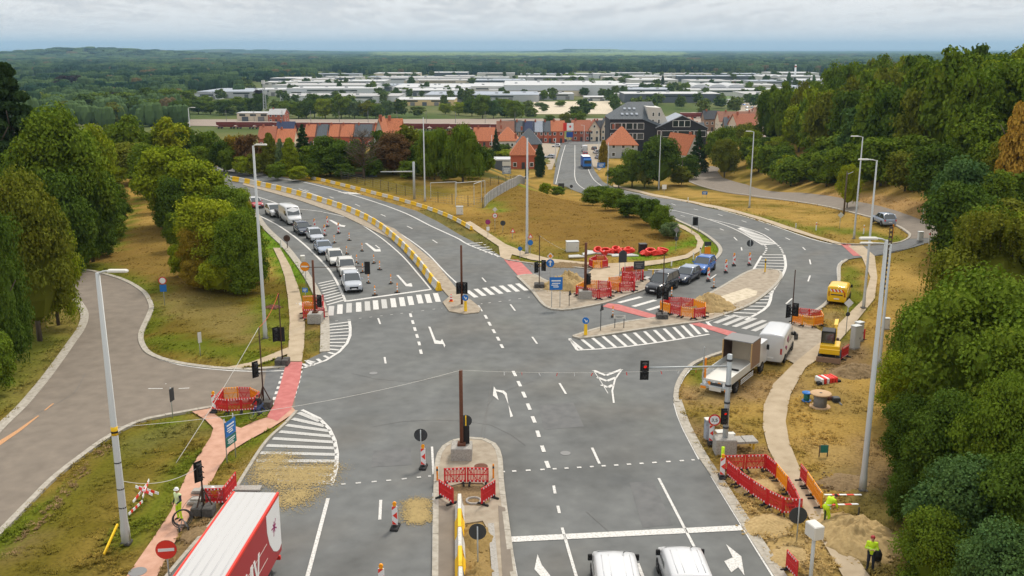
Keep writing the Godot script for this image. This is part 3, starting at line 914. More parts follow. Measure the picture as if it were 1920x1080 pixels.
	for i in bars.size():
		var st := newst()
		var d := Vector2(-.16, -1.0).normalized() * 1.75
		ribbon(st, PackedVector2Array([bars[i] - d, bars[i] + d]), .52, .024)
		obj("stripe", st, M("worn_paint" if i in [0, 2, 4, 6] else "white_paint"), z)
	z = setting("zebra_crossing", "zebra crossing between the median and the sign island")
	var b2 := p2([-4.6,-95.51,-3.56,-92.67,-3.75,-96.19,-2.78,-93.31,-2.88,-96.64,-1.94,-93.74,-2.06,-97.11,-1.08,-94.18,-1.17,-97.57,-0.27,-94.84,-0.28,-98.04,0.6,-95.06,0.56,-98.51,1.48,-95.51])
	for i in b2.size() / 2:
		var st := newst()
		ribbon(st, PackedVector2Array([b2[2 * i], b2[2 * i + 1]]), .5, .024)
		obj("stripe", st, M("white_paint"), z)
	dashes("zebra_crossing", "faded zebra crossing in front of the black van", p2([10.41,-90.6,12.9,-92.89,11.65,-89.19,14.15,-91.62,12.84,-87.83,14.4,-89.39]), .5, "white_paint")
	dashes("zebra_crossing", "zebra crossing beside the white van", p2([17.7,-83.97,20.13,-86.69,18.37,-83.44,20.86,-86.14,19.04,-82.75,21.57,-85.59,19.78,-82.24,22.37,-85.04,20.48,-81.57,23.07,-84.32,21.17,-80.9,23.71,-83.79,21.89,-80.41,23.87,-82.58]), .5, "worn_paint")
	dashes("zebra_crossing", "faded zebra crossing on the inner slip lane", p2([10.9,-100.45,11.84,-102.72,11.71,-99.96,13.04,-102.98,12.48,-99.23,14.18,-102.72,13.47,-98.99,14.86,-101.7]), .5, "worn_paint")
	# hatched areas
	var right := smooth_line(p2([-14.41,-61.89,-13.34,-60.9,-12.22,-59.19,-11.25,-56.7,-10.69,-54.47,-10.37,-52.32,-10.27,-50.38]), .5)
	lines("hatching_outline", "curved white line round the sandy hatched lay-by", [[right, .25], [p2([-10.28,-50.45,-12.21,-50.66]), .15]])
	hatch("hatching", "worn white hatching on the sandy lay-by", p2([-14.53,-61.39,-14.87,-59.1,-15.22,-56.78,-15.44,-54.47,-15.36,-52.92,-13.48,-50.87]), p2([-12.77,-59.84,-11.63,-57.83,-10.92,-55.6,-10.55,-53.68,-10.33,-51.95,-10.26,-50.52]), 11, .42, "worn_paint")
	lines("hatching_outline", "white line round the hatching left of the junction", [[p2([-14.82,-84.15,-14.08,-80.25,-13.89,-77.13,-14.27,-74.22,-15.14,-72.04,-16.15,-70.86]), .25]])
	hatch("hatching", "white hatching left of the junction", p2([-16.49,-82.92,-15.7,-78.66,-14.95,-74.64,-15.38,-73.25,-16.23,-72.44]), p2([-14.76,-83.79,-14.13,-80.25,-14.04,-76.68,-14.54,-73.8,-15.51,-71.38]), 13, .28)
	hatch("hatching", "white hatching beside the front car of the queue", p2([-20.45,-98.51,-19.21,-94.4,-17.91,-89.79]), p2([-19.13,-99.96,-17.62,-95.51,-16.45,-91.83]), 9, .28)
	lines("hatching_outline", "white line round the long hatched triangle", [[p2([4.93,-78.66,5.36,-75.5]), .25], [p2([5.31,-75.36,8.85,-76.09,13.11,-77.89,17.13,-79.93]), .25]])
	hatch("hatching", "white hatching of the long triangle below the splitter island", p2([4.91,-78.35,7.34,-79.13,11.2,-80.58,14.74,-82.24,17.66,-84.5]), p2([5.8,-75.5,9.09,-76.23,12.16,-77.58,15.11,-78.97,17.83,-81.07]), 15, .3)
	lines("hatching_outline", "curving white line right of the splitter island", [[p2([32.76,-113.17,31.17,-106.73,28.74,-100.21,26.47,-94.84,24.99,-90.19,23.57,-87.45,21.36,-84.5]), .3], [p2([29.9,-112.55,27,-104.82]), .25]])
	hatch("hatching", "white hatching between splitter island and carriageway", p2([26.59,-95.51,24.25,-91.83,22.06,-89.19,19.33,-85.95]), p2([27.04,-95.96,25.79,-92.67,24.78,-89.79,22.27,-85.4]), 9, .28)
	hatch("hatching", "white hatching at the head of the splitter island", p2([30.19,-113.17,28.9,-109.57,27.38,-105.63]), p2([32.76,-113.17,31.95,-109.57,30.6,-105.09]), 6, .28)
	hatch("hatching", "white hatching between the merging lines", p2([31.23,-130.32,31.49,-123.23,31.76,-119.35]), p2([32.06,-131.67,33.3,-125.46,33.63,-120.04]), 14, .5)
	hatch("hatching", "white hatching at the end of the left road", p2([-5.77,-120.04,-3.94,-115.7,-1.78,-111.94]), p2([-3.76,-120.74,-2.52,-117,-1.47,-112.25]), 7, .28)
	hatch("hatching", "small white hatching on the far edge of the left road", p2([-30.19,-165.82,-28.85,-163.91]), p2([-26.84,-164.54,-25.92,-163.28]), 3, .5)
	hatch("hatching", "small white hatching far along the left road", p2([-55.61,-194.32,-53.08,-191.73]), p2([-53.38,-196.08,-51.39,-193.45]), 3, .5)
	lines("chevron_marking", "white chevron triangle in the middle of the junction", [
		[p2([6.28,-70.23,6.65,-67.42,6.9,-65.15]), .06], [p2([8.49,-70.48,7.65,-67.9,7.24,-65.48,7.12,-63.22]), .13], [p2([6.28,-70.23,7.12,-69.04]), .3], [p2([7.12,-69.04,8.49,-70.48]), .3],
		[p2([6.43,-68.62,7.08,-67.78]), .3], [p2([7.08,-67.78,7.84,-68.62]), .3], [p2([6.6,-66.96,7.02,-66.38]), .3], [p2([7.02,-66.38,7.43,-66.96]), .3]])
	lines("chevron_marking", "white hatch strokes beside the left red crossing", [[p2([-16.46,-72.71,-15.59,-72.17]), .3], [p2([-16.43,-71.78,-15.79,-71.12]), .3]])
	# arrows
	shape_paint("arrow_marking", "left turn arrow in the middle of the junction", [p2([-0.11,-60.51,0.07,-60.7,-0.53,-64.82,-0.69,-65.26,-1.16,-65.59,-0.94,-63.74,-1.37,-64.71,-1.33,-66.61,-1.16,-65.93,-0.58,-65.7,-0.38,-65.15]), ])
	shape_paint("arrow_marking", "right turn arrow above the middle of the junction", [p2([-7.47,-82.24,-7.28,-82.24,-6.49,-78.19,-6.06,-77.89,-5.97,-78.5,-5.57,-76.68,-5.62,-76.09,-5.77,-76.98,-6.5,-77.13])])
	shape_paint("arrow_marking", "right turn arrow beside the cones", [p2([-12.69,-102.47,-12.45,-102.47,-11.07,-98.28,-10.67,-98.75,-10.46,-97.8,-10.39,-97.11,-11.08,-97.34])])
	shape_paint("arrow_marking", "right turn arrow between the beacon boards", [p2([-18.8,-120.39,-18.53,-120.39,-16.82,-116.34,-16.33,-116.67,-16.05,-115.05,-16.83,-115.05])])
	shape_paint("arrow_marking", "white arrow near the top beacon boards", [p2([-26.67,-137.81,-26.12,-137.37,-24.05,-133.44,-23.38,-133.02,-23.32,-131.77,-24.36,-132.6])])
	shape_paint("arrow_marking", "turn arrow in front of the left white van", [p2([1.25,-42.47,1.07,-41.08,1.72,-39.59,1.98,-40.04,1.43,-41.47])])
	shape_paint("arrow_marking", "turn arrow in front of the right white van", [p2([10.69,-43.46,11.18,-42.27,10.92,-40.51,10.8,-41.27,10.36,-40.79,10.25,-41.82,10.74,-42.17])])
	lines("paint_mark", "orange sprayed streak on the left side road", [[p2([-32.22,-55.77,-32.01,-58.01,-31.96,-60.8]), .5, .12], [p2([-32,-61.79,-32.03,-63.11]), .12]], "worn_orange")
	spill("spilt sand on the asphalt left of the median", p2([-5.08,-46.94,-5.11,-47.87,-4.9,-46.22]), 1.0, 130, 5)
	spill("spilt sand over the hatched lay-by", p2([-14.55,-52.69,-12.96,-51.95,-11.31,-52.32,-12.79,-50.52,-12.1,-51.59,-14.18,-51.23,-12.26,-48.19,-11.89,-49.17,-11.34,-50.87,-14.19,-53.84]), 1.6, 420, 6)

func wear(p: Vector2) -> Color:
	# asphalt tone from place to place: wheel tracks along the lanes, patches, dust by the kerbs
	var a := fn.get_noise_2d(p.x * .9 + p.y * .12, p.y * .035 + p.x * .02)
	var b := fn.get_noise_2d(p.x * .16 + 70.0, p.y * .16)
	var c := fn.get_noise_2d(p.x * .5 + 200.0, p.y * .4)
	var f := 1.0 + .36 * a + .22 * b + .12 * c
	var w := clampf(.5 + b * 1.5, 0, 1) * .05
	return Color(f * (1.0 + w), f, f * (1.0 - w))

func spill(label: String, p: PackedVector2Array, r: float, n: int, seedv: int):
	# loose sand: grains and small crumbs strewn round a line, thinning outwards
	rng.seed = seedv
	var st := newst()
	for k in n * 46:
		var g := Vector2(rng.randfn(), rng.randfn() * .75)
		var c := p[rng.randi() % p.size()] + g * r * .5
		var s := rng.randf_range(.013, .05) * (1.25 - .3 * minf(g.length(), 3.0))
		if s < .012:
			continue
		var t := rng.randf() * TAU
		var y := .027 + rng.randf() * .012
		var v: Array = []
		for i in 5:
			var a := t + TAU * i / 5.0
			var q := c + Vector2(cos(a), sin(a)) * s * rng.randf_range(.6, 1.3)
			v.append(Vector3(q.x, y, q.y))
		for i in 5:
			st.add_vertex(Vector3(c.x, y + s * .25, c.y)); st.add_vertex(v[i]); st.add_vertex(v[(i + 1) % 5])
	var o := obj("spilt_sand", st, M("spilt_sand"), self)
	o.set_meta("kind", "stuff")
	o.set_meta("label", label)
	o.set_meta("category", "sand")

# ---------------------------------------------------------------- woods, hills and fields out to the horizon
func build_far_land():
	var st := SurfaceTool.new()
	st.begin(Mesh.PRIMITIVE_TRIANGLES)
	st.set_smooth_group(-1)
	rng.seed = 3
	for k in 9:
		var a := k * 2.4
		var r := .36 * sqrt(k / 9.0)
		var f := rng.randf_range(.75, 1.25)
		blob(st, Vector3(cos(a) * r, .5 + .12 * rng.randf(), sin(a) * r), Vector3(.2, .42, .2) * rng.randf_range(.8, 1.15), Color(f, f, f), 6)
	var mesh := done(st)
	var m := mk("leaf_far", Color(1, 1, 1), .85)
	m.vertex_color_use_as_albedo = true
	m.metallic_specular = .05
	var xf: Array = []
	var cl: Array = []
	fn.seed = 17
	for q in [[560.0, 1500.0, 15.0, 11.0, 13.0], [1500.0, 3600.0, 17.0, 15.0, 14.0], [3600.0, 8000.0, 46.0, 46.0, 15.0], [8000.0, 26000.0, 170.0, 190.0, 17.0]]:
		var stp: float = q[2]
		var d: float = q[0]
		while d < q[1]:
			var half := d * .57 + 30.0
			var x := -half
			while x < half:
				var px := x + rng.randf_range(-.5, .5) * stp
				var pd := d + rng.randf_range(-.5, .5) * stp
				x += stp
				var b := px / pd
				var keep := false
				var n := fn.get_noise_2d(px * .0045, pd * .0018)
				if pd < 1500.0:
					keep = b < -.335 and n > -.5 or b < -.27 and pd > 1050.0 and n > -.25 or b > .34 and pd > 700.0
				elif pd < 2250.0:
					keep = b < -.2 and n > -.22 or pd > 1900.0 and n > .05 and b < .06 or b > .36 or (b > .1 and pd > 2100.0)
				else:
					keep = n > (-.28 if pd < 4500.0 else -.2) or H(px, -pd) > -21.0
				if not keep:
					continue
				var s := rng.randf_range(.75, 1.3)
				xf.append(Transform3D(Basis(Vector3.UP, rng.randf() * TAU).scaled(Vector3(q[3] * s, q[4] * s * rng.randf_range(.75, 1.1), q[3] * s)), Vector3(px, H(px, -pd) - 1.0, -pd)))
				var t := clampf(.45 + fn.get_noise_2d(px * .011 + 300.0, pd * .006) * 1.5 + rng.randf_range(-.3, .3), 0, 1)
				var c := Color(.018, .045, .026).lerp(Color(.085, .135, .05), t)
				if pd > 5600.0 and b > -.14 and b < .17 and fn.get_noise_2d(px * .0007, pd * .0004) > -.25 and pd < 14000.0:
					c = Color(.2, .26, .085)
				if rng.randf() < .03:
					c = Color(.13, .1, .05)
				cl.append(c)
			d += stp
	var mm := MultiMesh.new()
	mm.transform_format = MultiMesh.TRANSFORM_3D
	mm.use_colors = true
	mm.mesh = mesh
	mm.instance_count = xf.size()
	for k in xf.size():
		mm.set_instance_transform(k, xf[k])
		mm.set_instance_color(k, cl[k])
	var o := MultiMeshInstance3D.new()
	o.multimesh = mm
	o.material_override = m
	o.name = "forest"
	add_child(o)
	o.set_meta("kind", "stuff")
	o.set_meta("label", "far woods fading to blue out to the horizon")
	o.set_meta("category", "forest")
	fn.seed = 11

const TONE := {"dark": "dark green", "mid": "mid green", "bright": "bright green", "lime": "lime green", "olive": "olive", "gold": "golden", "blue": "bluish green", "silver": "pale green"}

# ---------------------------------------------------------------- trees
func leaf(st: SurfaceTool, p: Vector3, nrm: Vector3, s: float, c: Color, squash: Vector3):
	# one folded leaf spray: four corners, two faces
	var u := nrm.cross(Vector3(rng.randf() - .5, rng.randf() - .5, rng.randf() - .5)).normalized()
	var v := nrm.cross(u)
	var k := .55 + rng.randf() * .3
	var a := p - u * s
	var b := p + u * s
	var l := p + v * s * k + nrm * s * .25
	var r := p - v * s * k + nrm * s * .25
	st.set_color(c)
	st.add_vertex(a * squash); st.add_vertex(l * squash); st.add_vertex(b * squash)
	st.add_vertex(a * squash); st.add_vertex(b * squash); st.add_vertex(r * squash)

func rdir() -> Vector3:
	var z := rng.randf() * 2.0 - 1.0
	var a := rng.randf() * TAU
	var r := sqrt(1.0 - z * z)
	return Vector3(cos(a) * r, z, sin(a) * r)

func blob(st: SurfaceTool, c: Vector3, r: Vector3, col: Color, n := 7):
	st.set_color(col)
	var rings: Array = []
	for j in n:
		var t := PI * (j + .02) / (n - .96)
		var q := PackedVector3Array()
		for i in 8:
			var a := TAU * i / 8.0
			var w := 1.0 + .16 * sin(a * 3.0 + j * 2.1 + c.x * 9.0)
			q.append(c + Vector3(cos(a) * sin(t) * r.x * w, cos(t) * r.y, sin(a) * sin(t) * r.z * w))
		rings.append(q)
	loft(st, rings, false)

# a crown one unit high and about one wide; its leaves lie in clumps round limbs
func crown(style: String, seedv: int, leaves: int, size: float) -> ArrayMesh:
	var key := "%s%d_%d" % [style, seedv, leaves]
	if cache.has(key):
		return cache[key]
	rng.seed = seedv * 131 + leaves
	var st := newst()
	var lobes: Array = []
	var n := 26
	if style == "broad" or style == "bush" or style == "willow":
		for k in 46:
			var d := rdir()
			if d.y < -.75 or (d.y < -.3 and rng.randf() < .4):
				d.y = -d.y
			var c := Vector3(0, .53, 0) + d * Vector3(.36, .42, .36) * rng.randf_range(.68, 1.06)
			var r := rng.randf_range(.085, .165)
			lobes.append([c, Vector3(r, r * rng.randf_range(.6, .85), r), rng.randf_range(.76, 1.24), rng.randf_range(-.12, .22)])
	elif style == "column":
		for k in n:
			var t := float(k) / n
			var a := k * 2.4
			var rr := .2 * sin(PI * clampf(t * .9 + .12, 0, 1))
			lobes.append([Vector3(cos(a) * rr, .12 + t * .84, sin(a) * rr), Vector3(.17, .1, .17) * (1.0 - t * .45), rng.randf_range(.8, 1.2), 0.0])
	elif style == "conifer":
		for k in 34:
			var t := float(k) / 34.0
			var a := k * 2.4
			var rr := .4 * (1.0 - t) * rng.randf_range(.75, 1.05)
			lobes.append([Vector3(cos(a) * rr, .1 + t * .88, sin(a) * rr), Vector3(.17, .05, .17) * (1.05 - t * .85), rng.randf_range(.75, 1.2), 0.0])
	for q in lobes:
		var f: float = q[2]
		blob(st, q[0], q[1] * .5, Color(.8 * f, .8 * f, .8 * f), 6)
	if style != "conifer" and style != "column":
		blob(st, Vector3(0, .5, 0), Vector3(.24, .29, .24), Color(.8, .8, .8), 7)
	for k in leaves:
		var q: Array = lobes[rng.randi() % lobes.size()]
		var d := rdir()
		if d.y < -.3 and rng.randf() < .7:
			d.y = -d.y
		var r: Vector3 = q[1]
		var p: Vector3 = q[0] + d * r * rng.randf_range(.68, 1.3)
		var f: float = q[2] * rng.randf_range(.72, 1.28)
		var yel: float = q[3] + rng.randf_range(-.1, .14)
		var c := Color(f * (1.0 + yel), f * (1.0 + yel * .35), f * (1.0 - yel * .4))
		if style == "willow" and rng.randf() < .6:
			for m in 4:
				leaf(st, p - Vector3(0, m * size * 1.3, 0), (d + Vector3(0, -.3, 0) + rdir() * .4).normalized(), size * .8, c, Vector3.ONE)
		else:
			leaf(st, p, (d * .7 + rdir() * .75 + Vector3(0, .45, 0)).normalized(), size * rng.randf_range(.7, 1.3), c, Vector3.ONE)
	var m := done(st)
	cache[key] = m
	return m

func trunk_mesh(style: String) -> ArrayMesh:
	if cache.has("trunk" + style):
		return cache["trunk" + style]
	rng.seed = 5
	var st := newst(true)
	tube(st, Vector3(0, -.03, 0), Vector3(.01, .35, 0), .03, .02, 7)
	tube(st, Vector3(.01, .35, 0), Vector3(0, .8, .01), .02, .006, 7)
	if style == "bare":
		for k in 46:
			var y := .22 + .72 * k / 46.0
			var a := k * 2.4
			var l := .42 * sin(PI * clampf(.25 + y * .72, 0, 1)) * rng.randf_range(.7, 1.1)
			var e := Vector3(cos(a) * l, y + l * .55, sin(a) * l)
			tube(st, Vector3(0, y, 0), e, .009, .003, 5)
			for m in 5:
				var b := Vector3(0, y, 0).lerp(e, .35 + m * .14)
				tube(st, b, b + rdir() * .12 + Vector3(0, .05, 0), .004, .0015, 4)
	else:
		for k in 6:
			var a := k * 2.4
			var y := .24 + .07 * k
			tube(st, Vector3(0, y, 0), Vector3(cos(a) * .25, y + .22, sin(a) * .25), .012, .004, 5)
	cache["trunk" + style] = done(st)
	return cache["trunk" + style]

func tint(called: String) -> StandardMaterial3D:
	return M("leaf_" + called)

func tree(label: String, x: float, z: float, h: float, r: float, style: String, col: String, lod := 1, group := "", called := "") -> Node3D:
	var nm: String = called if called != "" else {"broad": "broadleaf_tree", "willow": "weeping_tree", "conifer": "conifer", "column": "poplar", "bush": "shrub", "bare": "bare_tree"}[style]
	var k := int(absf(x * 7.3 + z * 3.1)) % 3
	var o := thing(nm, label, "shrub" if style == "bush" else "tree", Vector3(x, H(x, z) - .05, z), fposmod(x * 1.7 + z, TAU), group)
	var sc := Vector3(r * 2.0, h, r * 2.0)
	if style != "bush":
		var t := put("trunk", trunk_mesh("bare" if style == "bare" else ""), M("bark"), o)
		t.scale = Vector3(maxf(r, h * .32) * 1.6, h * .97, maxf(r, h * .32) * 1.6) if style != "bare" else Vector3(r * 2.2, h, r * 2.2)
	if style == "bare":
		var c0 := put("crown", crown("broad", 3, 260, .02), tint(col), o)
		c0.scale = sc * Vector3(.6, .7, .6)
		c0.position.y = h * .12
		c0.mesh = sparse_twigs()
		return o
	var n: int = [420, 3800, 9500, 21000][lod]
	var s: float = [.07, .03, .0205, .0132][lod]
	var c := put("crown", crown(style, k, n if style != "willow" else n * 2 / 3, s), tint(col), o)
	c.scale = sc * Vector3(1, .98 if style != "conifer" else 1.06, 1)
	c.position.y = -h * (.09 if style != "conifer" else .06)
	return o

func sparse_twigs() -> ArrayMesh:
	if cache.has("twigs"):
		return cache.twigs
	rng.seed = 99
	var st := newst()
	for k in 900:
		var d := rdir()
		leaf(st, Vector3(0, .5, 0) + d * Vector3(.48, .45, .48) * sqrt(rng.randf()), rdir(), .014, Color(1, 1, 1) * rng.randf_range(.7, 1.2), Vector3.ONE)
	cache.twigs = done(st)
	return cache.twigs

func build_trees():
	# left side
	tree("tall dark conifer standing highest at the left edge", -64.99,-126.21,23.01,7.48, "conifer", "needle", 2)
	tree("second dark conifer crown just beside the tallest conifer", -66.36,-122.51,20.32,6.58, "conifer", "needle", 2)
	tree("big dark green tree filling the upper left corner", -50.73,-106.73,19.09,6.53, "broad", "mid", 3)
	tree("dark tree bulging over the bend of the side road", -48.65,-108.99,14.15,3.72, "broad", "dark", 2)
	tree("dark tree between the big left tree and the grass track", -48.07,-101.45,12.71,3.76, "broad", "dark", 2)
	tree("yellowish green tree in front at the left edge", -40.01,-77.89,15.33,4.07, "broad", "olive", 3)
	tree("brighter tree low in front of the dark left trees", -40.66,-82.75,10.86,2.63, "broad", "bright", 3)
	tree("dark tree cut by the left edge of the frame", -38.91,-69.6,14.32,3.06, "broad", "dark", 3)
	tree("bushy dark shrub beside the brown wooden pole", -38.94,-70.86,6.82,2.28, "bush", "dark", 3)
	tree("shrub on the verge where the side road disappears", -43.41,-84.5,5,2.19, "bush", "blue", 2)
	tree("low shrub at the foot of the left trees", -37.07,-64.93,5.95,1.91, "bush", "mid", 2)
	tree("pale green tree top behind the big left tree", -62.43,-143.43,15.47,3.83, "broad", "bright", 2)
	tree("light olive tree behind the top of the grass track", -69.67,-176.04,8.08,5.4, "broad", "olive", 2)
	tree("dark round tree above the grass track", -74.6,-187.56,12.85,4.43, "broad", "mid", 1)
	tree("yellow green tree in the row above the grass track", -68.57,-194.32,11.92,4.86, "broad", "lime", 1)
	tree("wide green tree behind the left lamp post", -59.83,-158.43,10.71,3.99, "broad", "mid", 2)
	tree("tall bright green tree right of the grass track", -47.82,-132.18,12.34,5.03, "broad", "bright", 2)
	tree("bright tree in the middle of the clump by the road", -42.93,-130.14,10.59,4.77, "broad", "bright", 2)
	tree("green tree at the right end of the clump by the road", -37.77,-126.21,7.85,3.21, "broad", "mid", 2)
	tree("yellow and lime tree in front of the roadside clump", -31.94,-100.21,9.78,4.72, "broad", "lime", 3)
	tree("orange tinged tree at the front of the roadside clump", -32.9,-97.8,6.8,2.35, "broad", "gold", 3)
	tree("dark green tree leaning over the beige cycle path", -27.45,-94.84,8.94,3.26, "broad", "mid", 3)
	tree("dark tree between the grass track and the bright clump", -44.9,-126.21,8.55,2.85, "broad", "dark", 2)
	for q in [[-62.65,-197.88,9.34,3.3, "mid"], [-58.31,-194.32,7.7,3.02, "dark"], [-65.66,-194.32,10.66,3.02, "dark"], [-61.35,-187.56,7.04,2.61, "mid"], [-72.54,-197.88,9.34,3.3, "olive"]]:
		tree(TONE[q[4]] + " tree in the dense row behind the end of the left road", q[0], q[1], q[2], q[3], "broad", q[4], 1, "trees behind the end of the left road")
	tree("olive brown tree behind the left road next to the lamp post", -52.23,-191.73,9.38,3.2, "broad", "brown", 1)
	tree("reddish yellow tree at the bend of the left road", -55.94,-194.32,8.76,2.43, "broad", "gold", 1)
	tree("slim light green birch beside the left road", -47.56,-189.21,9.37,2.63, "column", "olive", 2)
	tree("slim green birch in front of the orange roofs", -43.3,-187.56,8.47,2.71, "column", "bright", 2)
	tree("pale twiggy birch between the two slim birches", -45.08,-187.56,8.27,1.57, "column", "silver", 1)
	tree("dark narrow spruce in front of the orange roofs", -43.25,-199.71,9.42,2.77, "conifer", "needle", 2)
	tree("dark broad tree right of the narrow spruce", -35.48,-187.56,9.09,4.7, "broad", "dark", 2)
	tree("small bright lime tree by the grey shed", -38.88,-194.32,3.76,2.05, "broad", "lime", 1)
	tree("bare brown dead tree in the field hedge", -28.41,-183.56,9.31,4.85, "bare", "brown", 1)
	tree("brown withered tree right of the dead tree", -23.15,-189.21,9.16,4.21, "broad", "brown", 2)
	tree("dark green tree behind the dead tree", -26.46,-194.32,10.03,2.7, "broad", "dark", 1)
	tree("grey green tree behind the withered tree", -21.43,-197.88,9.99,3.85, "broad", "olive", 1)
	tree("tall weeping birch left of the field lamp", -14.64,-181.24,10.97,3.79, "willow", "mid", 2)
	tree("tall weeping birch right of the field lamp", -9.14,-178.23,11.38,4.22, "willow", "mid", 2)
	tree("rusty brown tree between the weeping birches", -13,-191.73,10.42,3.2, "broad", "brown", 1)
	tree("small lime green tree under the weeping birches", -15.84,-183.56,3.57,1.84, "broad", "bright", 1)
	tree("narrow dark cypress in the garden behind the birches", -5.44,-327.07,10.76,2.17, "conifer", "needle", 1)
	tree("dark columnar conifer right of the brick house", 8.07,-278.91,10.78,2.48, "column", "needle", 2)
	tree("thin topiary cypress in front of the brick house", 4.25,-272.67,5,0.83, "column", "needle", 1)
	tree("dark hedge shrub left of the brick house", -3.52,-353.67,4.66,3.52, "bush", "dark", 1)
	tree("bright hedge shrub in front of the dark hedge", -2.72,-327.07,3.96,4.53, "bush", "bright", 1)
	for q in [[-49.2,-112.55,4.21,2.24, "dark"], [-51.52,-121.8,4.66,2.07, "mid"], [-55.51,-134.3,3.96,1.89, "dark"], [-62.84,-151.11,3.99,2.12, "mid"], [-71.23,-171.12,4.95,2.86, "bright"], [-48.61,-106.73,3.71,1.82, "mid"], [-48.05,-102.72,2.69,1.46, "blue"]]:
		tree(TONE[q[4]] + " shrub in the thicket along the left side of the grass track", q[0], q[1], q[2], q[3], "bush", q[4], 2, "shrubs left of the grass track")
	for q in [[-59.21,-158.43,6.36,2.66, "bright"], [-53.51,-144.41,5.92,2.43, "mid"], [-47.11,-130.14,5.75,2.2, "dark"], [-41.19,-115.7,5.3,1.64, "mid"], [-35.91,-101.45,4.71,1.45, "bright"], [-32.55,-95.51,3.63,1.64, "gold"], [-29.63,-93.96,4.51,2.16, "lime"], [-27.21,-93.96,4.51,1.89, "mid"], [-27.05,-98.99,5.18,1.41, "dark"], [-32.14,-115.7,5.95,1.64, "mid"], [-38.19,-134.3,5.69,1.89, "bright"]]:
		tree(TONE[q[4]] + " shrub in the thicket between the grass track and the queue", q[0], q[1], q[2], q[3], "bush", q[4], 2, "shrubs right of the grass track")
	for q in [[-74.51,-194.32,10.03,3.24, "mid"], [-79.13,-197.88,11.16,3.3, "bright"], [-80.45,-194.32,10.34,3.24, "mid"], [-52.69,-187.56,4.67,2.09, "bright"], [-50.08,-187.56,5.19,2.09, "olive"], [-56.49,-191.73,5.82,2.13, "mid"], [-62.1,-197.88,6.11,2.2, "bright"], [-44.41,-181.24,3.83,2.02, "mid"], [-40.05,-179.72,3.5,2, "bright"], [-37.81,-183.56,3.57,2.04, "mid"], [-32.19,-183.56,3.57,2.55, "dark"], [-26.79,-185.14,4.41,2.58, "dark"], [-19.42,-183.56,4.07,2.55, "mid"], [-11.01,-179.72,5.48,3, "mid"], [-7.15,-183.56,4.38,2.04, "dark"], [-5.04,-201.55,3.57,1.68, "mid"], [-45.5,-192.59,5.95,3.21, "dark"], [-39.8,-190.88,6.74,3.18, "mid"], [-33.67,-189.21,6.89,3.68, "dark"], [-31.31,-190.88,7.47,3.18, "dark"], [-23.88,-190.88,7.16,3.18, "olive"], [-18.42,-189.21,7.31,3.16, "dark"], [-12.52,-187.56,8.27,3.13, "mid"], [-6.92,-191.36,6.76,2.66, "dark"], [-6.91,-276.64,6.1,2.3, "dark"], [-50.75,-194.32,6.43,2.7, "dark"]]:
		tree(TONE[q[4]] + " bushy tree in the green belt beyond the left road", q[0], q[1], q[2], q[3], "bush" if q[3] < 4.0 else "broad", q[4], 1, "green belt beyond the left road")
	# right of the town road
	tree("yellowing autumn tree beside the town road", 28.98,-305.35,9.41,2.54, "column", "gold", 1)
	tree("green tree in front of the grey house wall", 32.37,-257.92,11.15,4.32, "broad", "mid", 2)
	tree("big dark green tree below the orange roofs", 39.16,-255.25,14.39,6.76, "broad", "dark", 2)
	tree("yellow green shrub on the bank by the lamp post", 45.32,-260.45,6.09,4.07, "bush", "olive", 2)
	tree("green tree left of the town road lamp", 28.48,-255.25,6.68,3.56, "broad", "mid", 1)
	tree("olive tree between the green trees by the town road", 35.32,-255.25,8.79,2.85, "broad", "olive", 1)
	tree("dark spruce below the dark apartment block", 56.37,-291.48,13.14,3.56, "conifer", "needle", 2)
	tree("dark tree at the bend of the hill road", 50.58,-275.34,7.63,3.83, "broad", "dark", 1)
	for q in [[14.02,-164.56,3.7,2.31, "mid"], [16.31,-153,3.88,2.58, "mid"], [17.99,-142.24,4.02,2.8, "dark"], [19.26,-134.09,4.26,2.64, "dark"], [19.95,-126.21,4.45,2, "mid"], [16.87,-177.14,3.48,2.48, "dark"]]:
		tree(TONE[q[4]] + " dense shrub on the bank beside the right carriageway", q[0], q[1], q[2], q[3], "bush", q[4], 2, "shrubs on the bank of the right carriageway")
	tree("pale shrub at the lower end of the bank thicket", 20.62,-123.23,2.68,1.53, "bush", "silver", 2)
	tree("low shrub behind the wire fence of the bank", 6.55,-189.01,2.54,1.58, "bush", "bright", 1)
	tree("round shrub beside the dark sign by the town road", 10.05,-211.53,2.73,2.01, "bush", "mid", 1)
	tree("tree at the left end of the wooded hill", 63.22,-290.22,15.92,5.64, "broad", "mid", 2)
	tree("brownish pine at the bend of the hill road", 61.57,-278,11.81,4.64, "broad", "olive", 2)
	tree("bright lime tree alone below the double lamp", 52.86,-150.07,7.31,2.1, "broad", "lime", 2)
	tree("orange autumn birch high on the right edge", 61.79,-118.25,16.95,3.33, "column", "orange", 2)
	tree("brownish oak on the right below the autumn birch", 64.2,-124.44,9.68,4.19, "broad", "olive", 2)
	# the wooded hill
	rng.seed = 21
	var placed: Array = []
	var kinds := ["mid", "dark", "mid", "bright", "mid", "olive", "dark", "blue", "mid"]
	for k in 6000:
		var d := rng.randf_range(112, 330)
		var edge := 58.0 + (d - 128.0) * .085 + (4.0 if d < 128.0 else 0.0)
		var x := edge + 95.0 * pow(rng.randf(), 1.25)
		if x > d * .62 + 14.0:
			continue
		var p := Vector2(x, -d)
		if on_hard(p, 4.0):
			continue
		var ok := true
		for q in placed:
			if p.distance_to(q) < 7.0:
				ok = false
				break
		if not ok:
			continue
		placed.append(p)
		if placed.size() > 235:
			break
		var h := rng.randf_range(15.5, 22.0) if x > edge + 9.0 else rng.randf_range(7.0, 11.0)
		var r := rng.randf_range(4.2, 6.2) * (1.0 if h > 10.0 else .8)
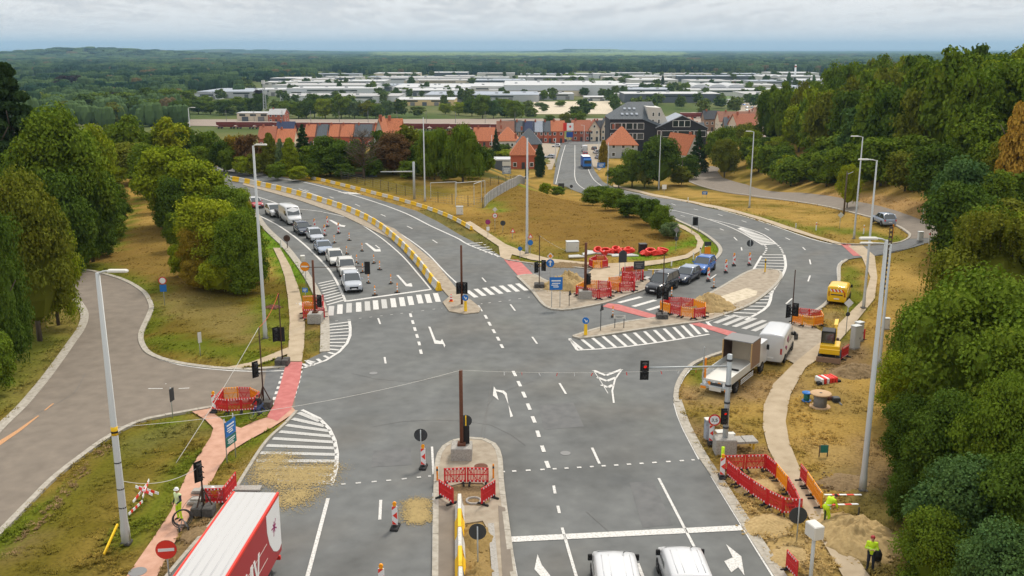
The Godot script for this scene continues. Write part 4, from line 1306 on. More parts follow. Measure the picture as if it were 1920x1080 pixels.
		h = minf(h, 27.0 - H(x, -d) + rng.randf_range(-2.0, 1.3))
		if h < 5.0:
			continue
		var kind: String = kinds[rng.randi() % kinds.size()]
		var keep := rng.state
		tree(("tall " if h > 11.5 else "low ") + TONE[kind] + " broadleaf tree among many on the wooded right hill", x, -d, h, r, "broad", kind, 1, "trees of the wooded right hill")
		rng.state = keep
	for k in 60:
		var d := 120.0 + 170.0 * k / 60.0
		var x := 62.0 + (d - 128.0) * .085 + rng.randf_range(-1.0, 2.5)
		if not on_hard(Vector2(x, -d), 2.0):
			var keep := rng.state
			tree(TONE[kinds[k % kinds.size()]] + " low shrub along the lower edge of the wooded right hill", x, -d, 3.0 + 2.5 * sin(k * 1.7), 2.2 + sin(k * 2.9) * .7, "bush", kinds[k % kinds.size()], 1, "shrubs along the edge of the wooded hill")
			rng.state = keep
	for k in 34:
		var d := 24.0 + 94.0 * (k % 17) / 17.0
		var x := 33.0 + d * .16 + 9.0 * (k / 17) + 3.0 * sin(k * 2.1)
		if d * .44 + 3.0 > x or on_hard(Vector2(x, -d), 3.0):
			x += 9.0
		if on_hard(Vector2(x, -d), 3.0):
			continue
		var keep := rng.state
		tree(TONE[kinds[k % kinds.size()]] + " tree deep in the thicket along the right verge", x, -d, 9.0 + 3.0 * sin(k * 1.3), 4.5, "broad", kinds[k % kinds.size()], 2, "trees deep in the right thicket")
		rng.state = keep
	# the near right
	tree("yellow green weeping willow at the right edge", 36.87,-70.86,13.74,6.21, "willow", "olive", 3)
	tree("tall dark green tree in the middle of the right thicket", 27.08,-53.84,12.83,4.84, "broad", "mid", 3)
	tree("leafy tree hanging over the grass by the cabinets", 27.9,-60.8,9.62,3.06, "willow", "mid", 3)
	tree("large tree at the right edge below the willow", 27.77,-48.84,11.87,4.14, "broad", "mid", 3)
	tree("light green shrub beside the tall right lamp post", 25.53,-58.91,5.85,2.27, "bush", "bright", 3)
	tree("dark shrub right of the tall lamp post", 22.68,-50.87,5.51,1.99, "bush", "dark", 3)
	tree("dark tree low in the right thicket", 22.46,-45.46,7.76,2.91, "broad", "dark", 3)
	tree("feathery green tree at the lower right", 20.59,-40.04,6.67,2.85, "broad", "blue", 3)
	tree("dark tree in the bottom right corner", 22.39,-38.7,7.49,2.89, "broad", "dark", 3)
	tree("mid green tree between the two dark right trees", 23.49,-42.99,9.44,2.51, "broad", "mid", 3)
	tree("low shrub behind the sand heap on the right", 18.9,-38.7,4.73,1.93, "bush", "mid", 3)
	tree("shrub at the right bottom edge", 20.01,-34.38,6.42,2.39, "bush", "blue", 3)
	tree("small dark shrub in the gap below the lamp post", 20.24,-45.46,4.03,0.97, "bush", "dark", 2)
	tree("olive tree behind the weeping willow", 49.34,-91.44,8.49,4.2, "broad", "olive", 2)
	tree("dark tree above the willow at the right edge", 52.11,-109.26,9.32,3.41, "broad", "dark", 2)
	tree("green tree right of the hill road bend", 56.41,-111.95,9.49,3.8, "broad", "mid", 2)

func tree_materials():
	for q in [["dark", Color(.084, .134, .019)], ["mid", Color(.14, .2, .021)], ["bright", Color(.24, .29, .018)], ["lime", Color(.28, .31, .02)], ["olive", Color(.165, .18, .022)], ["gold", Color(.3, .21, .025)], ["orange", Color(.52, .31, .055)], ["brown", Color(.16, .09, .04)], ["copper", Color(.04, .018, .024)], ["needle", Color(.04, .07, .024)], ["blue", Color(.085, .15, .045)], ["silver", Color(.15, .21, .09)], ["twig", Color(.22, .15, .09)]]:
		var m := mk("leaf_" + q[0], q[1], .7)
		m.vertex_color_use_as_albedo = true
		m.backlight_enabled = true
		m.backlight = Color(.5, .56, .3)
		m.metallic_specular = .07
	grain(mk("bark", Color.WHITE, .95), noise_tex(.05, [lin(.06, .045, .032), lin(.11, .085, .06), lin(.16, .13, .1)], 4, 128, 21), .8, false)

# ---------------------------------------------------------------- the town, the railway and the industrial estate
func box_mesh(x: float, y: float, z: float) -> ArrayMesh:
	var key := "box%.2f_%.2f_%.2f" % [x, y, z]
	if not cache.has(key):
		var st := newst()
		box(st, Vector3(0, y * .5, 0), Vector3(x, y, z))
		cache[key] = done(st)
	return cache[key]

func window(parent: Node, pos: Vector3, w: float, h: float, turn := 0.0, frame := "white"):
	var f := put("window", box_mesh(w, h, .14), M(frame), parent, pos, Vector3(0, turn, 0))
	put("pane", box_mesh(w - .24, h - .24, .1), M("glass"), f, Vector3(0, .12, .035))

func gable(st: SurfaceTool, w: float, d: float, y: float, rise: float, over := .35, th := .22, hip := 0.0):
	# ridge along x
	var x := w * .5 + (over if hip == 0.0 else over)
	var z := d * .5 + over
	var r := maxf(w * .5 + over - hip, 0.02)
	var k := rise * over / (d * .5)
	var e := y - k
	for dy in [0.0, -th]:
		var a := Vector3(-x, e + dy, z)
		var b := Vector3(x, e + dy, z)
		var c := Vector3(x, e + dy, -z)
		var q := Vector3(-x, e + dy, -z)
		var m := Vector3(-r, y + rise + dy, 0)
		var n := Vector3(r, y + rise + dy, 0)
		quad(st, a, m, n, b)
		quad(st, c, n, m, q)
		if hip > 0.0:
			st.add_vertex(b); st.add_vertex(n); st.add_vertex(c)
			st.add_vertex(q); st.add_vertex(m); st.add_vertex(a)
	var dn := Vector3(0, -th, 0)
	var edge := [Vector3(-x, e, z), Vector3(x, e, z), Vector3(x, e, -z), Vector3(-x, e, -z)]
	if hip == 0.0:
		edge = [Vector3(-x, e, z), Vector3(x, e, z), Vector3(r, y + rise, 0), Vector3(x, e, -z), Vector3(-x, e, -z), Vector3(-r, y + rise, 0)]
	for i in edge.size():
		var a: Vector3 = edge[i]
		var b: Vector3 = edge[(i + 1) % edge.size()]
		quad(st, a + dn, a, b, b + dn)

# walls with gables under a pitched roof; ridge "x" lies across the view, "z" runs away from it, "hip" slopes on all sides
func house(label: String, g: Array, rise: float, depth: float, wall: String, roof: String, ridge := "x", turn := 0.0, cols := 3, floors := 2, chimneys := 1, called := "house", group := "") -> Node3D:
	var w: float = g[3] * 2.0
	var h: float = g[2]
	var o := thing(called, label, "house", Vector3(g[0], H(g[0], g[1]) - .2, g[1]), turn, group)
	var body := newst()
	var c := Vector3(0, h * .5, -depth * .5)
	box(body, c, Vector3(w, h, depth))
	var rs := newst()
	var rw := w
	var rd := depth
	if ridge == "z":
		rw = depth
		rd = w
	if ridge != "hip":
		for s in [-1.0, 1.0]:
			var a := Vector3(s * rw * .5 * .998, h, rd * .5)
			var b := Vector3(s * rw * .5 * .998, h, -rd * .5)
			var t := Vector3(s * rw * .5 * .998, h + rise, 0)
			var q := Basis(Vector3.UP, PI * .5 if ridge == "z" else 0.0)
			body.add_vertex(q * a + Vector3(0, 0, -depth * .5)); body.add_vertex(q * t + Vector3(0, 0, -depth * .5)); body.add_vertex(q * b + Vector3(0, 0, -depth * .5))
	obj("wall", body, M(wall), o)
	gable(rs, rw, rd, h + .06, rise, .35, .2, minf(rw, rd) * .5 if ridge == "hip" else 0.0)
	var r := obj("roof", rs, M(roof), o, Vector3(0, 0, -depth * .5), Vector3(0, PI * .5 if ridge == "z" else 0.0, 0))
	for k in chimneys:
		put("chimney", box_mesh(.7, 1.5, .7), M("wall_brick"), r, Vector3((-.3 + .6 * k) * rw, h + rise - .7, .2))
	for f in floors:
		for k in cols:
			var x := (k + .5) / cols * w - w * .5
			var y := .9 + f * 2.8
			if y + 1.4 > h:
				continue
			if f == 0 and k == cols / 2:
				put("door", box_mesh(1.0, 2.1, .12), M("dark_grey"), o, Vector3(x, .2, .02))
			else:
				window(o, Vector3(x, y, .02), minf(1.2, w / cols * .6), 1.4)
		for s in [-1.0, 1.0]:
			for k in 2:
				var y := .9 + f * 2.8
				if y + 1.4 < h:
					window(o, Vector3(s * (w * .5 + .02), y, -depth * (.28 + .42 * k)), 1.1, 1.3, s * PI * .5)
	if ridge == "z" and rise > 2.5:
		window(o, Vector3(0, h + .3, .02), 1.1, 1.3)
	return o

# a flat roofed hall: walls, parapet, roof sheet, doors and window bands
func hall(label: String, g: Array, depth: float, wall: String, roof: String, doors := 3, bands := 1, vault := 0, turn := 0.0):
	var w: float = g[3] * 2.0
	var h: float = g[2]
	var o := thing("warehouse", label, "warehouse", Vector3(g[0], H(g[0], g[1]) - .2, g[1]), turn)
	put("wall", box_mesh(w, h, depth), M(wall), o, Vector3(0, 0, -depth * .5))
	var rs := newst()
	box(rs, Vector3(0, h + .2, -depth * .5), Vector3(w + .3, .4, depth + .3))
	for k in vault:
		var x := (k + .5) / vault * w - w * .5
		var half := w / vault * .46
		var rings: Array = []
		for z in [-.5, -depth + .5]:
			var p := PackedVector3Array()
			for i in 9:
				var a := PI * i / 8.0
				p.append(Vector3(x + cos(a) * half, h + .4 + sin(a) * half * .35, z))
			rings.append(p)
		loft(rs, rings)
	var r := obj("roof", rs, M(roof), o)
	var n := int(w / 24.0)
	for k in mini(n, 6):
		put("roof_vent", box_mesh(3.0, 1.3, 3.0), M("wall_grey"), r, Vector3((k + .5) / n * w - w * .5, h + .4, -depth * (.35 + .3 * (k % 2))))
	for k in doors:
		put("door", box_mesh(4.0, minf(4.2, h * .6), .25), M("wall_slate" if k % 2 == 0 else "mid_grey"), o, Vector3((k + .5) / doors * w - w * .5, .1, .05))
	for k in bands:
		put("window", box_mesh(w / maxf(bands, 1) * .55, 1.3, .2), M("glass"), o, Vector3((k + .5) / bands * w - w * .5, h * .68, .04))

func build_town():
	for q in [["wall_brick", Color(.33, .1, .06)], ["wall_red", Color(.42, .1, .05)], ["wall_brown", Color(.27, .17, .11)], ["wall_white", Color(.56, .55, .52)], ["wall_cream", Color(.6, .52, .4)], ["wall_grey", Color(.4, .41, .42)], ["wall_pale", Color(.55, .57, .59)], ["wall_slate", Color(.1, .115, .135)], ["wall_dark", Color(.03, .032, .04)], ["wall_blue", Color(.08, .13, .25)], ["wall_yellow", Color(.62, .46, .24)],
			["roof_orange", Color(.5, .165, .075)], ["roof_tile", Color(.38, .13, .07)], ["roof_brown", Color(.27, .12, .075)], ["roof_slate", Color(.1, .115, .13)], ["roof_dark", Color(.045, .05, .06)], ["roof_solar", Color(.035, .05, .11)], ["roof_light", Color(.34, .38, .44)], ["roof_white", Color(.47, .48, .49)], ["roof_grey", Color(.42, .42, .42)], ["wagon", Color(.2, .045, .04)], ["wagon_top", Color(.42, .34, .3)], ["ballast", Color(.25, .2, .16)]]:
		var m := mk(q[0], q[1], .8)
		if q[0].begins_with("roof") and q[0] != "roof_white":
			var c: Color = m.albedo_color
			m.albedo_color = Color.WHITE
			grain(m, cloth(c), .25, false)
	# ground of the town: streets, car parks, railway, fields
	lay("road", p2([12.26,-444.25,23.88,-432.74,31.53,-432.74,56.37,-444.25,58.09,-458.01,33.34,-458.01,12.8,-464.27]), .06, "fresh_asphalt", "street crossing at the top of the town road")
	lay("pavement", p2([6.4,-464.27,21.3,-428.66,14.86,-327.07,12.36,-296.82,8.57,-296.82,10.69,-371.72]), .05, "paving", "parking apron left of the town road")
	lay("pavement", p2([33.09,-444.25,46.57,-444.25,33.71,-327.07,26.8,-294.13,25.76,-305.35,28.18,-353.67]), .05, "paving", "pavement with parked cars right of the town road")
	lay("railway_bed", p2([-188.24,-561.71,-89.36,-541.91,53.97,-516.37,99.22,-300.83,264.5,-805.69,68.32,-655.73,-105.25,-639.62,-214.01,-639.62]), .1, "ballast", "gravel bed of the railway sidings")
	lay("field", p2([9.95,-726.53,81.59,-726.53,104.52,-933.73,20.4,-933.73]), .1, "field_straw" if mats.has("field_straw") else "pale_sand", "pale dry field behind the railway")
	lay("car_park", p2([165.07,-717.39,113.77,-335.06,301.95,-953.64,219.25,-933.73]), .12, "paving", "large car park right of the railway")
	lay("field", p2([168.26,-933.73,229.07,-953.64,259.07,-1080.08,192.01,-1067.24]), .12, "leaf_silver", "green waste ground by the industrial estate")
	lay("sports_field", p2([-32.43,-182.01,-5.25,-171.12,3.47,-248.95,6.9,-275.34,-6.55,-196.44,-28.58,-197.88]), .03, "leaf_olive", "dry grass sports field behind the fence")
	# the terrace along the far street
	for q in [["terrace house with a brown tiled roof at the left end of the far row", -2.7,-444.25,5.58,4.17, "wall_brick", "roof_brown"], ["narrow terrace house with a dark grey roof beside the brown one", 3.43,-444.25,5.58,1.96, "wall_brown", "roof_slate"], ["terrace house with dark solar panels on its roof", 7.6,-444.25,5.58,2.45, "wall_brick", "roof_solar"],
			["terrace house with a pale blue grey roof in the far row", 12.26,-444.25,5.58,2.45, "wall_brick", "roof_light"], ["terrace house with a slate roof next to the orange roof", 16.42,-444.25,5.58,1.96, "wall_red", "roof_slate"], ["terrace house with an orange roof at the right end of the far row", 21.08,-444.25,5.82,2.94, "wall_red", "roof_orange"]]:
		house(q[0], [q[1], q[2], q[3], q[4]], 4.2, 9.0, q[5], q[6], "x", 0.0, 2, 2)
	house("orange roofed house left of the dark cypress", [-11.81,-411.34,3.16,4.32], 5.0, 10.0, "wall_brick", "roof_orange")
	house("white walled house with a big orange hipped roof", [-1.78,-402.26,3.53,4.67], 5.0, 11.0, "wall_white", "roof_orange", "hip", 0.0, 5, 1)
	house("house with a pale grey hipped roof behind the brick house", [6.26,-353.67,4.28,4.5], 5.0, 11.0, "wall_brick", "roof_slate", "hip")
	house("red brick house with an orange pyramid roof by the town road", [3.48,-298.19,4.95,3.89], 5.0, 8.0, "wall_red", "roof_orange", "hip", 0.0, 3, 2)
	hall("flat roofed dark extension beside the red brick house", [-3.47,-284.02,3.15,2.84], 7.0, "wall_slate", "roof_white", 1, 0)
	house("brick house with a tiled roof beside the shop sign", [32.6,-454.73,5.21,4.26], 4.5, 10.0, "wall_brick", "roof_tile")
	house("white gabled house right of the tiled brick house", [38.62,-454.73,6.2,2.51], 3.6, 9.0, "wall_cream", "roof_tile", "z", 0.0, 2, 2)
	house("narrow house with a steep white gable left of the dark block", [43.95,-458.01,6,1.77], 4.5, 9.0, "wall_cream", "roof_slate", "z", 0.0, 2, 2)
	house("small slate roofed house between the white gables", [41.7,-461.19,6.29,1.53], 3.0, 8.0, "wall_brown", "roof_dark", "x", 0.0, 1, 2)
	house("grey walled house with an orange hipped roof below the dark block", [38.48,-333.98,5.14,4.99], 5.5, 12.0, "wall_grey", "roof_orange", "hip")
	house("house with a long orange roof in front of the dark block", [57.79,-393.16,4.74,5], 4.2, 10.0, "wall_cream", "roof_orange", "x")
	house("dark roofed annex left of the long orange roof", [50.55,-384.27,5.69,1.91], 3.0, 10.0, "wall_brown", "roof_dark", "x", 0.0, 1, 2)
	house("slate roofed house between the two orange roofs", [64.74,-393.16,4.31,2.17], 4.0, 9.0, "wall_brown", "roof_slate", "x", 0.0, 2, 2)
	house("orange roofed house at the right end of the front row", [67.76,-384.27,4.43,2.76], 5.0, 9.0, "wall_red", "roof_orange", "x", 0.0, 2, 2)
	house("house turned aslant with a steep orange roof and white gable", [57.62,-305.35,4.55,2.88], 5.5, 12.0, "wall_white", "roof_orange", "z", .5)
	house("small orange roofed house behind the dark spruce", [70.44,-348.76,3.07,2.51], 3.5, 8.0, "wall_brick", "roof_orange")
	house("long beige block with a brown roof right of the dark apartments", [117.33,-501.58,6.54,10.21], 4.5, 11.0, "wall_cream", "roof_brown", "x", 0.0, 9, 2, 2)
	house("grey roofed house left of the long beige block", [106.52,-516.37,6.73,4.26], 4.0, 10.0, "wall_brown", "roof_dark")
	house("house half hidden at the foot of the wooded hill", [137.38,-520.33,8.19,7.16], 4.0, 10.0, "wall_cream", "roof_brown")
	# roofs between the trees on the left
	for q in [["orange roofed house behind the slim birches", -92.34,-393.16,3.45,3.48, "wall_cream", "roof_orange"], ["house with a dark blue solar roof behind the birches", -107.59,-458.01,4.25,4.04, "wall_brick", "roof_solar"], ["orange roof right of the narrow spruce", -87.47,-420.19,4.6,2.32, "wall_brick", "roof_orange"], ["slate roof in the left row of houses", -82.6,-420.19,4.6,2.55, "wall_cream", "roof_slate"], ["orange roof right of the slate roof on the left", -77.49,-420.19,4.6,2.55, "wall_brick", "roof_orange"],
			["wide orange roof above the dark broad tree", -71.92,-420.19,4.6,3.02, "wall_red", "roof_orange"], ["grey roof behind the bare tree", -64.5,-420.19,4.6,4.18, "wall_brick", "roof_slate"], ["orange roof right of the bare tree", -58.24,-420.19,4.6,2.32, "wall_red", "roof_orange"], ["rust roofed house left of the solar roof", -104.51,-411.34,4.06,3.41, "wall_brick", "roof_tile"]]:
		house(q[0], [q[1], q[2], q[3], q[4]], 4.6, 10.0, q[5], q[6], "x", 0.0, 3, 2)
	house("white gable end between the orange roofs on the left", [-31.2,-227.33,3.5,1.51], 5.0, 10.0, "wall_white", "roof_orange", "z")
	house("orange roof beside the white gable end", [-29.58,-238.84,2.88,1.85], 5.0, 10.0, "wall_brick", "roof_orange")
	apartment()
	shop_sign()
	hall("low grey shed at the edge of the left field", [-38.32,-192.59,1.28,2.68], 5.0, "wall_grey", "roof_grey", 1, 0)
	hall("open stable with a green roof in the field", [-29.8,-185.94,1.24,2.38], 5.0, "wall_brown", "leaf_needle", 3, 0)
	# station and railway
	hall("pale station building with a cream front", [-162.4,-610.13,5.28,10.05], 12.0, "wall_cream", "roof_white", 2, 3)
	house("brick goods shed with a pitched roof beside the station", [-144.8,-596.77,5.17,4.91], 3.0, 14.0, "wall_brick", "roof_grey")
	for k in 15:
		wagon("dark red hopper wagon in the long train left of the town road", lerp_rail(p2([-158.04,-537.33,-6.25,-516.37]), k / 14.0), "hopper wagons of the long train")
	for k in 4:
		wagon("dark red hopper wagon right of the town road", lerp_rail(p2([40.21,-541.91,56.6,-541.91]), k / 3.0), "hopper wagons behind the town road")
	for k in 5:
		wagon("dark red wagon on the sidings by the car park", lerp_rail(p2([118.66,-655.73,151.19,-672.64]), k / 4.0), "wagons on the right sidings")
	for k in 11:
		catenary("grey overhead line mast beside the railway", lerp_rail(p2([-166.64,-561.71,0,-541.91]), k / 10.0 + .01), "overhead line masts")
	lattice_mast()
	estate()

func cloth(c: Color) -> Texture2D:
	var key := "cl" + c.to_html()
	if not cache.has(key):
		cache[key] = noise_tex(.06, [c.darkened(.3), c.darkened(.08), c, c.lightened(.12)], 4, 128, 30)
	return cache[key]

func lerp_rail(p: PackedVector2Array, t: float) -> Vector2:
	return p[0].lerp(p[1], t)

func wagon(label: String, p: Vector2, group: String):
	var o := thing("hopper_wagon", label, "rail wagon", at(p), 0.0, group)
	if not cache.has("wagon"):
		var st := newst()
		var rings: Array = []
		for q in [[1.3, 3.6, 1.0], [2.2, 5.2, 1.35], [3.6, 5.4, 1.4]]:
			rings.append(PackedVector3Array([Vector3(-q[1], q[0], -q[2]), Vector3(q[1], q[0], -q[2]), Vector3(q[1], q[0], q[2]), Vector3(-q[1], q[0], q[2])]))
		loft(st, rings)
		for k in 6:
			box(st, Vector3(-4.5 + k * 1.8, 2.9, 1.42), Vector3(.15, 1.4, .1))
		box(st, Vector3(0, 1.1, 0), Vector3(11.4, .3, 2.2))
		cache.wagon = done(st)
		st = newst()
		box(st, Vector3(0, 3.75, 0), Vector3(10.4, .25, 2.4))
		cache.wagon_top = done(st)
		st = newst(true)
		for x in [-4.2, -2.6, 2.6, 4.2]:
			lathe(st, [[.46, -1.0], [.46, 1.0]], 10, Vector3(x, .5, 0), Basis(Vector3.RIGHT, PI * .5))
		cache.wagon_wheels = done(st)
	put("hopper", cache.wagon, M("wagon"), o)
	put("roof", cache.wagon_top, M("wagon_top"), o)
	put("wheelset", cache.wagon_wheels, M("dark_grey"), o)

func catenary(label: String, p: Vector2, group: String):
	var o := thing("overhead_mast", label, "mast", at(p), 0.0, group)
	if not cache.has("mast"):
		var st := newst()
		tube(st, Vector3.ZERO, Vector3(0, 9, 0), .16, .12, 6)
		cache.mast = done(st)
		st = newst()
		tube(st, Vector3(0, 7.5, 0), Vector3(0, 8.2, 3.2), .06, .05, 5)
		cache.mast_arm = done(st)
	put("post", cache.mast, M("mid_grey"), o)
	put("arm", cache.mast_arm, M("mid_grey"), o)

func lattice_mast():
	var g := [-166.13,-655.73,25.31,1.8]
	var o := thing("lattice_tower", "tall grey lattice radio mast behind the station", "radio mast", Vector3(g[0], H(g[0], g[1]), g[1]))
	var h: float = g[2]
	for q in [[-1, -1], [1, -1], [1, 1], [-1, 1]]:
		var st := newst()
		tube(st, Vector3(q[0] * 1.1, 0, q[1] * 1.1), Vector3(q[0] * .4, h, q[1] * .4), .18, .12, 5)
		obj("leg", st, M("steel"), o)
	var br := newst()
	for k in 14:
		var t0 := k / 14.0
		var t1 := (k + 1) / 14.0
		var a := lerpf(1.1, .4, t0)
		var b := lerpf(1.1, .4, t1)
		for q in [[Vector3(-a, t0 * h, a), Vector3(b, t1 * h, b)], [Vector3(a, t0 * h, a), Vector3(-b, t1 * h, b)], [Vector3(a, t0 * h, -a), Vector3(b, t1 * h, b)], [Vector3(-a, t0 * h, a), Vector3(-b, t1 * h, -b)]]:
			tube(br, q[0], q[1], .08, .08, 4)
	obj("bracing", br, M("steel"), o)
	for k in 3:
		put("antenna", box_mesh(.4, 2.4, .3), M("white"), o, Vector3(-.9 + k * .9, h - 2.6, .6))

func apartment():
	# the dark block: a hipped slate wing with a white gable wall, and a low pitched wing to its right
	var g := [52.31,-347.44,10.65,17.31]
	var o := thing("apartment_building", "big dark apartment block with slate roofs and a white gable wall", "apartment building", Vector3(g[0], H(g[0], g[1]), g[1]))
	var s: float = g[3] / 90.0
	var st := newst()
	var h := 13.0
	var low := 10.2
	box(st, Vector3(-58 * s, h * .5, -9), Vector3(64 * s, h, 18))
	var pa := PackedVector3Array([Vector3(-26 * s, 0, 0), Vector3(16 * s, 0, 0), Vector3(16 * s, low - 1.0, 0), Vector3(-26 * s, h, 0)])
	var pb := PackedVector3Array()
	for v in pa:
		pb.append(v + Vector3(0, 0, -17))
	loft(st, [pa, pb])
	obj("wall", st, M("wall_dark"), o)
	st = newst()
	var p := PackedVector3Array([Vector3(-3 * s, 0, .3), Vector3(91 * s, 0, .3), Vector3(91 * s, low, .3), Vector3(44 * s, low + 4.2, .3), Vector3(-3 * s, low - .2, .3)])
	var q := PackedVector3Array()
	for v in p:
		q.append(v + Vector3(0, 0, -14))
	loft(st, [p, q])
	obj("wall", st, M("wall_dark"), o)
	st = newst()
	# hipped slate roof of the left wing
	var x0 := -91 * s
	var t := h + 5.6
	var r0 := Vector3(-52 * s, t, -10)
	var r1 := Vector3(-4 * s, t, -12)
	var c0 := Vector3(x0, h, .4)
	var c1 := Vector3(-30 * s, h, .4)
	var c2 := Vector3(14 * s, low - .6, .4)
	var c3 := Vector3(20 * s, h - 1.0, -19)
	var c4 := Vector3(x0, h, -19)
	quad(st, c0, r0, c1, c0)
	quad(st, c1, r0, r1, c2)
	quad(st, r1, c3, c2, r1)
	quad(st, c0, c4, r0, c0)
	quad(st, r0, c4, c3, r1)
	var roof := obj("roof", st, M("roof_slate"), o)
	st = newst()
	var wa := PackedVector3Array([Vector3(-14 * s, low - .5, -1.2), Vector3(14 * s, low - 1.0, -1.2), Vector3(18 * s, 12.2, -1.2), Vector3(5 * s, 16.9, -1.2), Vector3(-22 * s, 17.3, -1.2)])
	var wb := PackedVector3Array()
	for v in wa:
		wb.append(v + Vector3(0, 0, -13))
	loft(st, [wa, wb])
	var wg := obj("wall", st, M("wall_white"), o)
	for sd in [-1.0, 1.0]:
		st = newst()
		var u := Vector3(44 * s, low + 4.3, .5)
		var v := Vector3(44 * s + sd * 49 * s, low - .1, .5)
		loft(st, [PackedVector3Array([u, v, v + Vector3(0, -.3, 0), u + Vector3(0, -.3, 0)]), PackedVector3Array([u + Vector3(0, 0, -15), v + Vector3(0, 0, -15), v + Vector3(0, -.3, -15), u + Vector3(0, -.3, -15)])])
		obj("roof", st, M("roof_light"), o)
	for k in 6:
		for f in 2:
			window(o, Vector3((-85 + k * 10.5) * s, h - 3.6 - f * 3.6, .03), 2.4 if k % 2 else 1.4, 2.3)
	for k in 9:
		window(o, Vector3((2 + k * 10.2) * s, low - 3.4, .33), 2.2 if k % 3 else 1.3, 2.2)
	for k in 3:
		window(o, Vector3((32 + k * 11) * s, low + .1, .33), 2.1, 2.3)
	for k in 2:
		for f in 2:
			window(wg, Vector3((-9 + k * 11) * s, 11.4 + f * 2.5, -1.17), .8, 1.5)
	for k in 7:
		put("roof_window", box_mesh(.9, .12, 1.2), M("roof_light"), roof, Vector3((-66 + (k % 4) * 9 + (k / 4) * 6) * s, h + 1.7 + (k / 4) * 1.7, -2.4 - (k / 4) * 3.2), Vector3(.49, 0, 0))

func shop_sign():
	var o := thing("shop_sign", "red and white shop sign panel above a blue board at the crossing", "sign", at(Vector2(25.74,-444.25)))
	put("panel", box_mesh(3.0, 3.4, .4), M("white"), o, Vector3(.9, 5.6, 0))
	put("panel", box_mesh(1.6, 3.6, .5), M("red"), o, Vector3(-1.5, 5.5, 0))
	put("logo", box_mesh(.8, .9, .1), M("red"), o, Vector3(.9, 7.0, .24))
	put("board", box_mesh(3.0, 2.4, .4), M("deep_blue"), o, Vector3(.7, 2.6, 0))
	put("post", box_mesh(.3, 5.6, .3), M("mid_grey"), o, Vector3(0, 0, -.1))

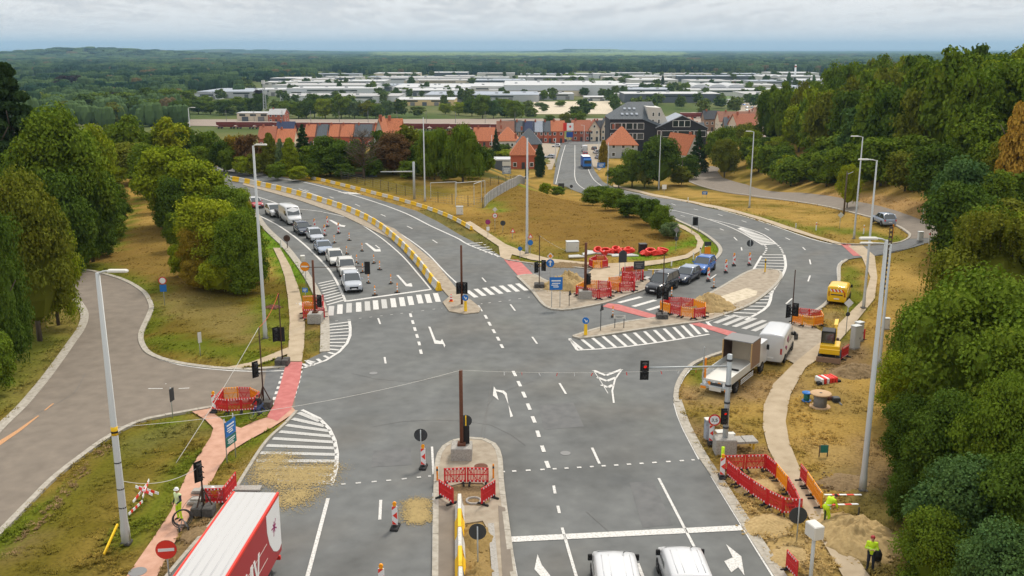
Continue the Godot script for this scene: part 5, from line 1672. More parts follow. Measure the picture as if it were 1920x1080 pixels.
func estate():
	hall("long white warehouse far left among the woods", [-524.41,-1444.08,6.14,46.32], 40, "wall_white", "roof_white", 4, 3)
	hall("small white tower block among the far left woods", [-637.18,-1516.88,7.25,3.3], 12, "wall_white", "roof_white", 0, 1)
	hall("wide grey warehouse with sloping pale roof left of the radio mast", [-290.77,-996.08,6.4,30.44], 90, "wall_grey", "roof_light", 3, 2)
	hall("dark gabled hall on the roof of the left warehouse group", [-304.19,-974.41,5.22,12.23], 30, "wall_pale", "roof_slate", 2, 1)
	hall("white office with blue windows right of the radio mast", [-298.1,-1244.63,7.95,17.62], 40, "wall_white", "roof_white", 1, 4)
	hall("beige grey hall behind the white office", [-283.05,-1399.28,6.69,31.96], 70, "wall_cream", "roof_grey", 3, 2)
	hall("grey hall with a dark front in the middle of the estate", [-244.97,-1421.33,8.31,11.59], 40, "wall_slate", "roof_grey", 1, 1)
	hall("low white hall below the white office", [-254.68,-1042.43,6.69,18.76], 45, "wall_white", "roof_white", 3, 2)
	hall("small white hall beside the dark trees", [-227.06,-1030.45,4.96,9.55], 35, "wall_pale", "roof_white", 2, 1)
	hall("white hall with a blue pylon in front", [-200.78,-1357.16,6.5,17.72], 40, "wall_white", "roof_white", 2, 2)
	hall("long light grey factory with a dark left end", [-125.55,-1399.28,8.92,64.68], 80, "wall_pale", "roof_grey", 5, 2)
	hall("dark end block of the long grey factory", [-191.74,-1399.28,8.18,5.33], 40, "wall_slate", "roof_dark", 0, 1)
	hall("second grey factory hall with roof plant", [-78.5,-1444.08,9.97,21.98], 60, "wall_grey", "roof_grey", 2, 2)
	hall("dark blue low building in front of the grey factory", [-157.25,-1164.08,4.97,28.53], 30, "wall_slate", "roof_grey", 2, 4)
	hall("broad white roofed warehouse in the middle of the estate", [-78.41,-1106.72,6.5,57.3], 120, "wall_white", "roof_white", 6, 3)
	hall("glass fronted office before the broad warehouse", [-58.4,-1093.24,5.26,18.47], 20, "glass", "roof_light", 0, 3)
	hall("white low hall among the bushes", [-130.02,-933.73,5.01,15.81], 40, "wall_white", "roof_white", 2, 2)
	hall("cream coloured depot with a white roof behind the railway trees", [-77.25,-861.68,5.09,26.38], 45, "wall_yellow", "roof_white", 5, 2)
	hall("huge pale grey warehouse, widest of the estate", [56.85,-1042.43,11.13,65.38], 150, "wall_pale", "roof_white", 3, 0)
	hall("left wing of the huge pale warehouse", [-20.37,-1067.24,9.12,24.44], 120, "wall_white", "roof_white", 3, 2)
	hall("grey and white works hall in front of the huge warehouse", [35.78,-963.91,5.68,25.26], 30, "wall_grey", "roof_white", 4, 2)
	hall("grey roofed hall behind the huge warehouse", [161.2,-1686.75,7.15,19.23], 50, "wall_pale", "roof_grey", 2, 1)
	hall("white hall with a red corner in the far estate", [209.57,-1542.8,8.19,21.8], 50, "wall_white", "roof_white", 2, 3)
	hall("white school like block with rows of windows", [268.25,-1542.8,8.19,27.66], 40, "wall_white", "roof_white", 1, 4)
	hall("showroom with glass front right of the huge warehouse", [150.98,-1195.03,7.01,26.03], 40, "wall_pale", "roof_white", 1, 5)
	hall("long white shed above the dark apartment roof", [137.85,-963.91,5.16,34.73], 30, "wall_white", "roof_white", 5, 2)
	hall("small white depot left of the apartment roof", [81.4,-943.58,3.54,11.33], 25, "wall_white", "roof_white", 2, 1)
	hall("dark grey hall with three white barrel roofs", [227.27,-1080.08,7.5,29.44], 60, "wall_slate", "roof_white", 3, 2, 3)
	hall("grey brick hall behind the barrel roofed hall", [301.18,-1357.16,5.78,25.84], 40, "wall_brown", "roof_grey", 2, 2)
	hall("white and green containers by the car park", [197.35,-878.65,4.25,10.08], 8, "wall_white", "roof_white", 3, 0)
	hall("white hall with rounded roofs far right", [386.24,-1444.08,9.2,18.06], 60, "wall_white", "roof_white", 2, 1, 3)
	hall("long white hall below the white chimney", [420.76,-1357.16,7.22,38.39], 60, "wall_white", "roof_white", 4, 3)
	hall("brick red depot in front of the long white hall", [389.57,-1244.63,5.31,20.33], 30, "wall_brick", "roof_grey", 3, 2)
	hall("orange and white tower at the far right", [577.63,-1718.8,18.19,5.13], 12, "wall_yellow", "roof_white", 0, 1)
	hall("grey works hall at the foot of the wooded hill", [381.89,-1149.2,7.36,14.4], 30, "wall_grey", "roof_grey", 2, 1)
	hall("white hall left of the white school like block", [265.95,-1718.8,6.38,14], 30, "wall_pale", "roof_white", 1, 1)
	hall("far white hall right of the woods edge", [65.32,-1718.8,5.47,18.66], 30, "wall_white", "roof_white", 1, 1)
	var c := thing("chimney", "slim white factory chimney at the far right", "chimney", at(Vector2(444.28,-1542.8)))
	var st := newst(true)
	tube(st, Vector3.ZERO, Vector3(0, 25.31, 0), 1.8, 1.3, 10)
	obj("shaft", st, M("white"), c)
	st = newst(true)
	tube(st, Vector3(0, 21.24, 0), Vector3(0, 23.69, 0), 1.7, 1.6, 10)
	obj("band", st, M("wall_brick"), c)
	rng.seed = 55
	var walls := ["wall_white", "wall_pale", "wall_grey", "wall_cream", "wall_slate"]
	var k0 := 0
	for row in [905.0, 1010.0, 1130.0, 1290.0, 1480.0, 1720.0]:
		var x: float = -row * .26
		while x < row * .34:
			var w := rng.randf_range(26, 62)
			x += w + rng.randf_range(6, 26)
			k0 += 1
			if x > row * .34 or (row < 1000.0 and absf(x - 70.0) < 70.0):
				continue
			var tone: String = ["white", "pale", "grey", "cream", "slate", "white"][k0 % 6]
			hall("long low %s hall among the packed halls of the estate" % tone, [x, -row - rng.randf() * 40.0, rng.randf_range(5.5, 8.5), w], rng.randf_range(40, 80), "wall_" + tone, ["roof_white", "roof_grey", "roof_light", "roof_white"][k0 % 4], 2, 1)
			get_child(get_child_count() - 1).set_meta("group", "packed halls of the industrial estate")
			x += w
	for k in 11:
		house("house with a tiled roof in the rows right of the dark apartments", [72.0 + 5.2 * k + 3.0 * sin(k * 2.0), -395.0 - 24.0 * (k % 4), 5.5, 4.4], 4.2, 9.0, ["wall_brick", "wall_cream", "wall_brown"][k % 3], ["roof_tile", "roof_slate", "roof_brown", "roof_orange"][k % 4], "x" if k % 3 else "z", .2 * sin(k * 2.0), 2, 2, 1, "house", "houses right of the dark apartments")
	var xf: Array = []
	var cl: Array = []
	for k in 420:
		var d := rng.randf_range(640, 2100)
		var x := d * rng.randf_range(-.3, .36)
		var h := rng.randf_range(7, 14)
		var r := rng.randf_range(7, 15)
		if H(x, -d) < -15.0 and absf(d - 610.0) > 30.0:
			xf.append(Transform3D(Basis(Vector3.UP, k).scaled(Vector3(r, h, r)), Vector3(x, H(x, -d) - .8, -d)))
			cl.append(Color(.07, .12, .03).lerp(Color(.13, .17, .04), rng.randf()))
	var mm := MultiMesh.new()
	mm.transform_format = MultiMesh.TRANSFORM_3D
	mm.use_colors = true
	mm.mesh = crown("broad", 1, 420, .07)
	mm.instance_count = xf.size()
	for k in xf.size():
		mm.set_instance_transform(k, xf[k])
		mm.set_instance_color(k, cl[k])
	var mo := MultiMeshInstance3D.new()
	mo.multimesh = mm
	mo.material_override = M("leaf_far")
	mo.name = "woods"
	add_child(mo)
	mo.set_meta("kind", "stuff")
	mo.set_meta("label", "tree belts and bushes between the far halls")
	mo.set_meta("category", "trees")
	# trees of the railway and the estate
	rng.seed = 40
	for q in [[-204.96,-726.53,14.06,8.76, "mid"], [-209.57,-708.27,12.96,7.76, "dark"], [-199.86,-744.77,13.61,7.34, "dark"], [-224.86,-726.53,11.34,7.96, "mid"], [-187.85,-726.53,17.94,5.97, "dark"], [-143.83,-655.73,12.01,7.91, "mid"], [-136.44,-672.64,19.51,7.38, "dark"], [-152.82,-655.73,12.72,6.47, "mid"], [-125.85,-655.73,15.53,7.91, "bright"], [-115.07,-655.73,17.63,8.63, "mid"], [-106.08,-655.73,14.12,7.19, "silver"], [-97.81,-655.73,12.72,7.19, "olive"], [-91.69,-655.73,11.31,6.47, "mid"], [-138.44,-655.73,14.82,6.47, "dark"], [-112.47,-672.64,15.92,6.64, "blue"], [-86.66,-672.64,13.76,5.53, "silver"], [-234.02,-726.53,12.5,7.96, "dark"], [-248.8,-744.77,12.81,8.16, "mid"]]:
		tree(TONE[q[4]] + " tree in the belt between station and estate", q[0], q[1], q[2], q[3], "broad", q[4], 1, "trees between the station and the estate")
	for q in [[-19.78,-655.73,18.33,7.91, "mid"], [-28.37,-690.23,14.85,6.81, "dark"], [-12.59,-655.73,14.82,6.47, "blue"], [-38.81,-708.27,11.44,6.6, "bright"], [1.71,-624.41,15.47,7.54, "mid"], [-3.69,-672.64,15.2,6.64, "mid"], [-49.75,-726.53,9.39,5.97, "bright"]]:
		tree(TONE[q[4]] + " tree right of the cream depot by the railway", q[0], q[1], q[2], q[3], "broad", q[4], 1, "trees right of the cream depot")
	for q in [[30.86,-561.71,8.51,4.63, "olive"], [38.57,-561.71,9.12,5.55, "mid"], [22.02,-572.62,6.82,3.77, "dark"], [66.12,-805.69,6.5,4.41, "mid"], [41.6,-845.35,6.36,5.55, "mid"], [23.11,-845.35,4.54,5.55, "silver"]]:
		tree(TONE[q[4]] + " bushy tree on the railway bank behind the terrace", q[0], q[1], q[2], q[3], "broad", q[4], 1, "trees on the railway bank")
	for q in [[191.06,-1244.63,18.52,3.73, "needle"], [341.59,-1211.12,23.8,5.28, "blue"], [358.4,-1244.63,15.88,3.39, "needle"], [336.08,-1093.24,23.26,4.47, "blue"], [403.37,-1179.36,23.81,5.14, "blue"], [411.08,-1179.36,22.56,5.14, "blue"], [408.18,-1149.2,22,5.01, "blue"]]:
		tree("dark poplar standing in the industrial estate", q[0], q[1], q[2], q[3], "column", q[4], 0, "poplars of the estate")
	tree("big dark purple copper beech in front of the left woods", -533.12,-1179.36,21.31,17.34, "broad", "copper", 1)
	tree("dark purple copper beech below the left woods", -323.33,-797.39,17.1,7.42, "broad", "copper", 1)
	tree("dark purple tree beside the radio mast", -241.68,-933.73,12.99,5.61, "broad", "copper", 1)
	tree("small dark purple tree left of the white sheds", 96.31,-953.64,8.68,3.38, "broad", "copper", 0)
	tree("small dark purple tree in front of the long white shed", 125.22,-963.91,7.74,3.42, "broad", "copper", 0)
	rng.seed = 41
	for q in [[-211.02,-1211.12,11.61,6.59, "dark"], [-154.93,-1093.24,15.15,5.36, "mid"], [-108.01,-1042.43,7.8,4.55, "mid"], [-94.47,-1018.73,7.62,3.89, "dark"], [-125.1,-1067.24,5.7,4.07, "mid"], [18.78,-1149.2,10.41,4.38, "dark"], [43.82,-1149.2,7.36,11.27, "mid"], [31.24,-953.64,11.22,4.69, "mid"], [76.75,-1042.43,5.57,3.98, "dark"], [167.91,-1120.53,10.75,5.5, "mid"], [175.78,-1093.24,12.82,5.96, "mid"], [193.66,-1093.24,13.99,7.15, "mid"], [217.5,-1093.24,11.66,4.77, "mid"], [167.4,-1399.28,13.37,11.41, "dark"], [132.87,-1357.16,11.54,11.07, "dark"], [95.45,-1597.35,11.86,17.35, "mid"], [239.8,-914.63,13.7,9.99, "bright"], [252.29,-914.63,12.73,6.49, "lime"], [271.25,-933.73,12.49,6.63, "bright"], [264.34,-1042.43,11.13,8.53, "mid"], [308.45,-974.41,13.54,6.38, "mid"], [292.49,-974.41,10.42,6.38, "dark"], [265.17,-1093.24,15.15,5.96, "mid"]]:
		tree(TONE[q[4]] + " tree scattered among the halls of the estate", q[0], q[1], q[2], q[3], "broad", q[4], 0, "trees among the estate halls")
	for q in [[-338.01,-717.39,17.34,11.79, "mid"], [-287.67,-655.73,17.63,10.79, "dark"], [-302.63,-717.39,19.25,9.83, "mid"], [-293.67,-744.77,18.78,12.24, "mid"], [-277.35,-744.77,20.76,12.24, "dark"], [-261.04,-744.77,21.56,12.24, "mid"], [-268.9,-805.69,18.56,11.02, "mid"], [-396.74,-805.69,17.27,13.22, "olive"], [-244.39,-631.9,15.31,8.67, "dark"], [-228.79,-631.9,15.99,10.4, "mid"], [-209.28,-610.13,15.12,8.37, "dark"], [-277.92,-610.13,15.12,8.37, "olive"], [-239.02,-584.28,13.87,8.02, "olive"], [-253.48,-805.69,12.54,8.82, "mid"]]:
		tree(TONE[q[4]] + " tree of the wooded park behind the left trees", q[0], q[1], q[2], q[3], "broad", q[4], 1, "trees of the park on the left")

# ---------------------------------------------------------------- lamps, signs, signals, fences
func lamp(label: String, p: Vector2, h: float, arm: float, side := -1.0, r := .13):
	var o := thing("street_lamp", label, "street lamp", at(p))
	var st := newst(true)
	lathe(st, [[r * 1.25, 0.0], [r * 1.2, .8], [r, 1.2], [r * .55, h]], 10)
	obj("pole", st, M("lamp_grey"), o)
	st = newst()
	bbox(st, Vector3(0, .04, 0), Vector3(.5, .12, .5), .03)
	obj("base_plate", st, M("dark_concrete"), o)
	if arm > 0.0:
		st = newst(true)
		path_tube(st, [Vector3(0, h - .05, 0), Vector3(side * arm * .4, h + .05, 0), Vector3(side * arm, h + .1, 0)], .05)
		obj("arm", st, M("lamp_grey"), o)
		st = newst()
		bbox(st, Vector3(side * (arm + .35), h + .1, 0), Vector3(.95, .12, .3), .05)
		var l := obj("lamp_head", st, M("off_white"), o)
		st = newst()
		box(st, Vector3(side * (arm + .4), h + .03, 0), Vector3(.6, .03, .22))
		obj("lens", st, M("mid_grey"), l)
	return o

func disc(st: SurfaceTool, c: Vector3, r: float, th := .02, n := 20, ry := -1.0):
	var b := Basis(Vector3.RIGHT, PI * .5)
	loft(st, [ring(c - Vector3(0, 0, th * .5), r, n, b, ry), ring(c + Vector3(0, 0, th * .5), r, n, b, ry)])

func plate(o: Node3D, q: Array):
	# [shape, height, size, colour, second colour, text]
	var shp: String = q[0]
	var y: float = q[1]
	var s: float = q[2]
	var f := newst()
	var g := newst()
	var bk := newst()
	var z := .07
	if shp == "disc" or shp == "noentry" or shp == "limit" or shp == "arrow":
		disc(bk, Vector3(0, y, z), s, .02)
		disc(f, Vector3(0, y, z + .015), s * .98, .01)
		if shp == "noentry":
			box(g, Vector3(0, y, z + .026), Vector3(s * 1.5, s * .32, .012))
		elif shp == "limit":
			disc(g, Vector3(0, y, z + .026), s * .76, .01)
		elif shp == "arrow":
			box(g, Vector3(0, y - s * .15, z + .026), Vector3(s * .28, s * .95, .012))
			prism(g, PackedVector2Array([Vector2(-s * .5, 0), Vector2(s * .5, 0), Vector2(0, -s * .5)]), 0, .012, Transform3D(Basis(Vector3.RIGHT, PI * .5), Vector3(0, y + s * .22, z + .02)))
	elif shp == "diamond":
		var b := Basis(Vector3(0, 0, 1), PI * .25)
		box(bk, Vector3(0, y, z), Vector3(s, s, .02), b)
		box(f, Vector3(0, y, z + .015), Vector3(s * .97, s * .97, .012), b)
		box(g, Vector3(0, y, z + .026), Vector3(s * .66, s * .66, .012), b)
	elif shp == "triangle":
		var t := Transform3D(Basis(Vector3.RIGHT, PI * .5), Vector3(0, y, z))
		prism(bk, PackedVector2Array([Vector2(-s, s * .7), Vector2(s, s * .7), Vector2(0, -s)]), 0, .02, t)
		prism(f, PackedVector2Array([Vector2(-s, s * .7), Vector2(s, s * .7), Vector2(0, -s)]), .021, .03, t)
		prism(g, PackedVector2Array([Vector2(-s * .6, s * .5), Vector2(s * .6, s * .5), Vector2(0, -s * .55)]), .031, .04, t)
	else:
		var w: float = s
		var h: float = q[6] if q.size() > 6 else s
		bbox(bk, Vector3(0, y, z), Vector3(w, h, .03), .004)
		box(f, Vector3(0, y, z + .02), Vector3(w * .98, h * .98, .012))
		box(g, Vector3(0, y + h * .22, z + .03), Vector3(w * .7, h * .1, .01))
		for k in 3:
			box(g, Vector3(-w * .1 * (k % 2), y + h * (.02 - .14 * k), z + .03), Vector3(w * (.62 - .1 * k), h * .07, .01))
	var p := obj("plate", bk, M("sign_back"), o)
	obj("face", f, M(q[3]), p)
	if shp != "disc" and q[4] != "":
		obj("symbol", g, M(q[4]), p)
	if q.size() > 5 and q[5] != "":
		letters(p, q[5], s * .75, Vector3(0, y, z + .036), "dark_grey")

func letters(parent: Node3D, txt: String, size: float, pos: Vector3, m: String, rot := Vector3.ZERO):
	var t := TextMesh.new()
	t.text = txt
	var f := SystemFont.new()
	f.font_names = PackedStringArray(["Droid Sans"])
	f.font_weight = 700
	t.font = f
	t.font_size = 32
	t.pixel_size = size / 32.0
	t.depth = .012
	put("lettering", t, M(m), parent, pos, rot)

func sign_post(label: String, p: Vector2, h: float, plates: Array, turn := 0.0, post := "steel", called := "road_sign", posts := 1, spread := 1.0):
	var o := thing(called, label, "road sign", at(p), turn)
	for k in posts:
		var st := newst(true)
		var x := 0.0 if posts == 1 else -spread * .5 + spread * k
		tube(st, Vector3(x, -.05, 0), Vector3(x, h, 0), .035, .035, 8)
		obj("post", st, M(post), o)
	for q in plates:
		plate(o, q)
	return o

func signal_head(parent: Node3D, pos: Vector3, turn := 0.0, lit := false, sc := 1.0):
	if not cache.has("sig"):
		var st := newst()
		bbox(st, Vector3(0, 0, 0), Vector3(.3, .96, .2), .03)
		box(st, Vector3(0, 0, -.11), Vector3(.5, 1.16, .015))
		for k in 3:
			for i in 6:
				var a := PI * (i + .5) / 6.0
				box(st, Vector3(cos(a) * .11, -.3 + k * .3 + sin(a) * .11, .18), Vector3(.06, .02, .2), Basis(Vector3(0, 0, 1), a + PI * .5))
		cache.sig = done(st)
		st = newst()
		disc(st, Vector3.ZERO, .1, .02, 14)
		cache.sig_lens = done(st)
	var h := put("signal_head", cache.sig, M("black"), parent, pos, Vector3(0, turn, 0))
	h.scale = Vector3.ONE * sc
	for k in 3:
		put("signal_light", cache.sig_lens, M("red_lamp") if lit and k == 2 else M("dark_grey"), h, Vector3(0, -.3 + .3 * k, .11))

func signal_post(label: String, p: Vector2, h: float, r: float, m: String, heads: Array, base := 0, turn := 0.0) -> Node3D:
	var o := thing("traffic_light", label, "traffic light", at(p), turn)
	var st := newst(true)
	tube(st, Vector3(0, 0, 0), Vector3(0, h, 0), r, r * .9, 10)
	obj("pole", st, M(m), o)
	for q in heads:
		signal_head(o, Vector3(q[0], q[1], q[2]), q[3], q.size() > 4)
	if base == 1:
		st = newst()
		bbox(st, Vector3(0, .45, 0), Vector3(1.25, .9, 1.25), .04)
		obj("concrete_block", st, M("concrete"), o)
		st = newst()
		bbox(st, Vector3(0, .98, 0), Vector3(.5, .16, .5), .03)
		obj("foot_plate", st, M("rust"), o)
	elif base == 2:
		for k in 4:
			st = newst()
			bbox(st, Vector3(-.26 + .52 * (k % 2), .28, -.26 + .52 * (k / 2)), Vector3(.5, .5, .5), .05)
			obj("ballast_block", st, M("dark_concrete"), o)
	elif base == 3:
		for k in 3:
			st = newst()
			var a := TAU * k / 3.0
			tube(st, Vector3(0, 1.5, 0), Vector3(cos(a) * .5, .4, sin(a) * .5), .04)
			obj("brace", st, M(m), o)
		for k in 2:
			st = newst()
			bbox(st, Vector3(-.3 + .6 * k, .25, .1), Vector3(.55, .5, .8), .05)
			obj("ballast_block", st, M("dark_concrete"), o)
	return o

func bollard_sign(label: String, p: Vector2, turn := 0.0):
	var o := thing("keep_right_sign", label, "road sign", at(p), turn)
	var st := newst(true)
	lathe(st, [[.2, 0], [.2, .05], [.15, .1], [.13, 1.05], [.1, 1.1]], 12)
	obj("post", st, M("barrier_yellow"), o)
	var b := newst()
	disc(b, Vector3(0, 1.4, .08), .3, .02)
	var d := obj("plate", b, M("blue"), o)
	var g := newst()
	box(g, Vector3(0, 1.4, .1), Vector3(.32, .07, .02), Basis(Vector3(0, 0, 1), -.78))
	box(g, Vector3(.06, 1.3, .1), Vector3(.2, .06, .02))
	box(g, Vector3(.13, 1.36, .1), Vector3(.06, .2, .02))
	obj("arrow", g, M("white"), d)

func small_post(label: String, p: Vector2, h: float, m: String, cap := "", w := .14):
	var o := thing("marker_post", label, "marker post", at(p))
	var st := newst()
	bbox(st, Vector3(0, h * .5, 0), Vector3(w, h, w * .7), .02)
	obj("post", st, M(m), o)
	if cap != "":
		st = newst()
		box(st, Vector3(0, h * .8, .003), Vector3(w * 1.04, h * .14, w * .74))
		obj("reflector", st, M(cap), o)

func cabinet(label: String, p: Vector2, w: float, h: float, d: float, turn := 0.0, m := "off_white"):
	var o := thing("utility_cabinet", label, "cabinet", at(p), turn)
	var st := newst()
	bbox(st, Vector3(0, h * .5 + .06, 0), Vector3(w, h, d), .03)
	obj("housing", st, M(m), o)
	st = newst()
	bbox(st, Vector3(0, h + .1, 0), Vector3(w + .08, .08, d + .08), .03)
	obj("lid", st, M("lamp_grey"), o)
	st = newst()
	box(st, Vector3(0, .05, 0), Vector3(w + .06, .18, d + .06))
	obj("plinth", st, M("concrete"), o)
	st = newst()
	box(st, Vector3(0, h * .5 + .06, d * .5 + .006), Vector3(w * .9, h * .88, .02))
	var dr := obj("door", st, M(m), o)
	st = newst()
	box(st, Vector3(w * .32, h * .5, d * .5 + .03), Vector3(.03, .16, .03))
	obj("handle", st, M("dark_grey"), dr)

func wire(called: String, label: String, cat: String, a: Vector3, b: Vector3, sag: float, r: float, m: String):
	var st := newst(true)
	var pts: Array = []
	for k in 17:
		var t := k / 16.0
		pts.append(a.lerp(b, t) - Vector3(0, sag * 4.0 * t * (1.0 - t), 0))
	path_tube(st, pts, r, 5)
	tag(obj(called, st, M(m), self), label, cat)

func build_street_furniture():
	var l = lamp("tall grey street lamp at the lower left with a yellow band", Vector2(-19.33,-43.62), 13.9, .6, 1.0, .19)
	for q in [[6.25, .45, "yellow", .165], [6.02, .1, "black", .168], [4.4, .06, "dark_grey", .176], [3.0, .06, "dark_grey", .184], [2.0, .06, "dark_grey", .19]]:
		var st := newst(true)
		tube(st, Vector3(0, q[0] - q[1], 0), Vector3(0, q[0], 0), q[3], q[3] - .003, 12)
		obj("band", st, M(q[2]), l)
	lamp("tall street lamp between the bright clump and the beige path", Vector2(-21.08,-78.66), 16.4, .3, 1.0, .16)
	lamp("street lamp rising out of the trees by the left road", Vector2(-65.72,-197.88), 12.5, .6, 1.0)
	lamp("street lamp in front of the withered brown tree", Vector2(-14.14,-154.97), 13.5, .0)
	lamp("street lamp in front of the dry grass bank", Vector2(1.81,-114.1), 13.9, .0, 1.0, .17)
	lamp("street lamp in front of the big dark tree by the town road", Vector2(38.04,-247.74), 14.0, .0)
	lamp("street lamp between the right carriageway and the hill road", Vector2(39.62,-158.75), 12.6, .5, -1.0)
	lamp("left one of the two tall lamps by the right side road", Vector2(44.62,-123.13), 13.2, .7, -1.0)
	lamp("right one of the two tall lamps by the right side road", Vector2(33.6,-88.61), 14.1, .9, -1.0)
	lamp("tall street lamp in front of the right thicket", Vector2(19.65,-49.5), 14.3, .6, -1.0, .17)
	lamp("lamp with a long arm beside the double lamps", Vector2(28.5,-70.86), 9.8, 1.5, -1.0)
	lamp("lamp post on the right of the town road", Vector2(25.49,-255.25), 12.0, .0)
	lamp("far lamp post left of the brick house", Vector2(-7.08,-336.46), 8.0, .0)
	lamp("thin lamp post right of the blue lorry", Vector2(27.45,-305.35), 10.0, .0)
	lamp("lamp post beside the shop sign", Vector2(33.09,-444.25), 8.0, .8, -1.0)
	lamp("lamp post left of the town road beside the conifer", Vector2(13.73,-305.35), 9.0, .0)
	for q in [["brown wooden pole at the left edge of the frame", Vector2(-47.75,-87.26), 3.46], ["brown pole at the edge of the hill road", Vector2(50.15,-143.54), 6.45], ["pale pole beside the yellow green bank shrub", Vector2(46.6,-262.85), 7.88]]:
		var o := thing("wooden_pole", q[0], "pole", at(q[1]))
		var st := newst(true)
		tube(st, Vector3.ZERO, Vector3(0, q[2], 0), .15, .11, 8)
		obj("pole", st, M("bark"), o)
		st = newst()
		tube(st, Vector3(0, q[2] - .4, 0), Vector3(.9, q[2], 0), .04)
		obj("arm", st, M("steel"), o)
	var lp := thing("concrete_pole", "ladder like concrete pole right of the tall lamps", "pole", at(Vector2(38.04,-94.84)))
	var ph: float = 6.78
	var st := newst()
	for s in [-.14, .14]:
		tube(st, Vector3(s * 1.3, 0, 0), Vector3(s, ph, 0), .06, .05, 5)
	for k in 14:
		box(st, Vector3(0, .4 + ph * k / 14.0, 0), Vector3(.3, .22, .08))
	obj("pole", st, M("bark"), lp)
	# gantries
	var g := thing("sign_gantry", "pale blue gantry post with a long arm over the left field edge", "gantry", at(Vector2(-16.1,-157.26)))
	st = newst(true)
	tube(st, Vector3.ZERO, Vector3(0, 6.2, 0), .22, .18, 10)
	obj("post", st, M("steel"), g)
	st = newst(true)
	tube(st, Vector3(0, 4.6, 0), Vector3(-5.4, 4.6, .3), .12, .07, 8)
	obj("arm", st, M("steel"), g)
	var m := thing("signal_gantry", "grey mast with a long arm carrying a red signal over the right lane", "traffic light", at(Vector2(13.04,-54.79)), 0.0)
	st = newst(true)
	tube(st, Vector3.ZERO, Vector3(0, 6.3, 0), .17, .15, 12)
	obj("mast", st, M("steel"), m)
	st = newst(true)
	tube(st, Vector3(0, 5.55, 0), Vector3(-5.1, 5.5, .1), .06, .05, 8)
	obj("arm", st, M("steel"), m)
	st = newst()
	bbox(st, Vector3(.0, .5, 0), Vector3(1.3, 1.0, 1.0), .05)
	obj("concrete_block", st, M("concrete"), m)
	signal_head(m, Vector3(-5.1, 5.35, .25), 0.0, true, 1.05)
	signal_head(m, Vector3(-.15, 2.4, .25), 0.0, true, .9)
	for y in [1.6, 3.2, 4.3, 5.9]:
		st = newst(true)
		tube(st, Vector3(0, y, 0), Vector3(0, y + .12, 0), .19, .19, 12)
		obj("clamp", st, M("dark_grey"), m)
	# temporary signals
	signal_post("rusty steel signal post on the bottom median", Vector2(-3.03,-53.84), 5.63, .12, "rust", [[.22, 1.5, -.2, PI]], 1)
	signal_post("rusty signal post at the tip of the yellow barrier", Vector2(-4.85,-89.79), 5.89, .11, "rust", [[-.25, 1.7, .15, .5], [.3, 1.7, .1, -.3]])
	var c := signal_post("rusty signal post with a long arm in front of the queue", Vector2(-17.81,-83.79), 5.74, .11, "rust", [[.4, 2.0, .2, -.4], [4.9, 5.1, .15, PI]], 1)
	st = newst(true)
	tube(st, Vector3(-.5, 5.1, 0), Vector3(4.9, 5.15, 0), .03, .03, 6)
	obj("arm", st, M("dark_rust"), c)
	signal_post("thick rusty signal post among the red barriers of the sign island", Vector2(7.25,-92.25), 5.66, .15, "rust", [[.35, 2.0, .1, .4]], 1)
	signal_post("thin signal post with black ballast on the splitter island", Vector2(13.76,-84.86), 6, .05, "dark_rust", [[-.3, 2.5, .1, .5], [.25, 2.4, .1, -.5]], 2)
	signal_post("thin signal post with ballast left of the blue direction sign", Vector2(2.82,-96.64), 5.51, .05, "dark_rust", [[-.25, 2.2, .1, .6], [.4, 2.4, .1, -.4]], 2)
	signal_post("thin signal post with black ballast beside the white van", Vector2(23.86,-78.82), 6, .05, "dark_rust", [[-.3, 2.4, .1, .5], [.25, 2.5, 0, -.5]], 2)
	signal_post("thin signal post at the top of the left red crossing", Vector2(-17.99,-71.64), 5.79, .05, "dark_rust", [[-.35, 2.5, .1, .7], [.05, 2.5, -.1, PI]], 2)
	signal_post("thin signal post on tripod by the left red barriers", Vector2(-17.19,-62.6), 5.69, .05, "dark_rust", [[-.35, 2.7, .1, .9]], 3)
	signal_post("portable signal with black ballast blocks by the dug pit", Vector2(-16.42,-46.82), 2.9, .05, "dark_rust", [[-.05, 2.4, .1, .9]], 3)
	# signs
	bollard_sign("blue keep right sign on a yellow post at the barrier tip", Vector2(-4.37,-87.26), -.2)
	bollard_sign("blue keep right sign on a yellow post on the splitter island", Vector2(6.35,-79.45), -.2)
	sign_post("round red no entry sign at the lower left", Vector2(-15.96,-40.13), 1.6, [["noentry", 1.62, .48, "bright_red", "white"]], .15)
	sign_post("red ringed sign above a blue plate on the left bank", Vector2(-33.61,-89.79), 2.6, [["limit", 2.45, .38, "red", "white"], ["board", 1.7, .62, "blue", "", "", .7]], .2)
	sign_post("small white plate sign on the grass by the left bend", Vector2(-25.12,-73.8), 2.0, [["board", 1.6, .34, "off_white", "", "", .9]], .9)
	sign_post("slim dark sign seen edge on beside the left side road", Vector2(-22.83,-60.61), 2.1, [["board", 1.6, .5, "sign_back", "", "", .9]], 1.35)
	sign_post("blue and green direction signs on two posts by the pink path", Vector2(-16.91,-53.68), 2.8, [["board", 2.1, 1.2, "blue", "white", "", .95], ["board", 1.3, 1.2, "green_teal", "white", "", .6]], 1.33, "steel", "direction_sign", 2)
	sign_post("blue direction sign with white lettering on the sign island", Vector2(4.18,-88.61), 3.1, [["board", 2.45, 1.25, "blue", "white", "", 1.25]], .05, "steel", "direction_sign", 2, .8)
	sign_post("priority diamond above a blue one way arrow", Vector2(3.95,-97.11), 3.5, [["diamond", 3.3, .5, "white", "orange"], ["arrow", 2.55, .43, "blue", "white"]], .1)
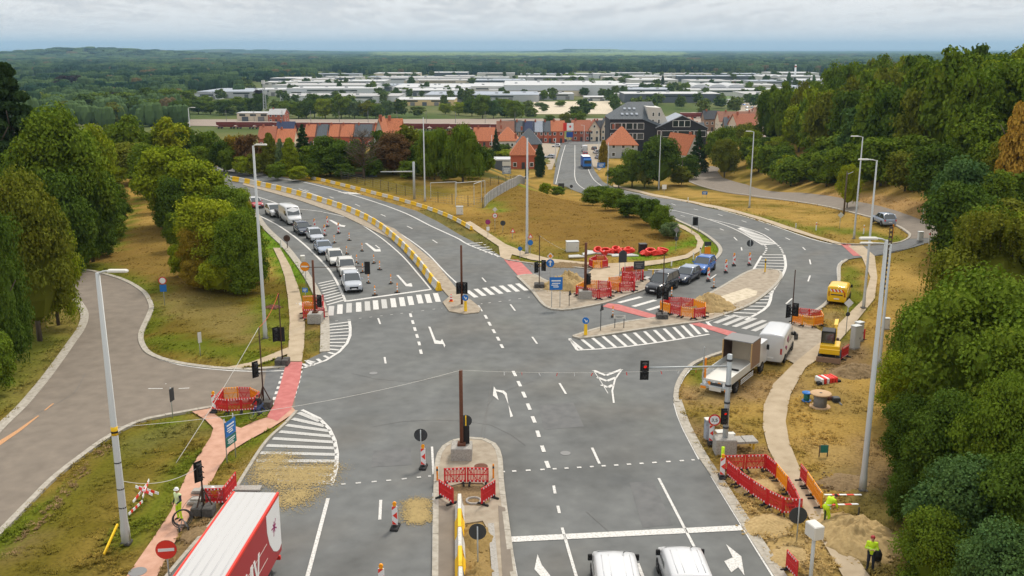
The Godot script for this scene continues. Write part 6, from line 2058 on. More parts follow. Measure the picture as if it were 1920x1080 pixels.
	sign_post("white diamond above a speed limit sign on the bank", Vector2(-2.33,-129.33), 2.9, [["diamond", 2.9, .5, "off_white", ""], ["limit", 2.05, .38, "red", "white", "50"]], .1)
	sign_post("purple no stopping disc with a white plate below", Vector2(-3.17,-124.71), 2.2, [["disc", 2.0, .34, "no_parking_purple", ""], ["board", 1.1, .4, "white", "", "", .5]])
	sign_post("round sign seen from behind on the dry bank", Vector2(-1.23,-127.75), 1.5, [["disc", 1.3, .36, "sign_back", ""]])
	sign_post("fallen red triangle sign by the dry bank", Vector2(0.07,-123.23), 1.2, [["triangle", 1.1, .38, "red", "white"]], .3)
	sign_post("yield and blue cycle signs beside the lamp on the bank", Vector2(2.2,-113.79), 2.3, [["triangle", 2.2, .34, "red", "white"], ["disc", 1.4, .34, "blue", ""]], .2)
	sign_post("small round blue sign left of the bank lamp", Vector2(0.94,-110.15), 1.5, [["disc", 1.4, .26, "blue", ""]])
	sign_post("no entry sign of orange hue beside the queue", Vector2(-21.35,-96.64), 2.6, [["noentry", 2.3, .5, "orange", "white"]], -.1)
	sign_post("small blue and white sign on the left verge", Vector2(-20.49,-92.25), 1.1, [["board", .9, .55, "blue", "white", "", .45]])
	sign_post("group of sign boards seen from behind on the sign island", Vector2(11.74,-99.72), 3.2, [["board", 2.6, .9, "sign_back", "", "", 1.1], ["disc", 3.0, .38, "sign_back", ""]], .25, "steel", "direction_sign", 2, .6)
	sign_post("stack of dark arrow boards behind the red barriers", Vector2(13.41,-98.99), 2.3, [["board", 1.9, 1.2, "sign_back", "mid_grey", "", .9]], .2, "steel", "direction_sign", 2, .6)
	sign_post("white street name board on two posts on the splitter island", Vector2(9.49,-81.57), 1.2, [["board", 1.15, 1.1, "off_white", "mid_grey", "", .32]], 0.0, "dark_grey", "name_board", 2, .8)
	sign_post("triangular sign seen from behind left of the name board", Vector2(7.76,-80.74), 2.4, [["triangle", 2.2, .36, "sign_back", "sign_back"]], 1.0, "dark_grey")
	sign_post("small dark sign by the concrete block on the sign island", Vector2(5.48,-89), 1.6, [["triangle", 1.4, .3, "sign_back", "sign_back"]], 1.0, "dark_grey")
	sign_post("large dark sign with two panels by the right carriageway", Vector2(24.73,-127.79), 2.2, [["board", 1.55, .72, "sign_back", "", "", 1.15], ["board", 1.55, .5, "dark_grey", "", "", 1.0]], -.1, "steel", "road_sign", 2, .9)
	sign_post("large dark sign board by the town road", Vector2(12.22,-237.68), 2.4, [["board", 1.7, 1.5, "sign_back", "", "", 1.5]], 0.0, "steel", "road_sign", 2, 1.2)
	sign_post("small dark sign right of the dark board", Vector2(14.8,-238.57), 2.0, [["disc", 1.7, .4, "sign_back", ""]])
	sign_post("blue direction sign beside the right carriageway", Vector2(42.14,-208.67), 1.6, [["board", 1.2, 1.15, "blue", "white", "", .7]], -.2, "steel", "direction_sign", 2, .8)
	sign_post("white square sign on the verge right of the lamp", Vector2(36.52,-229.23), 2.6, [["board", 2.0, 1.1, "white", "", "", 1.1]])
	sign_post("grey diamond sign seen from behind by the right side road", Vector2(45.09,-130.23), 2.4, [["diamond", 2.0, .62, "off_white", ""]], 0.0)
	sign_post("grey diamond sign above a dark disc at the end of the bank", Vector2(20.14,-115.7), 2.9, [["diamond", 2.6, .55, "mid_grey", ""], ["disc", 1.5, .26, "sign_back", ""]])
	sign_post("white diamond sign beside the excavator", Vector2(29.1,-80.25), 3.0, [["diamond", 2.75, .62, "white", ""], ["disc", 1.75, .2, "sign_back", ""]], .1)
	sign_post("round sign seen from behind on the dug median", Vector2(-1.62,-40.98), 2.3, [["disc", 2.0, .42, "sign_back", ""]], PI)
	sign_post("round sign seen from behind beside the speed camera", Vector2(14.4,-44.06), 2.2, [["disc", 1.25, .46, "sign_back", ""]], PI)
	sign_post("weight limit sign with a red ring beside the concrete block", Vector2(12.55,-55.77), 2.1, [["limit", 1.75, .38, "red", "white", "3,5"]], -.1)
	sign_post("small teal plate on posts in the dry grass", Vector2(18.85,-53.99), .8, [["board", .6, .45, "green_teal", "", "", .5]], 0.0, "bark", "road_sign", 2, .5)
	sign_post("orange sign seen from behind by the right carriageway bend", Vector2(22.74,-109.57), 2.0, [["board", 1.3, .8, "orange", "", "", .9], ["board", 2.1, .9, "sign_back", "", "", .5]], .3)
	sign_post("blue town sign at the kerb right of the blue lorry", Vector2(27.05,-291.48), 2.6, [["board", 2.0, 2.4, "blue", "white", "", 1.6]], 0.0, "steel", "direction_sign", 2, 1.4)
	sign_post("white information boards in front of the brick house", Vector2(-1.2,-215.06), 3.6, [["board", 3.0, 2.0, "off_white", "", "", 1.0], ["board", 1.5, 2.0, "roof_light", "white", "", 1.6]], 0.0, "steel", "road_sign", 2, 1.4)
	sign_post("round dark sign with a beacon in the right hand lane", Vector2(28,-110.74), 2.3, [["disc", 1.9, .4, "sign_back", ""]], PI)
	sign_post("round dark sign on the lane left of the bottom median", Vector2(-5.38,-52.76), 2.3, [["disc", 1.95, .4, "sign_back", ""]], PI)
	sign_post("round dark sign with amber lamp behind the rusty median post", Vector2(-2.84,-55.27), 2.2, [["disc", 1.85, .38, "sign_back", ""]], PI, "barrier_yellow")
	for q in [["white marker post with a red reflector beside the far path", Vector2(41.62,-129.45), 1.1, "white", "red"], ["white marker post on the small green island", Vector2(22.67,-113.17), 1.0, "white", "dark_grey"], ["second white marker post on the small green island", Vector2(23.13,-112.55), 1.2, "white", "dark_grey"], ["leaning white marker on the left of the green island", Vector2(21.34,-110.45), .9, "white", ""], ["white marker post on the left verge", Vector2(-28.86,-117.66), 1.0, "white", ""],
			["white and red post in the grass by the hill road", Vector2(46.73,-125.59), 1.3, "white", "orange"], ["orange post at the bend of the hill road", Vector2(48.94,-121.43), 1.9, "orange", ""], ["pale post by the mouth of the hill road", Vector2(51.47,-116.29), 1.6, "off_white", "red"], ["orange post by the far edge of the hill road", Vector2(55.44,-126.73), 2.0, "wood", ""], ["white post by the far edge of the hill road", Vector2(55.44,-127.96), 1.8, "off_white", ""], ["yellow bollard at the corner of the slip lane zebra", Vector2(15.08,-99.96), 1.2, "barrier_yellow", ""], ["white marker by the far path near the carriageway", Vector2(33.85,-183.2), .8, "white", ""], ["second white marker by the far path", Vector2(39.35,-131.21), .7, "off_white", ""],
			["yellow post at the head of the splitter island", Vector2(27.98,-103.5), 1.6, "barrier_yellow", "dark_grey"], ["small white stone on the small green island", Vector2(18.21,-107.01), .6, "white", ""]]:
		small_post(q[0], q[1], q[2], q[3], q[4])
	cabinet("white utility cabinet on the verge of the left road", Vector2(-7.82,-141.99), 1.0, 1.2, .5)
	cabinet("white cabinet in the dry grass by the right thicket", Vector2(33.02,-81.4), .5, .95, .35)
	cabinet("tall pale cabinet beside the dug hole on the right", Vector2(28.3,-75.79), .7, 1.9, .5, .5, "lamp_grey")
	cabinet("second tall pale cabinet behind the first one", Vector2(29.34,-77.89), .6, 1.6, .5, .5, "lamp_grey")
	cabinet("pale square block at the foot of the dry bank", Vector2(7.37,-115.05), 1.5, 1.2, .9, .1)
	cabinet("small blue cabinet by the mouth of the right side road", Vector2(51.25,-118.45), .6, 1.1, .5)
	var cam := thing("speed_camera", "white speed camera box on a post at the lower right", "speed camera", at(Vector2(13.41,-38.7)), .3)
	st = newst(true)
	tube(st, Vector3.ZERO, Vector3(0, 3.1, 0), .09, .08, 10)
	obj("post", st, M("lamp_grey"), cam)
	st = newst()
	bbox(st, Vector3(0, 3.35, 0), Vector3(.52, .62, .75), .04)
	var hs := obj("housing", st, M("off_white"), cam)
	st = newst()
	box(st, Vector3(-.13, 3.4, -.385), Vector3(.18, .22, .02))
	box(st, Vector3(.13, 3.3, -.385), Vector3(.16, .16, .02))
	obj("lens", st, M("glass"), hs)
	cam = thing("speed_camera", "small grey camera box on a post beside the queue", "speed camera", at(Vector2(-23.08,-103.5)), .3)
	st = newst()
	tube(st, Vector3.ZERO, Vector3(0, 1.4, 0), .06)
	obj("post", st, M("lamp_grey"), cam)
	st = newst()
	bbox(st, Vector3(0, 1.7, 0), Vector3(.5, .6, .6), .04)
	obj("housing", st, M("off_white"), cam)
	var bs := thing("electricity_sign", "dark round sign with red edge at the kerb of the queue", "road sign", at(Vector2(-27.91,-117)))
	st = newst()
	tube(st, Vector3.ZERO, Vector3(0, 1.2, 0), .05)
	disc(st, Vector3(0, 1.3, .06), .42, .04)
	obj("plate", st, M("dark_rust"), bs)
	# cables and tape between the temporary poles
	var b := at(Vector2(-3.03,-53.84), 5.63)
	wire("cable", "thin yellowish cable from the median post to the left lamp", "cable", b, at(Vector2(-19.33,-43.62), 6.2), .5, .011, "off_white")
	var arm := at(Vector2(13.04,-54.79), 5.5)
	wire("cable", "thin cable from the median post to the right signal arm", "cable", b, arm, .25, .01, "off_white")
	for k in 13:
		var t := .16 + .065 * k
		var q := b.lerp(arm, t) - Vector3(0, t * (1.0 - t), 0)
		st = newst()
		box(st, Vector3(0, -.1, 0), Vector3(.05, .22, .01), Basis(Vector3(0, 0, 1), .5 * sin(k * 2.3)))
		tag(obj("warning_ribbon", st, M("bright_red" if k % 2 else "white"), self, q, Vector3(0, k * 1.3, 0)), "scrap of red and white tape hanging from the cable", "warning tape", "tape scraps on the cable over the junction")
	var i := at(Vector2(-17.19,-62.6), 5.69)
	var hh := at(Vector2(-17.99,-71.64), 5.79)
	wire("warning_tape", "red and white tape between the two thin left signal posts", "warning tape", i, hh, .35, .014, "red")
	wire("rope", "pale rope slanting from the tripod signal to the grass", "rope", i, at(Vector2(-20.1,-53.22)), .15, .018, "off_white")
	wire("cable", "sagging cable from the left lamp to the portable signal", "cable", at(Vector2(-19.33,-43.62), 3.4), at(Vector2(-16.42,-46.82), 2.7), .5, .015, "off_white")
	wire("cable", "cable from the thin bank signal post to the grass", "cable", at(Vector2(2.82,-96.64), 5.51), at(Vector2(6.56,-115.7)), .1, .015, "off_white")
	# fences and the sports field
	panel_fence("grey concrete panel fence curving along the dry bank", smooth_line(p2([-4.33,-148.46,-3.79,-153.85,-2.68,-159.61,-0.94,-167.51,0.81,-180.82,3.61,-259.13]), 2.4), 1.7, "roof_grey")
	mesh_fence("rusty wire fence along the sports field", smooth_line(p2([-32.3,-181.24,-24.82,-171.12,-17.98,-160.82,-12.06,-153.85,-4.56,-147.95]), 3.0), 1.7)
	mesh_fence("wire fence on the far side of the sports field", smooth_line(p2([-5.25,-171.12,0,-183.7,3.57,-256.22]), 3.0), 1.5)
	goal("white goal frame in the middle of the sports field", Vector2(-11.39,-159.02), 4.4, 2.6, .3)
	goal("white goal frame at the right end of the sports field", Vector2(-6.58,-150.57), 5.2, 3.8, .5)
	goal("tall white posts behind the right goal frame", Vector2(-5.48,-152.74), 3.0, 3.4, 1.2)
	white_blocks()

func panel_fence(label: String, p: PackedVector2Array, h: float, m: String):
	var o := thing("panel_fence", label, "fence")
	for k in p.size() - 1:
		var a := at(p[k])
		var b := at(p[k + 1])
		var st := newst()
		var d := (b - a)
		var mid := (a + b) * .5 + Vector3(0, h * .5, 0)
		box(st, mid, Vector3(d.length() * .97, h, .06), Basis(Vector3(d.x, 0, d.z).normalized(), Vector3.UP, Vector3(d.x, 0, d.z).normalized().cross(Vector3.UP)))
		obj("panel", st, M(m), o)
		st = newst()
		box(st, a + Vector3(0, h * .52, 0), Vector3(.14, h * 1.05, .14))
		obj("post", st, M("concrete"), o)

func mesh_fence(label: String, p: PackedVector2Array, h: float):
	var o := thing("wire_fence", label, "fence")
	var st := newst()
	for k in p.size() - 1:
		for y in [.1, .5, .9, 1.3, h - .05]:
			tube(st, at(p[k], y), at(p[k + 1], y), .012, .012, 4)
		for m in 5:
			var q := p[k].lerp(p[k + 1], m / 5.0)
			tube(st, at(q, .05), at(q, h), .008, .008, 4)
	obj("mesh", st, M("mid_grey"), o)
	for k in p.size():
		st = newst()
		tube(st, at(p[k]), at(p[k], h + .1), .05, .05, 6)
		obj("post", st, M("bark"), o)

func goal(label: String, p: Vector2, w: float, h: float, turn: float):
	var o := thing("goal_frame", label, "goal", at(p), turn)
	for s in [-.5, .5]:
		var st := newst()
		tube(st, Vector3(w * s, 0, 0), Vector3(w * s, h, 0), .05)
		obj("post", st, M("lamp_grey"), o)
	var st := newst()
	tube(st, Vector3(-w * .5, h, 0), Vector3(w * .5, h, 0), .05)
	obj("crossbar", st, M("lamp_grey"), o)

func white_blocks():
	# the concrete barriers: blocks laid end to end, white and yellow by turns
	chain("white and yellow concrete barrier between queue and left road", smooth_line(p2([-53.7,-181.24,-50.45,-178.23,-43.92,-171.12,-36.1,-161.43,-26.47,-147.43,-19.66,-134.3,-14.69,-120.74,-10.71,-107.57,-8.32,-98.28,-7.42,-95.29]), 1.0), 2, .55, .85)
	chain("low white and yellow kerb barrier on the far edge of the left road", smooth_line(p2([-64.25,-208.36,-57.85,-204.43,-47.51,-194.32,-36.19,-180.48,-23.73,-163.28,-14.2,-148.99,-8.53,-137.81,-5.47,-129.33]), 1.0), 2, .35, .5)
	chain("yellow and white concrete barrier on the bottom median", smooth_line(p2([-2.82,-47.37,-2.67,-44.61,-2.48,-41.47,-2.31,-38.7,-2.18,-36.23]), .9), 2, .5, .85)

func chain(label: String, p: PackedVector2Array, every: int, w: float, h: float):
	var o := thing("concrete_barrier", label, "barrier")
	var k := 0
	var n := 0
	while k < p.size() - 1:
		var e := mini(k + every, p.size() - 1)
		var st := newst()
		var rings: Array = []
		for i in range(k, e + 1):
			var d := (p[mini(i + 1, p.size() - 1)] - p[maxi(i - 1, 0)]).normalized()
			var c := p[i]
			if i == k:
				c += d * .02
			if i == e:
				c -= d * .02
			var s := Vector2(-d.y, d.x)
			var yel := n % 2 == 1
			var ww := w * (1.04 if yel else 1.0)
			var hh := h + (.02 if yel else 0.0)
			var r := PackedVector3Array()
			for q in [[-.5, .0], [-.5, .12], [-.28, .4], [-.2, .94], [-.15, 1.0], [.15, 1.0], [.2, .94], [.28, .4], [.5, .12], [.5, .0]]:
				r.append(at(c + s * q[0] * ww, q[1] * hh + .02))
			rings.append(r)
		loft(st, rings)
		obj("block", st, M("barrier_yellow" if n % 2 == 1 else "block_white"), o)
		k = e
		n += 1

# ---------------------------------------------------------------- road works
func barrier_proto(col: String) -> Node3D:
	# a plastic barrier panel 2 m long: frame with uprights and a cross, reflectors along the top, two rubber feet
	var key := "bar_" + col
	if cache.has(key):
		return cache[key]
	var o := Node3D.new()
	o.name = "barrier_panel"
	var st := newst()
	for y in [.2, .96]:
		bbox(st, Vector3(0, y, 0), Vector3(1.86, .11, .055), .012)
	bbox(st, Vector3(0, .6, 0), Vector3(1.8, .05, .04), .01)
	for x in [-.9, .9]:
		bbox(st, Vector3(x, .58, 0), Vector3(.12, .9, .06), .015)
	for k in 13:
		box(st, Vector3(-.78 + .13 * k, .58, 0), Vector3(.07, .7, .03))
	for s in [-1.0, 1.0]:
		box(st, Vector3(s * .42, .58, 0), Vector3(.95, .05, .026), Basis(Vector3(0, 0, 1), s * .72))
	put("panel", done(st), M(col), o)
	for y in [.955, .2]:
		for k in 5:
			put("reflector", box_mesh(.12, .085, .064), M("white"), o, Vector3(-.66 + .33 * k, y - .04, 0))
	for x in [-.72, .72]:
		st = newst()
		bbox(st, Vector3(x, .05, 0), Vector3(.16, .1, .7), .02)
		bbox(st, Vector3(x, .12, 0), Vector3(.12, .1, .2), .01)
		put("foot", done(st), M("rubber"), o)
	cache[key] = o
	return o

func barriers(where: String, p: PackedVector2Array, cols: String, lift := 0.0):
	# one panel between each pair of points; r red, o orange, y yellow
	for i in p.size() - 1:
		var k := {"r": "barrier_red", "o": "orange", "y": "amber"}
		var ch := cols[i % cols.length()]
		if ch == "-":
			continue
		var a := p[i]
		var b := p[i + 1]
		var o: Node3D = barrier_proto(k[ch]).duplicate()
		o.name = numbered("barrier_panel")
		add_child(o)
		var m := (a + b) * .5
		o.position = at(m, lift)
		var d := b - a
		o.rotation.y = -atan2(d.y, d.x)
		o.scale.x = clampf(d.length() / 1.98, .55, 1.15)
		var word: String = {"r": "red", "o": "orange", "y": "yellow"}[ch]
		tag(o, "%s plastic barrier panel %s" % [word, where], "barrier panel", "%s barrier panels %s" % [word, where])

func beacon(label: String, p: Vector2, turn := 0.0, lamp_on := true, lift := 0.0):
	var o := thing("beacon_board", label, "beacon board", at(p, lift), turn)
	var st := newst()
	bbox(st, Vector3(0, .06, 0), Vector3(.42, .12, .8), .03)
	bbox(st, Vector3(0, .15, 0), Vector3(.2, .1, .3), .02)
	obj("foot", st, M("rubber"), o)
	st = newst()
	bbox(st, Vector3(0, .72, 0), Vector3(.28, 1.06, .05), .012)
	var b := obj("board", st, M("white"), o)
	for s in [-1.0, 1.0]:
		st = newst()
		var t := Transform3D(Basis(Vector3.RIGHT, PI * .5), Vector3(0, .72, s * .032))
		for q in [[[-.13, .13, -.18, -.02]], ]:
			prism(st, PackedVector2Array([Vector2(-.1, 0), Vector2(.13, -.2), Vector2(.13, .2)]), -.006, .006, t)
			prism(st, PackedVector2Array([Vector2(-.13, -.5), Vector2(.1, -.5), Vector2(-.13, -.3)]), -.006, .006, t)
			prism(st, PackedVector2Array([Vector2(-.13, .3), Vector2(.1, .5), Vector2(-.13, .5)]), -.006, .006, t)
		obj("stripe", st, M("bright_red"), b)
	if lamp_on:
		st = newst()
		bbox(st, Vector3(0, 1.27, 0), Vector3(.16, .06, .1), .01)
		disc(st, Vector3(0, 1.38, 0), .1, .09, 12)
		obj("warning_lamp", st, M("amber"), o)

func delineator(label: String, p: Vector2, group: String, proto = null):
	if not cache.has("delin"):
		var o := Node3D.new()
		o.name = "delineator"
		var st := newst()
		bbox(st, Vector3(0, .05, 0), Vector3(.32, .1, .55), .02)
		put("foot", done(st), M("rubber"), o)
		st = newst(true)
		lathe(st, [[.065, .08], [.055, 1.02], [.0, 1.05]], 8)
		put("tube", done(st), M("orange"), o)
		for y in [.3, .58]:
			st = newst(true)
			lathe(st, [[.068, y], [.066, y + .17]], 8)
			put("sleeve", done(st), M("white"), o)
		cache.delin = o
	var c: Node3D = cache.delin.duplicate()
	c.name = numbered("delineator")
	add_child(c)
	c.position = at(p)
	c.rotation.y = p.x
	tag(c, label, "delineator", group)

func cone(label: String, p: Vector2):
	var o := thing("traffic_cone", label, "traffic cone", at(p, .1))
	var st := newst()
	bbox(st, Vector3(0, .025, 0), Vector3(.42, .05, .42), .01)
	obj("base", st, M("orange"), o)
	st = newst(true)
	lathe(st, [[.16, .05], [.03, .75]], 14)
	obj("cone", st, M("bright_red"), o)
	for y in [.25, .48]:
		st = newst(true)
		lathe(st, [[.165 - .186 * (y - .05), y], [.165 - .186 * (y + .07), y + .12]], 14)
		obj("band", st, M("white"), o)

func heap(called: String, label: String, p: Vector2, rx: float, rz: float, h: float, m: String, turn := 0.0, lift := 0.0):
	var st := newst(true)
	st.set_color(Color.WHITE)
	var n := 56
	var rings: Array = []
	for j in 25:
		var t := j / 24.0
		var r := PackedVector3Array()
		for i in n:
			var a := TAU * i / n
			var k := 1.0 + .3 * fn.get_noise_2d(cos(a) * 3.0 + p.x, sin(a) * 3.0 + p.y)
			var rr := (1.0 - t) * k
			var x := cos(a) * rr * rx
			var z := sin(a) * rr * rz
			var b := fn.get_noise_2d(x * 1.6 + p.x * 3.0, z * 1.6) * .5 + fn.get_noise_2d(x * 7.0 + p.x, z * 7.0 + 9.0) * .2
			r.append(Vector3(x, h * (1.0 - pow(1.0 - t, 1.4)) * (1.0 + b) if j > 0 else -.1, z))
		rings.append(r)
	loft(st, rings, false)
	rng.seed = int(absf(p.x) * 100.0) + 5
	for c in int(rx * rz * 34.0):
		var a := rng.randf() * TAU
		var d := rng.randf_range(.75, 1.3)
		var s := rng.randf_range(.03, .1)
		blob(st, Vector3(cos(a) * rx * d, maxf(0.0, (1.0 - d) * h) + .01, sin(a) * rz * d), Vector3(s, s * .7, s), Color.WHITE, 4)
	var o := obj(called, st, M(m), self, at(p, lift), Vector3(0, turn, 0))
	tag(o, label, called.replace("_", " "))

func plank(called: String, label: String, a: Vector3, b: Vector3, w: float, th: float, m: String, stripes := 0, cat := "plank", group := ""):
	var o := thing(called, label, cat, (a + b) * .5, 0.0, group)
	var d := b - a
	var bs := along(d)
	var st := newst()
	if stripes == 0:
		box(st, Vector3.ZERO, Vector3(w, d.length(), th), bs)
		obj("board", st, M(m), o)
		return
	for k in stripes:
		st = newst()
		box(st, d * ((k + .5) / stripes - .5), Vector3(w, d.length() / stripes, th), bs)
		obj("segment", st, M("bright_red" if k % 2 else "white"), o)

func reel(label: String, p: Vector2, r: float, h: float, m: String, core: String):
	var o := thing("cable_reel", label, "cable reel", at(p))
	for y in [.04, h]:
		var st := newst(true)
		lathe(st, [[r * .97, y - .04], [r, y - .02], [r, y + .02], [r * .97, y + .04]], 24)
		obj("flange", st, M(m), o)
	var st := newst(true)
	lathe(st, [[r * .62, .06], [r * .62, h - .05]], 20)
	obj("winding", st, M(core), o)
	st = newst(true)
	lathe(st, [[r * .14, h + .03], [r * .14, h + .05]], 12)
	obj("hub", st, M("dark_grey"), o)

func red_coils(label: String, p: Vector2, n: int, spread: float):
	var o := thing("pipe_coil_heap", label, "pipe coils", at(p))
	o.scale.y = .7
	rng.seed = int(p.x * 10.0) + 77
	for k in n:
		var c := Vector3((k - (n - 1) * .5) * spread, .35 + .25 * (k % 2), rng.randf_range(-.5, .5))
		var b := Basis.from_euler(Vector3(rng.randf_range(-.6, .6), rng.randf() * TAU, rng.randf_range(-.5, .5)))
		var st := newst(true)
		var pts: Array = []
		for i in 55:
			var a := TAU * i / 13.0
			var r := .44 + .1 * sin(i * .9 + k)
			pts.append(c + b * Vector3(cos(a) * r * 1.25, (i / 13.0) * .2 - .35, sin(a) * r))
		path_tube(st, pts, .13, 7)
		obj("coil", st, M("bright_red"), o)

func build_road_works():
	# barrier panels, cluster by cluster
	barriers("round the rusty post beside the queue", p2([-19.61,-87.07,-18.76,-87.07,-17.78,-87.45,-17.24,-84.86,-18.05,-84.5,-19.07,-84.5,-19.61,-87.07]), "orrrrr")
	barriers("in a low second row by the queue post", p2([-20.1,-89.39,-19.16,-89.59,-18.28,-89.79]), "or")
	barriers("in the ring by the left red crossing", p2([-20.25,-61.59,-19.29,-61.29,-18.44,-61.49,-17.58,-61.69,-17.5,-62.8,-18.39,-63.64,-19.28,-63.74,-20.23,-63.53,-20.25,-61.59]), "rrrroryr")
	barriers("at the pit beside the lorry", p2([-16.49,-47.68,-15.64,-47.75,-15.52,-49.84]), "rr")
	barriers("at the head of the hole in the median", p2([-3.86,-49.97,-2.57,-50.11,-1.3,-50.04]), "rr", .12)
	barriers("on the sides of the hole in the median", p2([-4.03,-48.58,-3.14,-47.43,-2.23,-35.47,-1.67,-47.37,-0.91,-48.51]), "r--r", .12)
	barriers("in the long ring at the lower right", p2([12.38,-52.02,13.65,-52.1,14.89,-52.17,15.17,-50.87,15.31,-49.17,15.29,-47.56,15.18,-46.46,14.45,-46.58,13.79,-47.56,13.24,-48.84,12.8,-50.04,12.43,-51.37]), "rrryrrrrrrrr")
	barriers("along the beige path at the lower right", p2([16.55,-50.87,16.61,-49.84,16.6,-48.64,16.6,-47.12]), "ryy")
	barriers("standing alone at the bottom right", p2([13.04,-41.18,13.25,-40.04]), "r")
	barriers("in the cluster by the thick rusty post", p2([6.36,-93.1,7.41,-92.25,8.51,-91.42,9.85,-92.25,10,-94.84,8.73,-95.29,7.42,-95.29,6.36,-93.1]), "rrrrroy", .12)
	barriers("in the cluster left of the black van", p2([9.72,-95.29,10.8,-94.18,12.47,-94.62,12.75,-96.87,11.39,-97.11,9.96,-96.64]), "orrror", .12)
	barriers("in the cluster behind the arrow boards", p2([11.71,-99.47,12.65,-98.75,13.95,-99.23,14.16,-101.7,13.03,-101.96,11.99,-101.45,11.71,-99.47]), "rrrrrr", .12)
	barriers("in the cluster on the inner grass strip", p2([8.73,-106.45,9.24,-105.36,9.96,-105.36,10.8,-105.9,10.73,-108.41,9.74,-108.41,8.73,-106.45]), "ryrrrr")
	barriers("in the ring on the splitter island", p2([13.89,-87.07,14.67,-85.95,15.5,-85.04,16.55,-84.32,17.73,-84.86,18.05,-86.51,17.19,-87.83,16.08,-88.41,14.96,-88.41,13.89,-87.07]), "yroroyrrry", .12)
	barriers("in the ring beside the white van", p2([25.31,-83.44,25.97,-82.41,26.77,-82.07,27.83,-82.58,28.08,-84.15,27.12,-84.68,26.35,-85.04,25.31,-83.44]), "oyoorror")
	barriers("leaning beside the excavator", p2([26.17,-72.71,27.09,-73.8]), "r")
	barriers("behind the pale cabinets", p2([29.67,-78.82,29.86,-78.19]), "r")
	# beacon boards, delineators, cones
	for q in [["beacon board with amber lamp on the lane left of the median", Vector2(-6.04,-45.17)], ["beacon board below the round dark sign left of the median", Vector2(-5.24,-52.54)], ["beacon board with amber lamp at the lower right ring", Vector2(12.13,-51.16)], ["beacon board at the left red barrier ring", Vector2(-20.32,-61.59)], ["beacon board by the concrete block on the right", Vector2(12.48,-56.1)],
			["beacon board left in the right hand lane", Vector2(23.72,-103.76)], ["beacon board middle in the right hand lane", Vector2(25.4,-107.28)], ["beacon board below the round sign in the right hand lane", Vector2(27.24,-107.57)], ["beacon board beside the blue car", Vector2(20.97,-99.72)],
			["beacon board topmost left of the lane arrows", Vector2(-27.15,-130.14)], ["beacon board topmost right by the lane arrow", Vector2(-25.77,-132.18)], ["beacon board second on the left of the closed lane", Vector2(-24.87,-125.46)], ["beacon board right of the second one in the closed lane", Vector2(-23.3,-126.98)], ["beacon board cut by the bottom edge", Vector2(-5.92,-39.05)]]:
		beacon(q[0], q[1], -.1)
	var dl := p2([-22.69,-120.39,-21.07,-122.15,-19.96,-113.48,-18.38,-115.37,-17.95,-108.41,-16.56,-103.76,-15.97,-108.41,-14.85,-105.09,-15.19,-98.75,-13.79,-93.53,-12.79,-98.51,-11.66,-94.62,-33.98,-145.91])
	for k in dl.size():
		delineator("slim orange and white delineator post in the closed lane beside the queue", dl[k], "delineators in the closed lane")
	delineator("orange and white delineator in front of the black van", Vector2(15.94,-92.89), "")
	delineator("orange and white delineator on the red crossing by the sign island", Vector2(9.33,-85.59), "")
	delineator("orange and white delineator at the corner of the left barrier ring", Vector2(20.91,-96.64), "")
	cone("red and white traffic cone on the tip of the left median", Vector2(-5.95,-90.8))
	for q in [["left of the hole in the median", Vector2(-4.26,-50.52)], ["right of the hole in the median", Vector2(-1.07,-50.87)]]:
		small_post("orange and black flexible post " + q[0], q[1], 1.0, "orange", "dark_grey", .1)
	# earth and sand
	heap("sand_heap", "yellow brown sand heap behind the blue direction sign", Vector2(5.86,-96.64), 2.6, 2.2, 1.5, "sand", 0.0, .1)
	heap("sand_heap", "sand heap behind the barrier ring on the splitter island", Vector2(18.92,-88.61), 2.6, 2.1, 1.35, "sand", .3, .1)
	heap("sand_heap", "large sand heap at the lower right beside the path", Vector2(17.58,-44.06), 2.1, 2.5, 1.0, "sand", .5)
	heap("earth_heap", "low earth heap beside the excavator", Vector2(26.28,-69.6), 2.2, 1.6, .7, "dirt", .2)
	heap("earth_heap", "small earth mound on the inner grass strip", Vector2(5.8,-107.28), 3.4, 1.2, .35, "dirt")
	heap("sand_heap", "dug sand along the trench of the median", Vector2(-1.81,-44.06), .95, 1.7, .5, "trench_soil", .2)
	heap("sand_heap", "dug sand at the lower end of the median trench", Vector2(-1.66,-40.04), 1.0, 2.1, .55, "trench_soil")
	heap("earth_heap", "trodden sand inside the lower right ring", Vector2(13.99,-49.84), 1.6, 1.2, .2, "sand", .4)
	heap("sand_heap", "sandy spoil beside the kerb at the lower right", Vector2(13.31,-45.46), 1.6, 1.1, .25, "sand", .8)
	heap("sand_heap", "sandy spoil at the bottom right beside the camera post", Vector2(13.51,-42.22), 1.3, 1.0, .25, "sand", .8)
	heap("earth_heap", "loose soil beside the pit and the lorry", Vector2(-16.03,-44.61), 1.0, .9, .18, "dirt", .3)
	heap("earth_heap", "dug soil behind the bent worker on the right", Vector2(19.03,-50.52), 1.6, 1.2, .35, "dirt", .3)
	var lo := newst()
	for q in [[Vector2(-2.6,-48.84), 2.4], [Vector2(-1.68,-40.51), 2.0]]:
		pass
	for q in [["dark round manhole cover in the pink cycle path", Vector2(-17.71,-40.84), .42, "mid_grey", .03], ["rusty manhole cover in the paving of the bottom median", Vector2(-1.83,-52.47), .4, "rust", .13], ["grey manhole cover in the lane right of the median", Vector2(3.27,-54.63), .32, "mid_grey", .012], ["grey manhole cover in the middle of the junction", Vector2(-10.59,-69.6), .32, "mid_grey", .012]]:
		var mc := newst()
		lathe(mc, [[q[2], -.02], [q[2], .008], [q[2] * .9, .012], [.0, .014]], 20)
		tag(obj("manhole_cover", mc, M(q[3]), self, at(q[1], q[4])), q[0], "manhole cover")
